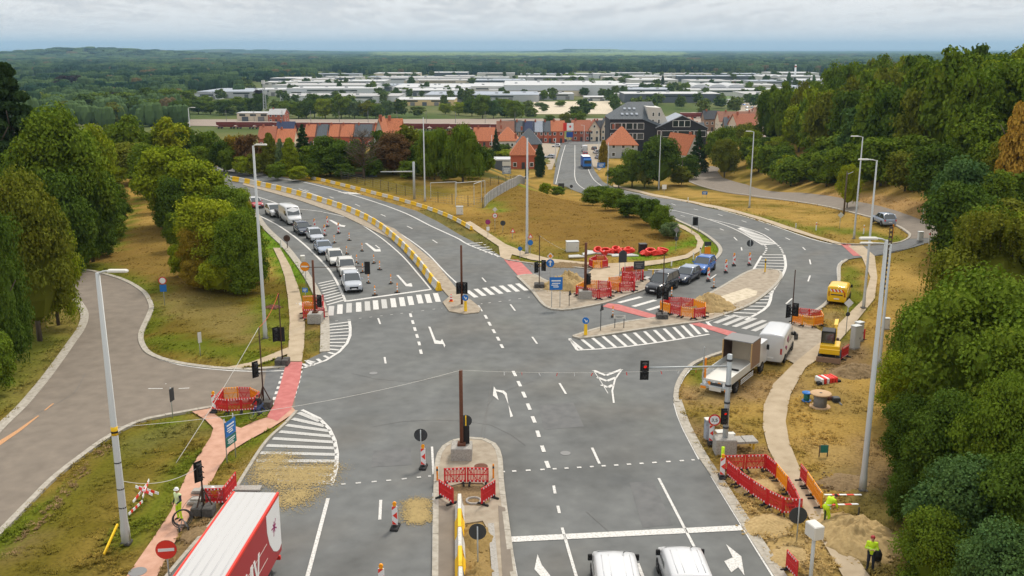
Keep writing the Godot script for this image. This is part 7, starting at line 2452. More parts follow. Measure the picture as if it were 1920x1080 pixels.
	var pipe := thing("manhole_ring", "concrete manhole ring in the hole of the median", "manhole", at(Vector2(-2.1,-48.13), -.02))
	var st := newst(true)
	lathe(st, [[.36, -.3], [.44, -.3], [.44, .14], [.36, .16], [.33, .1], [.33, -.3]], 24)
	obj("ring", st, M("concrete"), pipe)
	st = newst(true)
	lathe(st, [[.33, -.12], [.05, -.1]], 20)
	obj("bottom", st, M("dirt"), pipe)
	for q in [["soil at the bottom of the hole in the median", p2([-3.57,-48.32,-3.46,-49.9,-2.79,-50.31,-1.67,-50.25,-1.19,-49.17,-1.22,-47.87,-1.73,-47.43,-2.59,-47.49]), "dirt"], ["sand at the bottom of the median trench", p2([-2.44,-45.46,-1.53,-45.75,-1.02,-44.06,-0.9,-41.47,-0.73,-36.23,-2.09,-36.23,-2.27,-41.96]), "trench_soil"]]:
		lay("soil", q[1], .05, q[2], q[0])
	lay("kerb", p2([-1.25,-45.46,-0.94,-45.46,-0.34,-36.23,-0.68,-36.23]), .135, "concrete", "row of grey slabs beside the median trench")
	var pit := thing("dug_pit", "rectangular pit with a lifted slab beside the lorry", "pit", at(Vector2(-16.43,-48.84)))
	st = newst()
	box(st, Vector3(0, .06, .05), Vector3(1.7, .04, 1.0))
	obj("pit_floor", st, M("black"), pit)
	for q in [[Vector3(-.1, .12, -.75), Vector3(2.0, .12, .5)], [Vector3(1.6, .12, -.7), Vector3(1.5, .12, .6)]]:
		st = newst()
		bbox(st, q[0], q[1], .02)
		obj("slab", st, M("concrete"), pit)
	for q in [["grey paving blocks stacked beside the portable signal", Vector2(-17.24,-47.87), 3], ["loose paving blocks on the pink path", Vector2(-17.44,-49.23), 2]]:
		var o := thing("block_stack", q[0], "paving blocks", at(q[1]))
		for k in q[2]:
			st = newst()
			bbox(st, Vector3(.1 * k - .1, .08 + .12 * k, .1 * (k % 2)), Vector3(.6, .12, .4), .01)
			obj("block", st, M("concrete"), o)
	# loose things on the verges
	rng.seed = 12
	var bars := p2([-20.61,-47.87,-20.61,-49.84,-20.92,-49.63,-19.51,-48.71,-20.71,-50.52,-20.2,-48.19,-20.15,-46.82,-20.01,-47.68,-20.2,-46.22,-20.02,-47.25,-21.08,-49.5,-19.7,-48.32])
	for k in bars.size() / 2:
		plank("striped_barrier_board", "red and white striped board in the heap on the left grass", at(bars[2 * k], .12 + .03 * k), at(bars[2 * k + 1], .18 + .03 * k), .14, .03, "", 5, "striped board", "striped boards heaped on the left grass")
	plank("yellow_strut", "yellow and black strut lying at the foot of the left lamp", at(Vector2(-19.91,-42.32), .1), at(Vector2(-20.12,-44.61), .5), .1, .08, "yellow", 0, "strut")
	plank("striped_barrier_board", "upper red and white board on the right by the bent worker", at(Vector2(16.67,-47.06), .95), at(Vector2(18.64,-47.06), .95), .03, .2, "", 5, "striped board")
	plank("striped_barrier_board", "lower red and white board on the right by the bent worker", at(Vector2(16.29,-45.86), .95), at(Vector2(18.09,-45.98), .95), .03, .2, "", 5, "striped board")
	for q in [Vector2(16.24,-45.51), Vector2(18.03,-45.63)]:
		small_post("short post holding the striped boards on the right" + (" near the path" if q.x < Vector2(17.07,-45.51).x else " near the lamp"), q, .95, "dark_grey", "", .08)
	red_coils("heap of red pipe coils left on the dry bank", Vector2(12.33,-113.79), 6, .75)
	red_coils("smaller heap of red pipe coils right on the dry bank", Vector2(17.02,-113.17), 4, .7)
	var bx := thing("black_crate", "black crate beside the smaller heap of red coils", "crate", at(Vector2(15.9,-114.42)), .2)
	st = newst()
	bbox(st, Vector3(0, .55, 0), Vector3(.9, 1.1, .8), .04)
	obj("body", st, M("black"), bx)
	st = newst()
	bbox(st, Vector3(0, 1.13, 0), Vector3(.96, .08, .86), .03)
	obj("lid", st, M("dark_grey"), bx)
	for q in [[p2([8.48,-113.17,11.15,-115.7]), "pale pipes lying left of the red coils"], [p2([9,-115.05,11.33,-113.48]), "grey pipes crossing on the dry bank"], [p2([11.89,-112.55,14.48,-112.86]), "white tubes in front of the red coils"], [p2([6.74,-111.94,8.03,-112.25]), "pale planks beside the square block"]]:
		var o := thing("pipe_bundle", q[1], "pipes", Vector3.ZERO)
		for k in 4:
			st = newst()
			tube(st, at(q[0][0] + Vector2(0, .28 * k), .15), at(q[0][1] + Vector2(.2 * k, .28 * k), .15), .1, .1, 8)
			obj("pipe", st, M("off_white" if k % 2 else "lamp_grey"), o)
	reel("large wooden cable reel with grey cable on the dry grass", Vector2(21.3,-62.49), .72, 1.0, "plywood", "mid_grey")
	reel("small blue cable drum left of the wooden reel", Vector2(20.71,-63.64), .34, .62, "blue", "green_teal")
	var fold := thing("folded_barrier_pile", "pile of folded red and white barriers on the dry grass", "barrier pile", at(Vector2(23.38,-67.66)), .3)
	for k in 6:
		st = newst()
		bbox(st, Vector3(-.6 + .24 * k, .22 + .02 * (k % 2), 0), Vector3(.2, .42, .95), .05)
		obj("panel", st, M("white" if k in [0, 2] else "bright_red"), fold)
	for x in [-.6, .6]:
		st = newst()
		bbox(st, Vector3(x * 1.35, .1, .3), Vector3(.3, .2, .4), .03)
		obj("foot", st, M("rubber"), fold)
	var junk := thing("digger_bucket", "dark excavator bucket and tools behind the wooden reel", "tools", at(Vector2(22.36,-63.64)))
	for q in [[Vector3(-.3, .2, -.1), Vector3(1.5, .25, .3), "rust"], [Vector3(.35, .2, .25), Vector3(.5, .4, .5), "dark_grey"], [Vector3(.5, .1, .7), Vector3(.14, .1, .6), "mid_grey"]]:
		st = newst()
		bbox(st, q[0], q[1], .05)
		obj("piece", st, M(q[2]), junk)
	# pallet table, generator and boxes beside the right signal mast
	var tb := thing("slab_pallet", "grey slabs on yellow trestles beside the signal mast", "slabs", at(Vector2(14.3,-55.44)), .1)
	for k in 2:
		st = newst()
		bbox(st, Vector3(-.42 + .84 * k, .55, 0), Vector3(.8, .14, 1.0), .02)
		obj("slab", st, M("concrete"), tb)
	for k in 4:
		st = newst()
		box(st, Vector3(-.6 + 1.2 * (k % 2), .25, -.3 + .6 * (k / 2)), Vector3(.09, .5, .09))
		obj("leg", st, M("yellow"), tb)
	for q in [["wooden box among the signs by the concrete block", Vector2(13.05,-56.1), Vector3(.55, .8, .5), "plywood"], ["white box behind the concrete block on the right", Vector2(13.76,-56.27), Vector3(.4, .6, .35), "white"], ["blue and white barrel by the weight limit sign", Vector2(12.48,-56.95), Vector3(.5, 1.3, .45), "roof_light"]]:
		var o := thing("site_box", q[0], "box", at(q[1]), .15)
		st = newst()
		bbox(st, Vector3(0, q[2].y * .5, 0), q[2], .03)
		obj("body", st, M(q[3]), o)
		st = newst()
		bbox(st, Vector3(0, q[2].y + .03, 0), Vector3(q[2].x + .05, .06, q[2].z + .05), .02)
		obj("lid", st, M("off_white"), o)
	var lp2 := thing("hazard_post", "green and yellow post leaning on the concrete block", "marker post", at(Vector2(12.51,-52.92), 0))
	st = newst(true)
	lathe(st, [[.12, 0], [.1, .5], [.1, 1.15]], 10)
	obj("post", st, M("hivis"), lp2)
	st = newst(true)
	lathe(st, [[.13, 0], [.125, .3]], 10)
	obj("collar", st, M("orange"), lp2)
	for q in [["white board lying under the queue sign", Vector2(-20.01,-90.19), "off_white"], ["rusty heap of wire beside the long lamp", Vector2(-22.94,-89), "rust"]]:
		heap("debris", q[0], q[1], .8, .6, .25, q[2])

# ---------------------------------------------------------------- vehicles (front towards -z)
func body_ring(z: float, w: float, y0: float, y1: float, tuck := .9) -> PackedVector3Array:
	var p := PackedVector3Array()
	var h := y1 - y0
	for q in [[-.86, 0.0], [-.97, .12], [-1.0, .4], [-.985, .9 if tuck > .915 else .74], [-tuck, .965 if tuck > .915 else .95], [-tuck * .78, 1.0], [0.0, 1.02], [tuck * .78, 1.0], [tuck, .965 if tuck > .915 else .95], [.985, .9 if tuck > .915 else .74], [1.0, .4], [.97, .12], [.86, 0.0]]:
		p.append(Vector3(q[0] * w, y0 + q[1] * h, z))
	return p

const CARS := {
	"hatch": {"l": 4.05, "w": 1.76, "h": 1.48, "belt": .93, "hood": .82, "z": [-.72, .1, 1.45, 1.92], "wb": 1.28, "wr": .31},
	"suv": {"l": 4.45, "w": 1.86, "h": 1.66, "belt": 1.05, "hood": 1.0, "z": [-.85, .0, 1.6, 2.1], "wb": 1.36, "wr": .35},
	"estate": {"l": 4.75, "w": 1.84, "h": 1.46, "belt": .93, "hood": .84, "z": [-.85, .05, 1.75, 2.28], "wb": 1.42, "wr": .32},
	"sport": {"l": 4.5, "w": 1.88, "h": 1.3, "belt": .86, "hood": .76, "z": [-.75, .15, 1.0, 2.0], "wb": 1.38, "wr": .34},
	"big": {"l": 4.95, "w": 1.94, "h": 1.84, "belt": 1.12, "hood": 1.05, "z": [-1.1, -.3, 2.2, 2.42], "wb": 1.5, "wr": .36},
	"van": {"l": 5.7, "w": 2.0, "h": 2.5, "belt": 1.25, "hood": 1.1, "z": [-2.15, -1.15, 2.8, 2.84], "wb": 1.85, "wr": .35},
	"smallvan": {"l": 4.35, "w": 1.82, "h": 1.82, "belt": 1.12, "hood": 1.02, "z": [-1.2, -.45, 2.08, 2.15], "wb": 1.35, "wr": .32},
}

func wheel(parent: Node3D, pos: Vector3, r: float, w := .22):
	var key := "wheel%.2f" % r
	if not cache.has(key):
		var b := Basis(Vector3(0, 0, 1), PI * .5)
		var st := newst(true)
		lathe(st, [[r * .6, -w * .5], [r * .94, -w * .5], [r, -w * .35], [r, w * .35], [r * .94, w * .5], [r * .6, w * .5]], 18, Vector3.ZERO, b)
		cache[key] = done(st)
		st = newst()
		lathe(st, [[r * .62, -w * .44], [r * .62, w * .44]], 14, Vector3.ZERO, b)
		for s in [-1.0, 1.0]:
			for k in 5:
				var a := TAU * k / 5.0
				box(st, Vector3(s * w * .46, cos(a) * r * .32, sin(a) * r * .32), Vector3(.03, r * .55, r * .14), Basis(Vector3.RIGHT, a))
		cache[key + "rim"] = done(st)
	var t := put("wheel", cache[key], M("rubber"), parent, pos)
	put("rim", cache[key + "rim"], M("mid_grey"), t)

func sheet4(a: Vector3, b: Vector3, c: Vector3, d: Vector3) -> SurfaceTool:
	var st := newst()
	var n := (b - a).cross(d - a).normalized() * .012
	loft(st, [PackedVector3Array([a - n, b - n, c - n, d - n]), PackedVector3Array([a + n, b + n, c + n, d + n])])
	return st

func car(label: String, kind: String, p: Vector2, turn: float, m: String, category := "car", roof_m := "", lift := 0.0) -> Node3D:
	var c: Dictionary = CARS[kind]
	var o := thing("parked_van" if kind.ends_with("van") else "car", label, category, at(p, .0), turn)
	var L: float = c.l * .5
	var w: float = c.w * .5
	var z: Array = c.z
	var y0 := .24
	var belt: float = c.belt
	var hood: float = c.hood
	var H1: float = c.h
	var isvan: bool = kind.ends_with("van")
	var st := newst(true)
	var rings: Array = [body_ring(-L, w * .74, y0 + .12, hood * .74), body_ring(-L + .07, w * .86, y0 + .04, hood * .86), body_ring(-L + .3, w * .96, y0, hood * .94), body_ring(z[0] - .25, w, y0, hood + .03)]
	var wr := w * (.8 if not isvan else .9)
	if isvan:
		rings.append(body_ring(z[0], w, y0, belt, .93))
		rings.append(body_ring(z[0] + (z[1] - z[0]) * .6, w, y0, lerpf(belt, H1, .66), .93))
		rings.append(body_ring(z[1], w, y0, H1 - .06, .92))
		rings.append(body_ring(z[1] + .5, w, y0, H1, .92))
		rings.append(body_ring(z[2] - .2, w, y0, H1 - .02, .92))
		rings.append(body_ring(L - .02, w * .98, y0 + .05, H1 - .06, .92))
		rings.append(body_ring(L, w * .95, y0 + .12, H1 - .14, .92))
	else:
		rings.append(body_ring(z[0] + .2, w, y0, belt, .9))
		rings.append(body_ring(z[2], w, y0, belt + .02, .9))
		rings.append(body_ring(L - .3, w * .98, y0, belt + .02 if kind != "sport" else belt, .88))
		rings.append(body_ring(L - .05, w * .92, y0 + .06, belt - .06, .84))
		rings.append(body_ring(L, w * .82, y0 + .14, belt - .22, .8))
	loft(st, rings)
	obj("body", st, M(m), o)
	var g := M("glass")
	var wb := w * .9
	if isvan:
		var t0 := .1
		var t1 := .93
		var a := Vector3(-w * .86, lerpf(belt, H1 - .06, t0) + .05, lerpf(z[0], z[1], t0) - .03)
		var b := Vector3(-wr * .86, lerpf(belt, H1 - .06, t1), lerpf(z[0], z[1], t1) - .05)
		obj("windscreen", sheet4(a, b, Vector3(-b.x, b.y, b.z), Vector3(-a.x, a.y, a.z)), g, o)
		for s in [-1.0, 1.0]:
			obj("side_window", sheet4(Vector3(s * (w + .0), belt + .02, z[0] + .35), Vector3(s * w * .985, H1 * .74, z[1] - .02), Vector3(s * w * .985, H1 * .76, z[1] + .75), Vector3(s * (w + .0), belt, z[1] + .8)), g, o)
	else:
		var yb := belt - .01
		var yr := H1 - .03
		var A := [Vector3(-wb, yb, z[0]), Vector3(-wr, yr, z[1]), Vector3(wr, yr, z[1]), Vector3(wb, yb, z[0])]
		var B := [Vector3(wb, yb, z[3]), Vector3(wr, yr, z[2]), Vector3(-wr, yr, z[2]), Vector3(-wb, yb, z[3])]
		obj("windscreen", sheet4(A[0], A[1], A[2], A[3]), g, o)
		obj("rear_window", sheet4(B[0], B[1], B[2], B[3]), g, o)
		obj("side_window", sheet4(A[0], B[3], B[2], A[1]), g, o)
		obj("side_window", sheet4(B[0], A[3], A[2], B[1]), g, o)
		st = newst(true)
		var rr: Array = []
		var n := 7
		for k in n:
			var t := k / (n - 1.0)
			var zz := lerpf(z[1] - .04, z[2] + .06, t)
			var cr := .05 * sin(PI * clampf(t, .05, .95))
			rr.append(PackedVector3Array([Vector3(-wr * 1.02, yr - .05, zz), Vector3(-wr * 1.02, yr + cr * .3, zz), Vector3(-wr * .8, yr + .03 + cr, zz), Vector3(0, yr + .045 + cr, zz), Vector3(wr * .8, yr + .03 + cr, zz), Vector3(wr * 1.02, yr + cr * .3, zz), Vector3(wr * 1.02, yr - .05, zz)]))
		loft(st, rr)
		for s in [-1.0, 1.0]:
			tube(st, Vector3(s * wb, yb, z[0]), Vector3(s * wr, yr, z[1]), .045, .045, 6)
			tube(st, Vector3(s * wb, yb, z[3]), Vector3(s * wr, yr, z[2]), .075, .06, 6)
			var zm := lerpf(z[0], z[2], .55)
			tube(st, Vector3(s * (wb + .005), yb, zm), Vector3(s * (wr + .012), yr, zm + .05), .035, .035, 6)
		obj("roof", st, M(m if roof_m == "" else roof_m), o)
	for s in [-1.0, 1.0]:
		for f in [-1.0, 1.0]:
			var zc: float = f * c.wb
			wheel(o, Vector3(s * (w - .09), c.wr, zc), c.wr)
			st = newst()
			lathe(st, [[c.wr * 1.14, -.02], [c.wr * 1.14, .02]], 18, Vector3(s * (w - .008), c.wr, zc), Basis(Vector3(0, 0, 1), PI * .5))
			obj("wheel_arch", st, M("black"), o)
		st = newst()
		bbox(st, Vector3(s * w * .66, hood * .76, -L + .09), Vector3(w * .38, .15, .16), .03, Basis(Vector3.UP, -s * .3))
		obj("headlight", st, M("lamp_grey"), o)
		st = newst()
		bbox(st, Vector3(s * w * .8, belt * (.8 if not isvan else .95), L - .05), Vector3(w * .2, .22 if not isvan else .5, .1), .02)
		obj("tail_light", st, M("red"), o)
		st = newst()
		bbox(st, Vector3(s * (w + .1), belt + .06 + (.15 if isvan else 0.0), z[0] + .42), Vector3(.2, .15 if not isvan else .28, .1), .03)
		obj("mirror", st, M("black" if isvan else m), o)
		st = newst()
		box(st, Vector3(s * (w + .001), .32, 0), Vector3(.02, .12, c.wb * 2.0 - c.wr * 2.4))
		obj("sill", st, M("black"), o)
	st = newst()
	bbox(st, Vector3(0, hood * .6, -L + .02), Vector3(w * .95, hood * .24, .06), .02)
	obj("grille", st, M("black"), o)
	st = newst()
	bbox(st, Vector3(0, .36, -L + .05), Vector3(w * 1.5, .14, .12), .03)
	obj("bumper", st, M("black"), o)
	for f in [-1.0, 1.0]:
		st = newst()
		box(st, Vector3(0, .48 if f < 0 else .6, f * (L + .012)), Vector3(.5, .11, .02))
		obj("number_plate", st, M("white"), o)
	return o

func build_vehicles():
	for q in [["paint_silver", Color(.42, .45, .5), .25], ["paint_white", Color(.58, .59, .605), .3], ["paint_cream", Color(.62, .61, .58), .3], ["paint_dark", Color(.022, .026, .034), .2], ["paint_navy", Color(.02, .03, .06), .2], ["paint_blue", Color(.02, .12, .42), .25], ["paint_red", Color(.4, .02, .03), .25], ["paint_yellow", Color(.83, .5, .01), .35], ["paint_grey", Color(.28, .33, .42), .25]]:
		var m := mk(q[0], q[1], q[2])
		m.clearcoat_enabled = true
		m.clearcoat = .7
		m.clearcoat_roughness = .08
	# the queue on the left, front to back
	car("silver car at the front of the queue by the stop line", "suv", Vector2(-16.56,-96.42), -2.879, "paint_silver")
	car("pale car second in the queue", "suv", Vector2(-18.25,-103.24), -2.870, "paint_cream")
	car("cream coloured small car third in the queue", "hatch", Vector2(-20.46,-108.7), -2.810, "paint_cream")
	car("low silver sports car in the queue", "sport", Vector2(-23.03,-115.05), -2.780, "paint_grey")
	car("small silver hatchback behind the sports car", "hatch", Vector2(-25.56,-122.51), -2.751, "paint_silver")
	car("dark saloon between the silver hatchback and the van", "estate", Vector2(-28.18,-127.37), -2.723, "paint_navy")
	car("white car behind the white van in the queue", "suv", Vector2(-35.46,-141.51), -2.661, "paint_white")
	car("red car with a white bonnet at the back of the queue", "hatch", Vector2(-40.32,-149.51), -2.617, "paint_red", "car", "paint_white")
	var v := car("white van with an open rear bed in the queue", "van", Vector2(-31.67,-135.6), -2.665, "paint_white", "van")
	var st := newst()
	bbox(st, Vector3(0, 1.0, 4.2), Vector3(1.9, .5, 2.7), .04)
	obj("trailer_bed", st, M("dark_grey"), v)
	for s in [-1.0, 1.0]:
		wheel(v, Vector3(s * .8, .33, 4.3), .33)
	# the right hand carriageway
	car("black van like car first at the zebra crossing", "big", Vector2(15.41,-95.73), 2.579, "paint_dark")
	car("dark blue estate car behind the black one", "estate", Vector2(18.62,-99.96), 2.595, "paint_navy", "car", "paint_grey")
	car("bright blue car behind the dark blue estate", "suv", Vector2(21.28,-104.29), 2.661, "paint_blue")
	v = car("yellow works van parked on the right verge", "smallvan", Vector2(32.32,-91.83), -0.446, "paint_yellow", "van")
	for k in 8:
		st = newst()
		box(st, Vector3(-.56 + .16 * k, 1.42, 2.2), Vector3(.1, .3, .02), Basis(Vector3(0, 0, 1), .6))
		obj("stripe", st, M("bright_red" if k % 2 else "white"), v)
	st = newst()
	box(st, Vector3(0, 1.0, 2.19), Vector3(1.1, .1, .03))
	obj("handle_strip", st, M("dark_grey"), v)
	car("silver blue car driving on the hill road", "suv", Vector2(51.31,-130.92), 0.048, "paint_grey")
	var w1 = car("left white van cut off by the bottom edge", "smallvan", Vector2(4.64,-38.87), -0.009, "paint_white", "van")
	w1.scale = Vector3(1.06, 1.08, 1.08)
	var w2 = car("right white van cut off by the bottom edge", "smallvan", Vector2(7.83,-39.59), 0.017, "paint_white", "van")
	w2.scale = Vector3(1.02, 1.0, 1.0)
	for o in [w1, w2]:
		for k in 5:
			st = newst(true)
			tube(st, Vector3(-.6 + .3 * k, 1.815, -.1), Vector3(-.6 + .3 * k, 1.81, 1.9), .022, .022, 6)
			obj("roof_rib", st, M("paint_white"), o)
		st = newst(true)
		tube(st, Vector3(.35, 1.8, -.3), Vector3(.4, 2.0, -.05), .015)
		obj("aerial", st, M("black"), o)
	var wv := car("white works van in front of the flatbed lorry", "van", Vector2(21.4,-74.22), -0.432, "paint_white", "van")
	for q in [[.7, 1.75, 1.1], [.55, 1.15, 1.5], [.4, 1.35, 2.0]]:
		st = newst(true)
		lathe(st, [[q[0] * .32, -.02], [q[0] * .32, .02]], 16, Vector3(1.005, q[1], q[2]), Basis(Vector3(0, 0, 1), PI * .5))
		obj("logo", st, M("no_parking_purple"), wv)
	obj("side_window", sheet4(Vector3(1.01, 1.35, -.2), Vector3(1.0, 2.0, -.2), Vector3(1.0, 2.0, .8), Vector3(1.01, 1.35, .8)), M("glass"), wv)
	flatbed()
	lorry()
	excavator()
	# the town road
	var b := thing("blue_lorry", "blue lorry coming up the town road", "lorry", at(Vector2(23.45,-299.56)), .05)
	for q in [["cab", Vector3(0, 1.75, .0), Vector3(2.4, 2.5, 2.0), "blue"], ["cargo_box", Vector3(0, 2.0, -4.2), Vector3(2.45, 3.0, 6.0), "deep_blue"], ["windscreen", Vector3(0, 2.1, 1.01), Vector3(2.1, .9, .06), "glass"], ["bumper", Vector3(0, .55, 1.0), Vector3(2.4, .5, .2), "dark_grey"], ["roof_sheet", Vector3(0, 3.56, -4.2), Vector3(2.45, .1, 6.0), "white"]]:
		st = newst()
		bbox(st, q[1], q[2], .06)
		obj(q[0], st, M(q[3]), b)
	for s in [-1.0, 1.0]:
		for z in [-.2, -5.6, -6.8]:
			wheel(b, Vector3(s * 1.05, .5, z), .5)
	car("white van driving down the town road", "van", Vector2(28.26,-375.77), .0, "paint_white", "van")
	car("dark red car on the town road behind the blue lorry", "hatch", Vector2(26.57,-350.49), .0, "paint_red")
	for q in [["white car waiting at the far crossing", Vector2(18.86,-411.34), 1.5, "paint_white"], ["silver car left of the town road by the conifer", Vector2(12.95,-333.98), 1.3, "paint_silver"], ["dark car parked by the shop sign", Vector2(23.65,-451.34), 1.5, "paint_dark"], ["white car parked on the right of the town road", Vector2(31.5,-360.44), .2, "paint_white"], ["grey car parked nearer on the right of the town road", Vector2(29.76,-331.59), .2, "paint_grey"], ["dark car parked right of the town road at the bend", Vector2(33.08,-388.68), .1, "paint_navy"]]:
		car(q[0], "hatch", q[1], q[2], q[3])
	var cs := ["paint_white", "paint_silver", "paint_blue", "paint_dark", "paint_red", "paint_grey"]
	var lot := p2([187.94,-780.35,252.59,-788.94,197.79,-821.81,265.44,-829.62,204.9,-861.68,275.82,-870.08])
	if not cache.has("small"):
		st = newst(true)
		var rr: Array = []
		for q in [[-2.1, .3, .7], [-1.9, .3, .85], [-.9, .3, .95], [-.3, .3, 1.4], [1.2, .3, 1.42], [1.9, .3, 1.0], [2.1, .4, .8]]:
			rr.append(body_ring(q[0], .86, q[1], q[2], .8))
		loft(st, rr)
		cache.small = done(st)
	for k in 45:
		var p: Vector2 = lot[(k % 3) * 2].lerp(lot[(k % 3) * 2 + 1], (k / 3) / 14.0)
		var o := put("parked_car", cache.small, M(cs[(k * 7 + k / 3) % 6]), self, at(p, .1), Vector3(0, .1 * (k % 4), 0))
		tag(o, "tiny parked car in the far car park", "car", "cars in the far car park")

func flatbed():
	var o := thing("flatbed_lorry", "flatbed lorry with a dropside bed and an open box behind the cab", "lorry", at(Vector2(16.47,-67.66)), -0.578)
	var st := newst()
	var parts := [["bed", Vector3(0, 1.05, .6), Vector3(2.2, .14, 5.6), "off_white"], ["side_board", Vector3(1.08, 1.32, .9), Vector3(.06, .5, 5.2), "off_white"], ["side_board", Vector3(-1.08, 1.32, .9), Vector3(.06, .5, 5.2), "lamp_grey"], ["tail_board", Vector3(0, .86, 3.42), Vector3(2.2, .3, .08), "steel"], ["box_roof", Vector3(0, 3.05, -1.4), Vector3(2.26, .07, 1.9), "mid_grey"], ["box_wall", Vector3(-1.1, 2.05, -1.4), Vector3(.06, 1.95, 1.9), "dark_rust"], ["box_wall", Vector3(1.1, 2.05, -1.4), Vector3(.06, 1.95, 1.9), "wall_brown"], ["box_wall", Vector3(0, 2.05, -2.3), Vector3(2.1, 1.95, .06), "wall_cream"], ["frame", Vector3(0, .75, .4), Vector3(.9, .35, 6.2), "dark_grey"], ["corner_post", Vector3(1.1, 2.05, -.42), Vector3(.09, 1.95, .09), "wood"], ["corner_post", Vector3(-1.1, 2.05, -.42), Vector3(.09, 1.95, .09), "wood"],
		["cab", Vector3(0, 1.55, -3.35), Vector3(2.1, 1.75, 1.7), "paint_white"], ["windscreen", Vector3(0, 1.9, -4.21), Vector3(1.8, .8, .05), "glass"], ["rear_bumper", Vector3(0, .62, 3.55), Vector3(2.3, .2, .25), "steel"], ["number_plate", Vector3(0, .55, 3.7), Vector3(.9, .3, .03), "off_white"], ["tool", Vector3(.2, 1.16, .6), Vector3(.7, .1, .25), "black"], ["lift_mast", Vector3(-.95, 1.7, 3.3), Vector3(.12, 1.8, .12), "orange"], ["lift_mast", Vector3(-1.1, 2.1, 3.3), Vector3(.09, 2.6, .09), "steel"]]
	for q in parts:
		st = newst()
		bbox(st, q[1], q[2], .015)
		obj(q[0], st, M(q[3]), o)
	for k in 6:
		st = newst()
		box(st, Vector3(-.9 + .36 * k, .86, 3.47), Vector3(.2, .28, .02), Basis(Vector3(0, 0, 1), .5 if k < 3 else -.5))
		obj("stripe", st, M("orange" if k % 2 else "white"), o)
	for k in 3:
		st = newst()
		box(st, Vector3(1.12, .5 + .14 * k, .3), Vector3(.03, .05, 2.6))
		obj("guard_rail", st, M("white"), o)
	for s in [-1.0, 1.0]:
		st = newst()
		bbox(st, Vector3(s * .9, .55, 3.7), Vector3(.4, .16, .06), .01)
		obj("tail_light", st, M("orange"), o)
		for z in [-3.2, 2.2]:
			wheel(o, Vector3(s * .95, .45, z), .45)
		st = newst()
		bbox(st, Vector3(s * 1.2, 1.9, -3.9), Vector3(.2, .4, .12), .03)
		obj("mirror", st, M("black"), o)

func lorry():
	# the box lorry at the lower left, its back towards the junction
	var o := thing("box_lorry", "red box lorry with a white roof parked at the lower left", "lorry", Vector3(-11.98, 0, -41.3), PI - .037)
	var L := 9.6
	var st := newst()
	bbox(st, Vector3(0, 2.4, -L * .5), Vector3(2.1, 2.9, L), .03)
	obj("cargo_box", st, M("lorry_red"), o)
	st = newst()
	bbox(st, Vector3(0, 3.88, -L * .5), Vector3(2.0, .1, L - .06), .04)
	var roof := obj("roof_sheet", st, M("lorry_roof"), o)
	for k in 5:
		st = newst(true)
		tube(st, Vector3(-.8 + .4 * k, 3.905, -.1), Vector3(-.8 + .4 * k, 3.905, -L + .1), .05, .05, 8)
		obj("roof_rib", st, M("lorry_roof"), roof)
	for s in [-1.0, 1.0]:
		st = newst()
		bbox(st, Vector3(s * 1.03, 3.87, -L * .5), Vector3(.1, .14, L), .02)
		obj("edge_rail", st, M("bright_red"), o)
		st = newst()
		box(st, Vector3(s * 1.054, 2.45, -L * .5 - 1.0), Vector3(.008, .03, L - 2.4))
		box(st, Vector3(s * 1.054, 1.75, -L * .5 - 1.0), Vector3(.008, .03, L - 2.4))
		obj("trim_line", st, M("off_white"), o)
		# white shield with a red starburst near the back
		st = newst()
		var sh := PackedVector2Array()
		for q in [[.02, 1.3], [.02, 3.72], [2.05, 3.72], [2.05, 2.9], [1.8, 2.2], [1.3, 1.6], [.8, 1.3], [.4, 1.2]]:
			sh.append(Vector2(q[0], q[1]))
		var xf := Transform3D(Basis(Vector3(0, 0, -1), Vector3(1, 0, 0), Vector3(0, 1, 0)), Vector3(s * 1.056 - .004, 0, 0))
		prism(st, sh, 0, .008, xf)
		var pl := obj("emblem_field", st, M("white"), o)
		st = newst()
		for k in 9:
			var a := TAU * k / 9.0
			var r := .42 if k % 2 else .28
			box(st, Vector3(s * 1.064, 2.65 + cos(a) * r * .5, -1.0 + sin(a) * r * .5), Vector3(.006, r, .07), Basis(Vector3.RIGHT, a))
		obj("emblem", st, M("no_parking_purple"), pl)
		letters(o, "NMV", 1.5, Vector3(s * 1.058, 2.1, -5.0), "white", Vector3(0, s * PI * .5, 0))
		for z in [-2.0, -3.2, -8.6]:
			wheel(o, Vector3(s * .9, .5, z), .5, .3)
		st = newst()
		bbox(st, Vector3(s * .95, .8, -5.6), Vector3(.08, .4, 3.4), .02)
		obj("side_guard", st, M("dark_grey"), o)
	st = newst()
	bbox(st, Vector3(0, .78, -L * .5), Vector3(1.0, .35, L), .02)
	obj("chassis", st, M("dark_grey"), o)
	st = newst()
	bbox(st, Vector3(0, .6, -.1), Vector3(2.0, .2, .15), .02)
	obj("rear_bumper", st, M("red"), o)
	st = newst()
	bbox(st, Vector3(0, 1.7, -L - 1.2), Vector3(2.1, 2.5, 1.9), .12)
	obj("cab", st, M("lorry_red"), o)

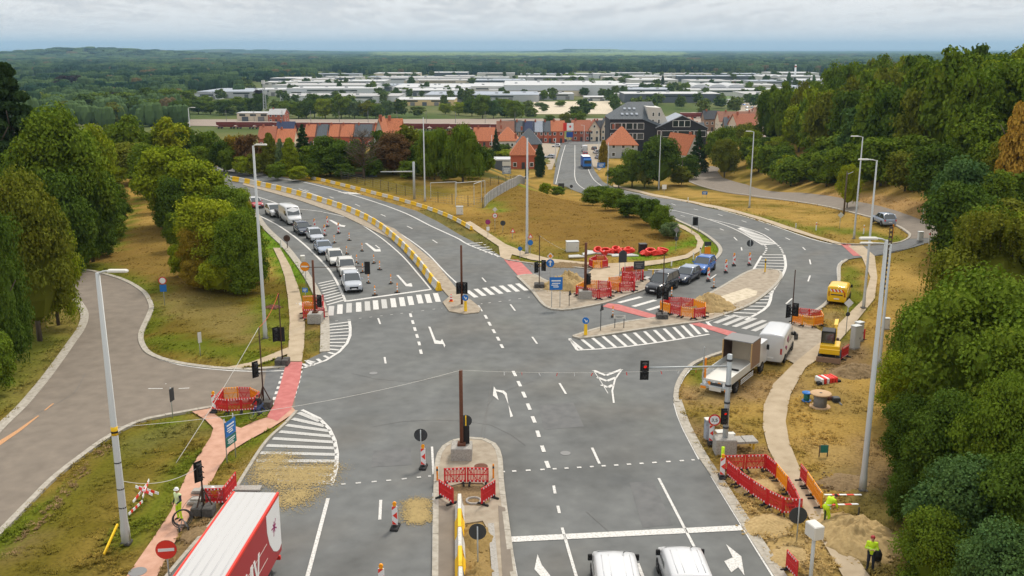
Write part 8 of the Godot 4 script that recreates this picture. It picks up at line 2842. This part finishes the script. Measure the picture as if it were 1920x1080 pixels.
func excavator():
	var o := thing("mini_excavator", "yellow mini excavator with a black cab standing on the dry grass", "excavator", at(Vector2(25.41,-73.25)), -0.375)
	for q in [["track", Vector3(-.68, .26, 0), Vector3(.36, .52, 2.1), "rubber"], ["track", Vector3(.68, .26, 0), Vector3(.36, .52, 2.1), "rubber"], ["undercarriage", Vector3(0, .42, 0), Vector3(.9, .3, 1.1), "dark_grey"], ["blade", Vector3(0, .28, 1.35), Vector3(1.85, .44, .1), "wall_brown"], ["blade_arm", Vector3(-.35, .35, 1.1), Vector3(.12, .14, .6), "dark_grey"], ["blade_arm", Vector3(.35, .35, 1.1), Vector3(.12, .14, .6), "dark_grey"], ["engine_cover", Vector3(.0, .98, .45), Vector3(1.5, .72, 1.0), "paint_yellow"], ["counterweight", Vector3(0, .86, .92), Vector3(1.55, .42, .22), "paint_yellow"], ["side_cover", Vector3(.5, .95, -.45), Vector3(.5, .66, .9), "paint_yellow"], ["seat", Vector3(-.2, 1.2, -.2), Vector3(.45, .5, .4), "black"], ["cab_roof", Vector3(-.2, 2.3, -.2), Vector3(1.02, .08, 1.25), "black"]]:
		var st := newst()
		bbox(st, q[1], q[2], .05)
		obj(q[0], st, M(q[3]), o)
	for x in [-.68, .28]:
		for z in [-.78, .38]:
			var st := newst()
			box(st, Vector3(x, 1.6, z), Vector3(.09, 1.36, .09))
			obj("cab_pillar", st, M("black"), o)
	for q in [[Vector3(-.2, 1.8, .38), Vector3(.86, .85, .02)], [Vector3(-.2, 1.75, -.78), Vector3(.86, 1.0, .02)], [Vector3(-.69, 1.75, -.2), Vector3(.02, .95, 1.05)], [Vector3(.29, 1.75, -.2), Vector3(.02, .95, 1.05)]]:
		var st := newst()
		box(st, q[0], q[1])
		obj("cab_window", st, M("glass"), o)
	var st := newst()
	for q in [[Vector3(.25, 1.0, -.9), Vector3(.25, 2.3, -1.7)], [Vector3(.25, 2.3, -1.7), Vector3(.25, 2.5, -2.6)]]:
		var d: Vector3 = q[1] - q[0]
		box(st, (q[0] + q[1]) * .5, Vector3(.2, d.length() + .1, .28), along(d))
	obj("boom", st, M("paint_yellow"), o)
	st = newst()
	box(st, Vector3(.25, 1.75, -2.85), Vector3(.16, 1.5, .22), Basis(Vector3.RIGHT, .25))
	obj("dipper", st, M("paint_yellow"), o)
	st = newst(true)
	tube(st, Vector3(.25, 1.4, -.75), Vector3(.25, 2.0, -1.3), .05)
	obj("ram", st, M("steel"), o)
	st = newst()
	bbox(st, Vector3(.25, .7, -2.9), Vector3(.55, .45, .4), .06)
	obj("bucket", st, M("dark_rust"), o)

# ---------------------------------------------------------------- people
func nets(bones: Array, cell: float, blend: float) -> ArrayMesh:
	# one skin round a set of tapered limbs
	var lo := Vector3(1e9, 1e9, 1e9)
	var hi := -lo
	for b in bones:
		for e in 2:
			var r := Vector3.ONE * (maxf(b[2], b[3]) + blend + cell * 2.0)
			lo = lo.min(b[e] - r)
			hi = hi.max(b[e] + r)
	var n := Vector3i(((hi - lo) / cell).ceil()) + Vector3i.ONE
	var f := PackedFloat32Array()
	f.resize(n.x * n.y * n.z)
	f.fill(9.0)
	for b in bones:
		var pa: Vector3 = b[0]
		var ba: Vector3 = b[1] - pa
		var r := Vector3.ONE * (maxf(b[2], b[3]) + blend + cell)
		var i0 := Vector3i(((pa.min(b[1]) - r - lo) / cell).floor()).clamp(Vector3i.ZERO, n - Vector3i.ONE)
		var i1 := Vector3i(((pa.max(b[1]) + r - lo) / cell).ceil()).clamp(Vector3i.ZERO, n - Vector3i.ONE)
		var l2 := maxf(ba.length_squared(), 1e-9)
		for k in range(i0.z, i1.z + 1):
			for j in range(i0.y, i1.y + 1):
				for i in range(i0.x, i1.x + 1):
					var p := lo + Vector3(i, j, k) * cell
					var t := clampf((p - pa).dot(ba) / l2, 0.0, 1.0)
					var d := p.distance_to(pa + ba * t) - lerpf(b[2], b[3], t)
					var at0 := (k * n.y + j) * n.x + i
					var q := f[at0]
					var h := maxf(blend - absf(q - d), 0.0) / blend
					f[at0] = minf(q, d) - h * h * blend * .25
	var st := SurfaceTool.new()
	st.begin(Mesh.PRIMITIVE_TRIANGLES)
	st.set_smooth_group(0)
	var idx := PackedInt32Array()
	idx.resize(f.size())
	idx.fill(-1)
	var count := 0
	var off := [0, 1, n.x, n.x + 1, n.x * n.y, n.x * n.y + 1, n.x * n.y + n.x, n.x * n.y + n.x + 1]
	var edges := [0, 1, 2, 3, 4, 5, 6, 7, 0, 2, 1, 3, 4, 6, 5, 7, 0, 4, 1, 5, 2, 6, 3, 7]
	for k in n.z - 1:
		for j in n.y - 1:
			for i in n.x - 1:
				var a := (k * n.y + j) * n.x + i
				var neg := 0
				for c in 8:
					if f[a + off[c]] < 0.0:
						neg += 1
				if neg == 0 or neg == 8:
					continue
				var s := Vector3.ZERO
				var m := 0
				for e in 12:
					var u: int = edges[2 * e]
					var v: int = edges[2 * e + 1]
					var fu := f[a + off[u]]
					var fv := f[a + off[v]]
					if (fu < 0.0) != (fv < 0.0):
						s += Vector3(u & 1, (u >> 1) & 1, u >> 2).lerp(Vector3(v & 1, (v >> 1) & 1, v >> 2), fu / (fu - fv))
						m += 1
				var p := lo + (Vector3(i, j, k) + s / m) * cell
				var best := 9.0
				var col := Color.WHITE
				for b in bones:
					var ba: Vector3 = b[1] - b[0]
					var t := clampf((p - b[0]).dot(ba) / maxf(ba.length_squared(), 1e-9), 0.0, 1.0)
					var d: float = p.distance_to(b[0] + ba * t) - lerpf(b[2], b[3], t)
					if d < best:
						best = d
						col = b[4]
				st.set_color(col)
				st.add_vertex(p)
				idx[a] = count
				count += 1
	for k in range(1, n.z - 1):
		for j in range(1, n.y - 1):
			for i in range(1, n.x - 1):
				var a := (k * n.y + j) * n.x + i
				for ax in 3:
					var b: int = a + [1, n.x, n.x * n.y][ax]
					if (f[a] < 0.0) == (f[b] < 0.0):
						continue
					var u: int = [n.x, n.x * n.y, 1][ax]
					var v: int = [n.x * n.y, 1, n.x][ax]
					var q := [idx[a], idx[a - u], idx[a - u - v], idx[a - v]]
					if q.min() < 0:
						continue
					if f[a] < 0.0:
						q.reverse()
					for m in [0, 1, 2, 0, 2, 3]:
						st.add_index(q[m])
	st.generate_normals()
	return st.commit()

func hand_bones(w: Vector3, d: Vector3, side: Vector3, skin: Color, curl := .5) -> Array:
	# palm and five fingers from the wrist w along d; side points to the thumb
	var out: Array = []
	var nrm := d.cross(side).normalized()
	for k in 3:
		var o := side * (.022 - .022 * k)
		out.append([w, w + d * .085 + o, .019, .017, skin])
	for k in 4:
		var base := w + d * .088 + side * (.03 - .02 * k)
		var l: float = [.036, .042, .038, .028][k]
		var d1 := (d + nrm * curl * .6).normalized()
		var d2 := (d + nrm * curl * 1.8).normalized()
		out.append([base, base + d1 * l, .0095, .009, skin])
		out.append([base + d1 * l, base + d1 * l + d2 * l * .9, .009, .008, skin])
	var tb := w + d * .025 + side * .03
	var te := tb + (d * .6 + side).normalized() * .045
	out.append([tb, te, .013, .011, skin])
	out.append([te, te + (d + side * .3 + nrm * .4).normalized() * .032, .011, .009, skin])
	return out

func person(label: String, pos: Vector3, turn: float, j: Dictionary, c: Dictionary, sc := 1.0, helmet := "") -> Node3D:
	var o := thing("person", label, "person", pos, turn)
	o.scale = Vector3.ONE * sc
	var skin := Color(.5, .28, .19)
	var top: Color = c.top
	var leg: Color = c.leg
	var arm: Color = c.arm
	var pel: Vector3 = j.pelvis
	var ch: Vector3 = j.chest
	var nk: Vector3 = j.neck
	var hd: Vector3 = j.head
	var b: Array = [[pel + Vector3(-.06, 0, 0), pel + Vector3(.06, 0, 0), .125, .125, leg], [pel, ch, .14, .16, top], [ch + Vector3(-.09, .02, 0), ch + Vector3(.09, .02, 0), .12, .12, top], [ch, nk, .13, .06, top], [nk, hd, .055, .06, skin]]
	for s in 2:
		var q: float = -1.0 if s == 0 else 1.0
		var hip := pel + Vector3(q * .09, -.03, 0)
		b.append([hip, j.knee[s], .098, .07, leg])
		b.append([j.knee[s], j.ankle[s], .068, .05, leg])
		b.append([j.ankle[s] - Vector3(0, .03, -.03), j.toe[s], .05, .042, Color(.03, .025, .02)])
		b.append([j.shoulder[s], j.elbow[s], .062, .048, top if c.has("sleeve") else arm])
		b.append([ch + Vector3(0, .07, 0), j.shoulder[s], .09, .065, top])
		b.append([j.elbow[s], j.wrist[s], .046, .034, arm])
	var m := M("skin_cloth")
	put("body", nets(b, .023, .05), m, o)
	var fwd: Vector3 = j.get("face", Vector3(0, 0, -1)).normalized()
	var up := (hd - nk).normalized()
	var rt := fwd.cross(up).normalized()
	var lip := Color(.36, .14, .12)
	var dark := Color(.03, .02, .02)
	var h: Array = [[hd + up * .035, hd + up * .03 - fwd * .03, .085, .088, c.get("hair", skin)], [hd + fwd * .03, hd - up * .055 + fwd * .045, .074, .05, skin], [hd + fwd * .095, hd - up * .028 + fwd * .112, .01, .015, skin], [hd - up * .062 + fwd * .092 - rt * .018, hd - up * .062 + fwd * .092 + rt * .018, .007, .007, lip], [nk, hd, .05, .055, skin]]
	for q in [-1.0, 1.0]:
		h.append([hd + fwd * .092 + rt * q * .032 + up * .012, hd + fwd * .093 + rt * q * .034 + up * .012, .011, .011, dark])
		h.append([hd + rt * q * .082 + up * .02, hd + rt * q * .084 - up * .025, .014, .012, skin])
	put("head", nets(h, .01, .02), m, o)
	for s in 2:
		var d: Vector3 = (j.wrist[s] - j.elbow[s]).normalized()
		var side: Vector3 = d.cross(Vector3(0, 1, .2)).normalized() * (-1.0 if s == 0 else 1.0)
		put("hand", nets(hand_bones(j.wrist[s], d, side, skin, .8), .006, .008), m, o)
	if helmet != "":
		var st := newst(true)
		var bs := Basis(rt, up, -fwd)
		lathe(st, [[.125, .045], [.118, .06], [.112, .1], [.085, .15], [.04, .175], [.0, .18]], 16, hd, bs)
		lathe(st, [[.118, .045], [.14, .04], [.14, .05], [.118, .058]], 16, hd + fwd * .02, bs)
		obj("helmet", st, M(helmet), o)
	return o

func pose(extra := {}) -> Dictionary:
	var j := {"pelvis": Vector3(0, .95, 0), "chest": Vector3(0, 1.3, 0), "neck": Vector3(0, 1.48, 0), "head": Vector3(0, 1.63, -.02), "knee": [Vector3(-.11, .5, -.02), Vector3(.11, .5, -.02)], "ankle": [Vector3(-.12, .09, .03), Vector3(.12, .09, .03)], "toe": [Vector3(-.14, .045, -.15), Vector3(.14, .045, -.15)],
		"shoulder": [Vector3(-.19, 1.41, 0), Vector3(.19, 1.41, 0)], "elbow": [Vector3(-.25, 1.13, .03), Vector3(.25, 1.13, .03)], "wrist": [Vector3(-.24, .9, -.08), Vector3(.24, .9, -.08)]}
	j.merge(extra, true)
	return j

func build_people():
	var m := mk("skin_cloth", Color.WHITE, .8)
	m.vertex_color_use_as_albedo = true
	var lime := Color(.5, .72, .02)
	var navy := Color(.018, .02, .035)
	# the worker by the rod reel
	var a := person("worker in a white helmet and yellow trousers standing at the rod reel", at(Vector2(-17.49,-46.1)), 2.6, pose({"elbow": [Vector3(-.3, 1.16, -.08), Vector3(.25, 1.13, .03)], "wrist": [Vector3(-.26, 1.06, -.32), Vector3(.26, .93, -.1)]}), {"top": Color(.6, .72, .4), "leg": lime, "arm": Color(.03, .035, .04)}, 1.03, "white")
	band(a, [.98, 1.2], "white", .165)
	var r := thing("rod_reel", "wheeled upright reel of cable rod on the pink path", "cable reel", at(Vector2(-16.97,-45.06)), .5)
	for q in [[.5, .025], [.44, .03], [.4, .02]]:
		var st := newst(true)
		var pts: Array = []
		for i in 31:
			var t := TAU * i / 30.0
			pts.append(Vector3(cos(t) * q[0], .62 + sin(t) * q[0], (q[0] - .45) * 1.2))
		path_tube(st, pts, q[1], 6)
		obj("hoop", st, M("dark_grey"), r)
	for s in [-1.0, 1.0]:
		wheel(r, Vector3(s * .22, .12, .3), .12, .07)
		var st := newst()
		tube(st, Vector3(s * .22, .12, .3), Vector3(0, .62, .1), .025)
		tube(st, Vector3(s * .22, .12, .3), Vector3(s * .2, .2, -.4), .025)
		obj("frame", st, M("mid_grey"), r)
	wire("rod", "thin rod bending from the reel to the pit", "cable rod", at(Vector2(-16.95,-45.17), 1.1), at(Vector2(-16.39,-47.56), .2), -.55, .012, "dark_grey")
	# the worker in the pit
	var p := person("worker in a white helmet and lime vest bending in the pit", at(Vector2(-16.27,-48.32), -.62), PI, pose({"pelvis": Vector3(0, .85, .12), "chest": Vector3(0, 1.18, -.05), "neck": Vector3(0, 1.33, -.16), "head": Vector3(0, 1.44, -.26), "face": Vector3(0, -.6, -.8), "shoulder": [Vector3(-.19, 1.26, -.12), Vector3(.19, 1.26, -.12)], "elbow": [Vector3(-.3, 1.0, -.16), Vector3(.3, 1.0, -.16)], "wrist": [Vector3(-.2, .84, -.36), Vector3(.2, .84, -.36)]}), {"top": lime, "leg": navy, "arm": Color(.7, .72, .75)}, 1.0, "white")
	# the bent worker behind the striped boards
	p = person("worker in lime clothes bending behind the striped boards", at(Vector2(16.37,-45.57)), -1.1, pose({"pelvis": Vector3(0, .93, .1), "chest": Vector3(0, 1.22, -.16), "neck": Vector3(0, 1.33, -.32), "head": Vector3(0, 1.38, -.47), "face": Vector3(0, -.8, -.6), "shoulder": [Vector3(-.19, 1.28, -.25), Vector3(.19, 1.28, -.25)], "elbow": [Vector3(-.26, 1.02, -.33), Vector3(.26, 1.02, -.33)], "wrist": [Vector3(-.18, .82, -.45), Vector3(.18, .82, -.45)]}), {"top": lime, "leg": lime, "arm": lime, "hair": Color(.05, .03, .02)}, 1.08)
	band(p, [.85, 1.05], "white", .17)
	# the standing person with folded arms
	p = person("person in a lime vest and dark trousers standing with folded arms below the sand heap", at(Vector2(17.02,-41.08)), 2.75, pose({"elbow": [Vector3(-.27, 1.14, -.06), Vector3(.27, 1.14, -.06)], "wrist": [Vector3(.02, 1.14, -.23), Vector3(-.02, 1.19, -.25)], "toe": [Vector3(-.2, .045, -.13), Vector3(.18, .045, -.15)]}), {"top": lime, "leg": navy, "arm": Color(.5, .74, .1), "hair": Color(.2, .03, .03), "sleeve": 1}, 1.0)
	var st := newst(true)
	lathe(st, [[.108, .06], [.1, .11], [.06, .15], [.0, .16]], 14, Vector3(0, 1.63, -.01))
	obj("cap", st, M("lorry_red"), p)
	var bag := thing("dark_jacket", "dark jacket held beside the person with folded arms", "jacket", at(Vector2(17.56,-41.67)), .3)
	st = newst(true)
	lathe(st, [[.05, .1], [.2, .2], [.22, .5], [.12, .72], [.02, .78]], 10)
	obj("cloth", st, M("black"), bag)
	# the cyclist
	var cp := at(Vector2(-16.93,-60.41), .03)
	var t := 2.5
	person("person in dark clothes riding a bicycle beside the left red barriers", cp, t, pose({"pelvis": Vector3(0, .98, .2), "chest": Vector3(0, 1.3, .02), "neck": Vector3(0, 1.46, -.06), "head": Vector3(0, 1.6, -.1), "knee": [Vector3(-.12, .72, -.18), Vector3(.12, .6, -.1)], "ankle": [Vector3(-.12, .38, .02), Vector3(.12, .2, .06)], "toe": [Vector3(-.12, .33, -.15), Vector3(.12, .16, -.1)],
		"shoulder": [Vector3(-.19, 1.38, 0), Vector3(.19, 1.38, 0)], "elbow": [Vector3(-.26, 1.16, -.16), Vector3(.26, 1.16, -.16)], "wrist": [Vector3(-.24, 1.06, -.38), Vector3(.24, 1.06, -.38)]}), {"top": Color(.02, .02, .024), "leg": Color(.06, .09, .16), "arm": Color(.02, .02, .024), "hair": Color(.05, .03, .02)}, .96)
	var bk := thing("bicycle", "dark city bicycle under the rider by the left red barriers", "bicycle", cp, t)
	for z in [-.52, .52]:
		st = newst(true)
		var pts: Array = []
		for i in 25:
			var g := TAU * i / 24.0
			pts.append(Vector3(0, .34 + sin(g) * .33, z + cos(g) * .33))
		path_tube(st, pts, .02, 5)
		var w := obj("wheel", st, M("rubber"), bk)
		st = newst()
		for i in 12:
			var g := TAU * i / 12.0
			tube(st, Vector3(0, .34, z), Vector3(0, .34 + sin(g) * .31, z + cos(g) * .31), .004, .004, 3)
		obj("spokes", st, M("steel"), w)
	st = newst(true)
	for q in [[Vector3(0, .34, .52), Vector3(0, .34, .05)], [Vector3(0, .34, .05), Vector3(0, .85, .2)], [Vector3(0, .82, .19), Vector3(0, .34, .52)], [Vector3(0, .34, .05), Vector3(0, .82, -.33)], [Vector3(0, .78, .18), Vector3(0, .85, -.34)], [Vector3(0, .34, -.52), Vector3(0, 1.02, -.3)]]:
		tube(st, q[0], q[1], .022)
	obj("frame", st, M("deep_blue"), bk)
	st = newst()
	tube(st, Vector3(-.26, 1.03, -.38), Vector3(.26, 1.03, -.38), .018)
	obj("handlebar", st, M("black"), bk)
	st = newst()
	bbox(st, Vector3(0, .87, .22), Vector3(.16, .07, .26), .02)
	obj("saddle", st, M("black"), bk)

func band(o: Node3D, ys: Array, m: String, r: float):
	for y in ys:
		var st := newst(true)
		lathe(st, [[r, y], [r * 1.01, y + .05]], 14)
		var b := obj("reflective_band", st, M(m), o)
		b.scale = Vector3(1.02, 1, .85)
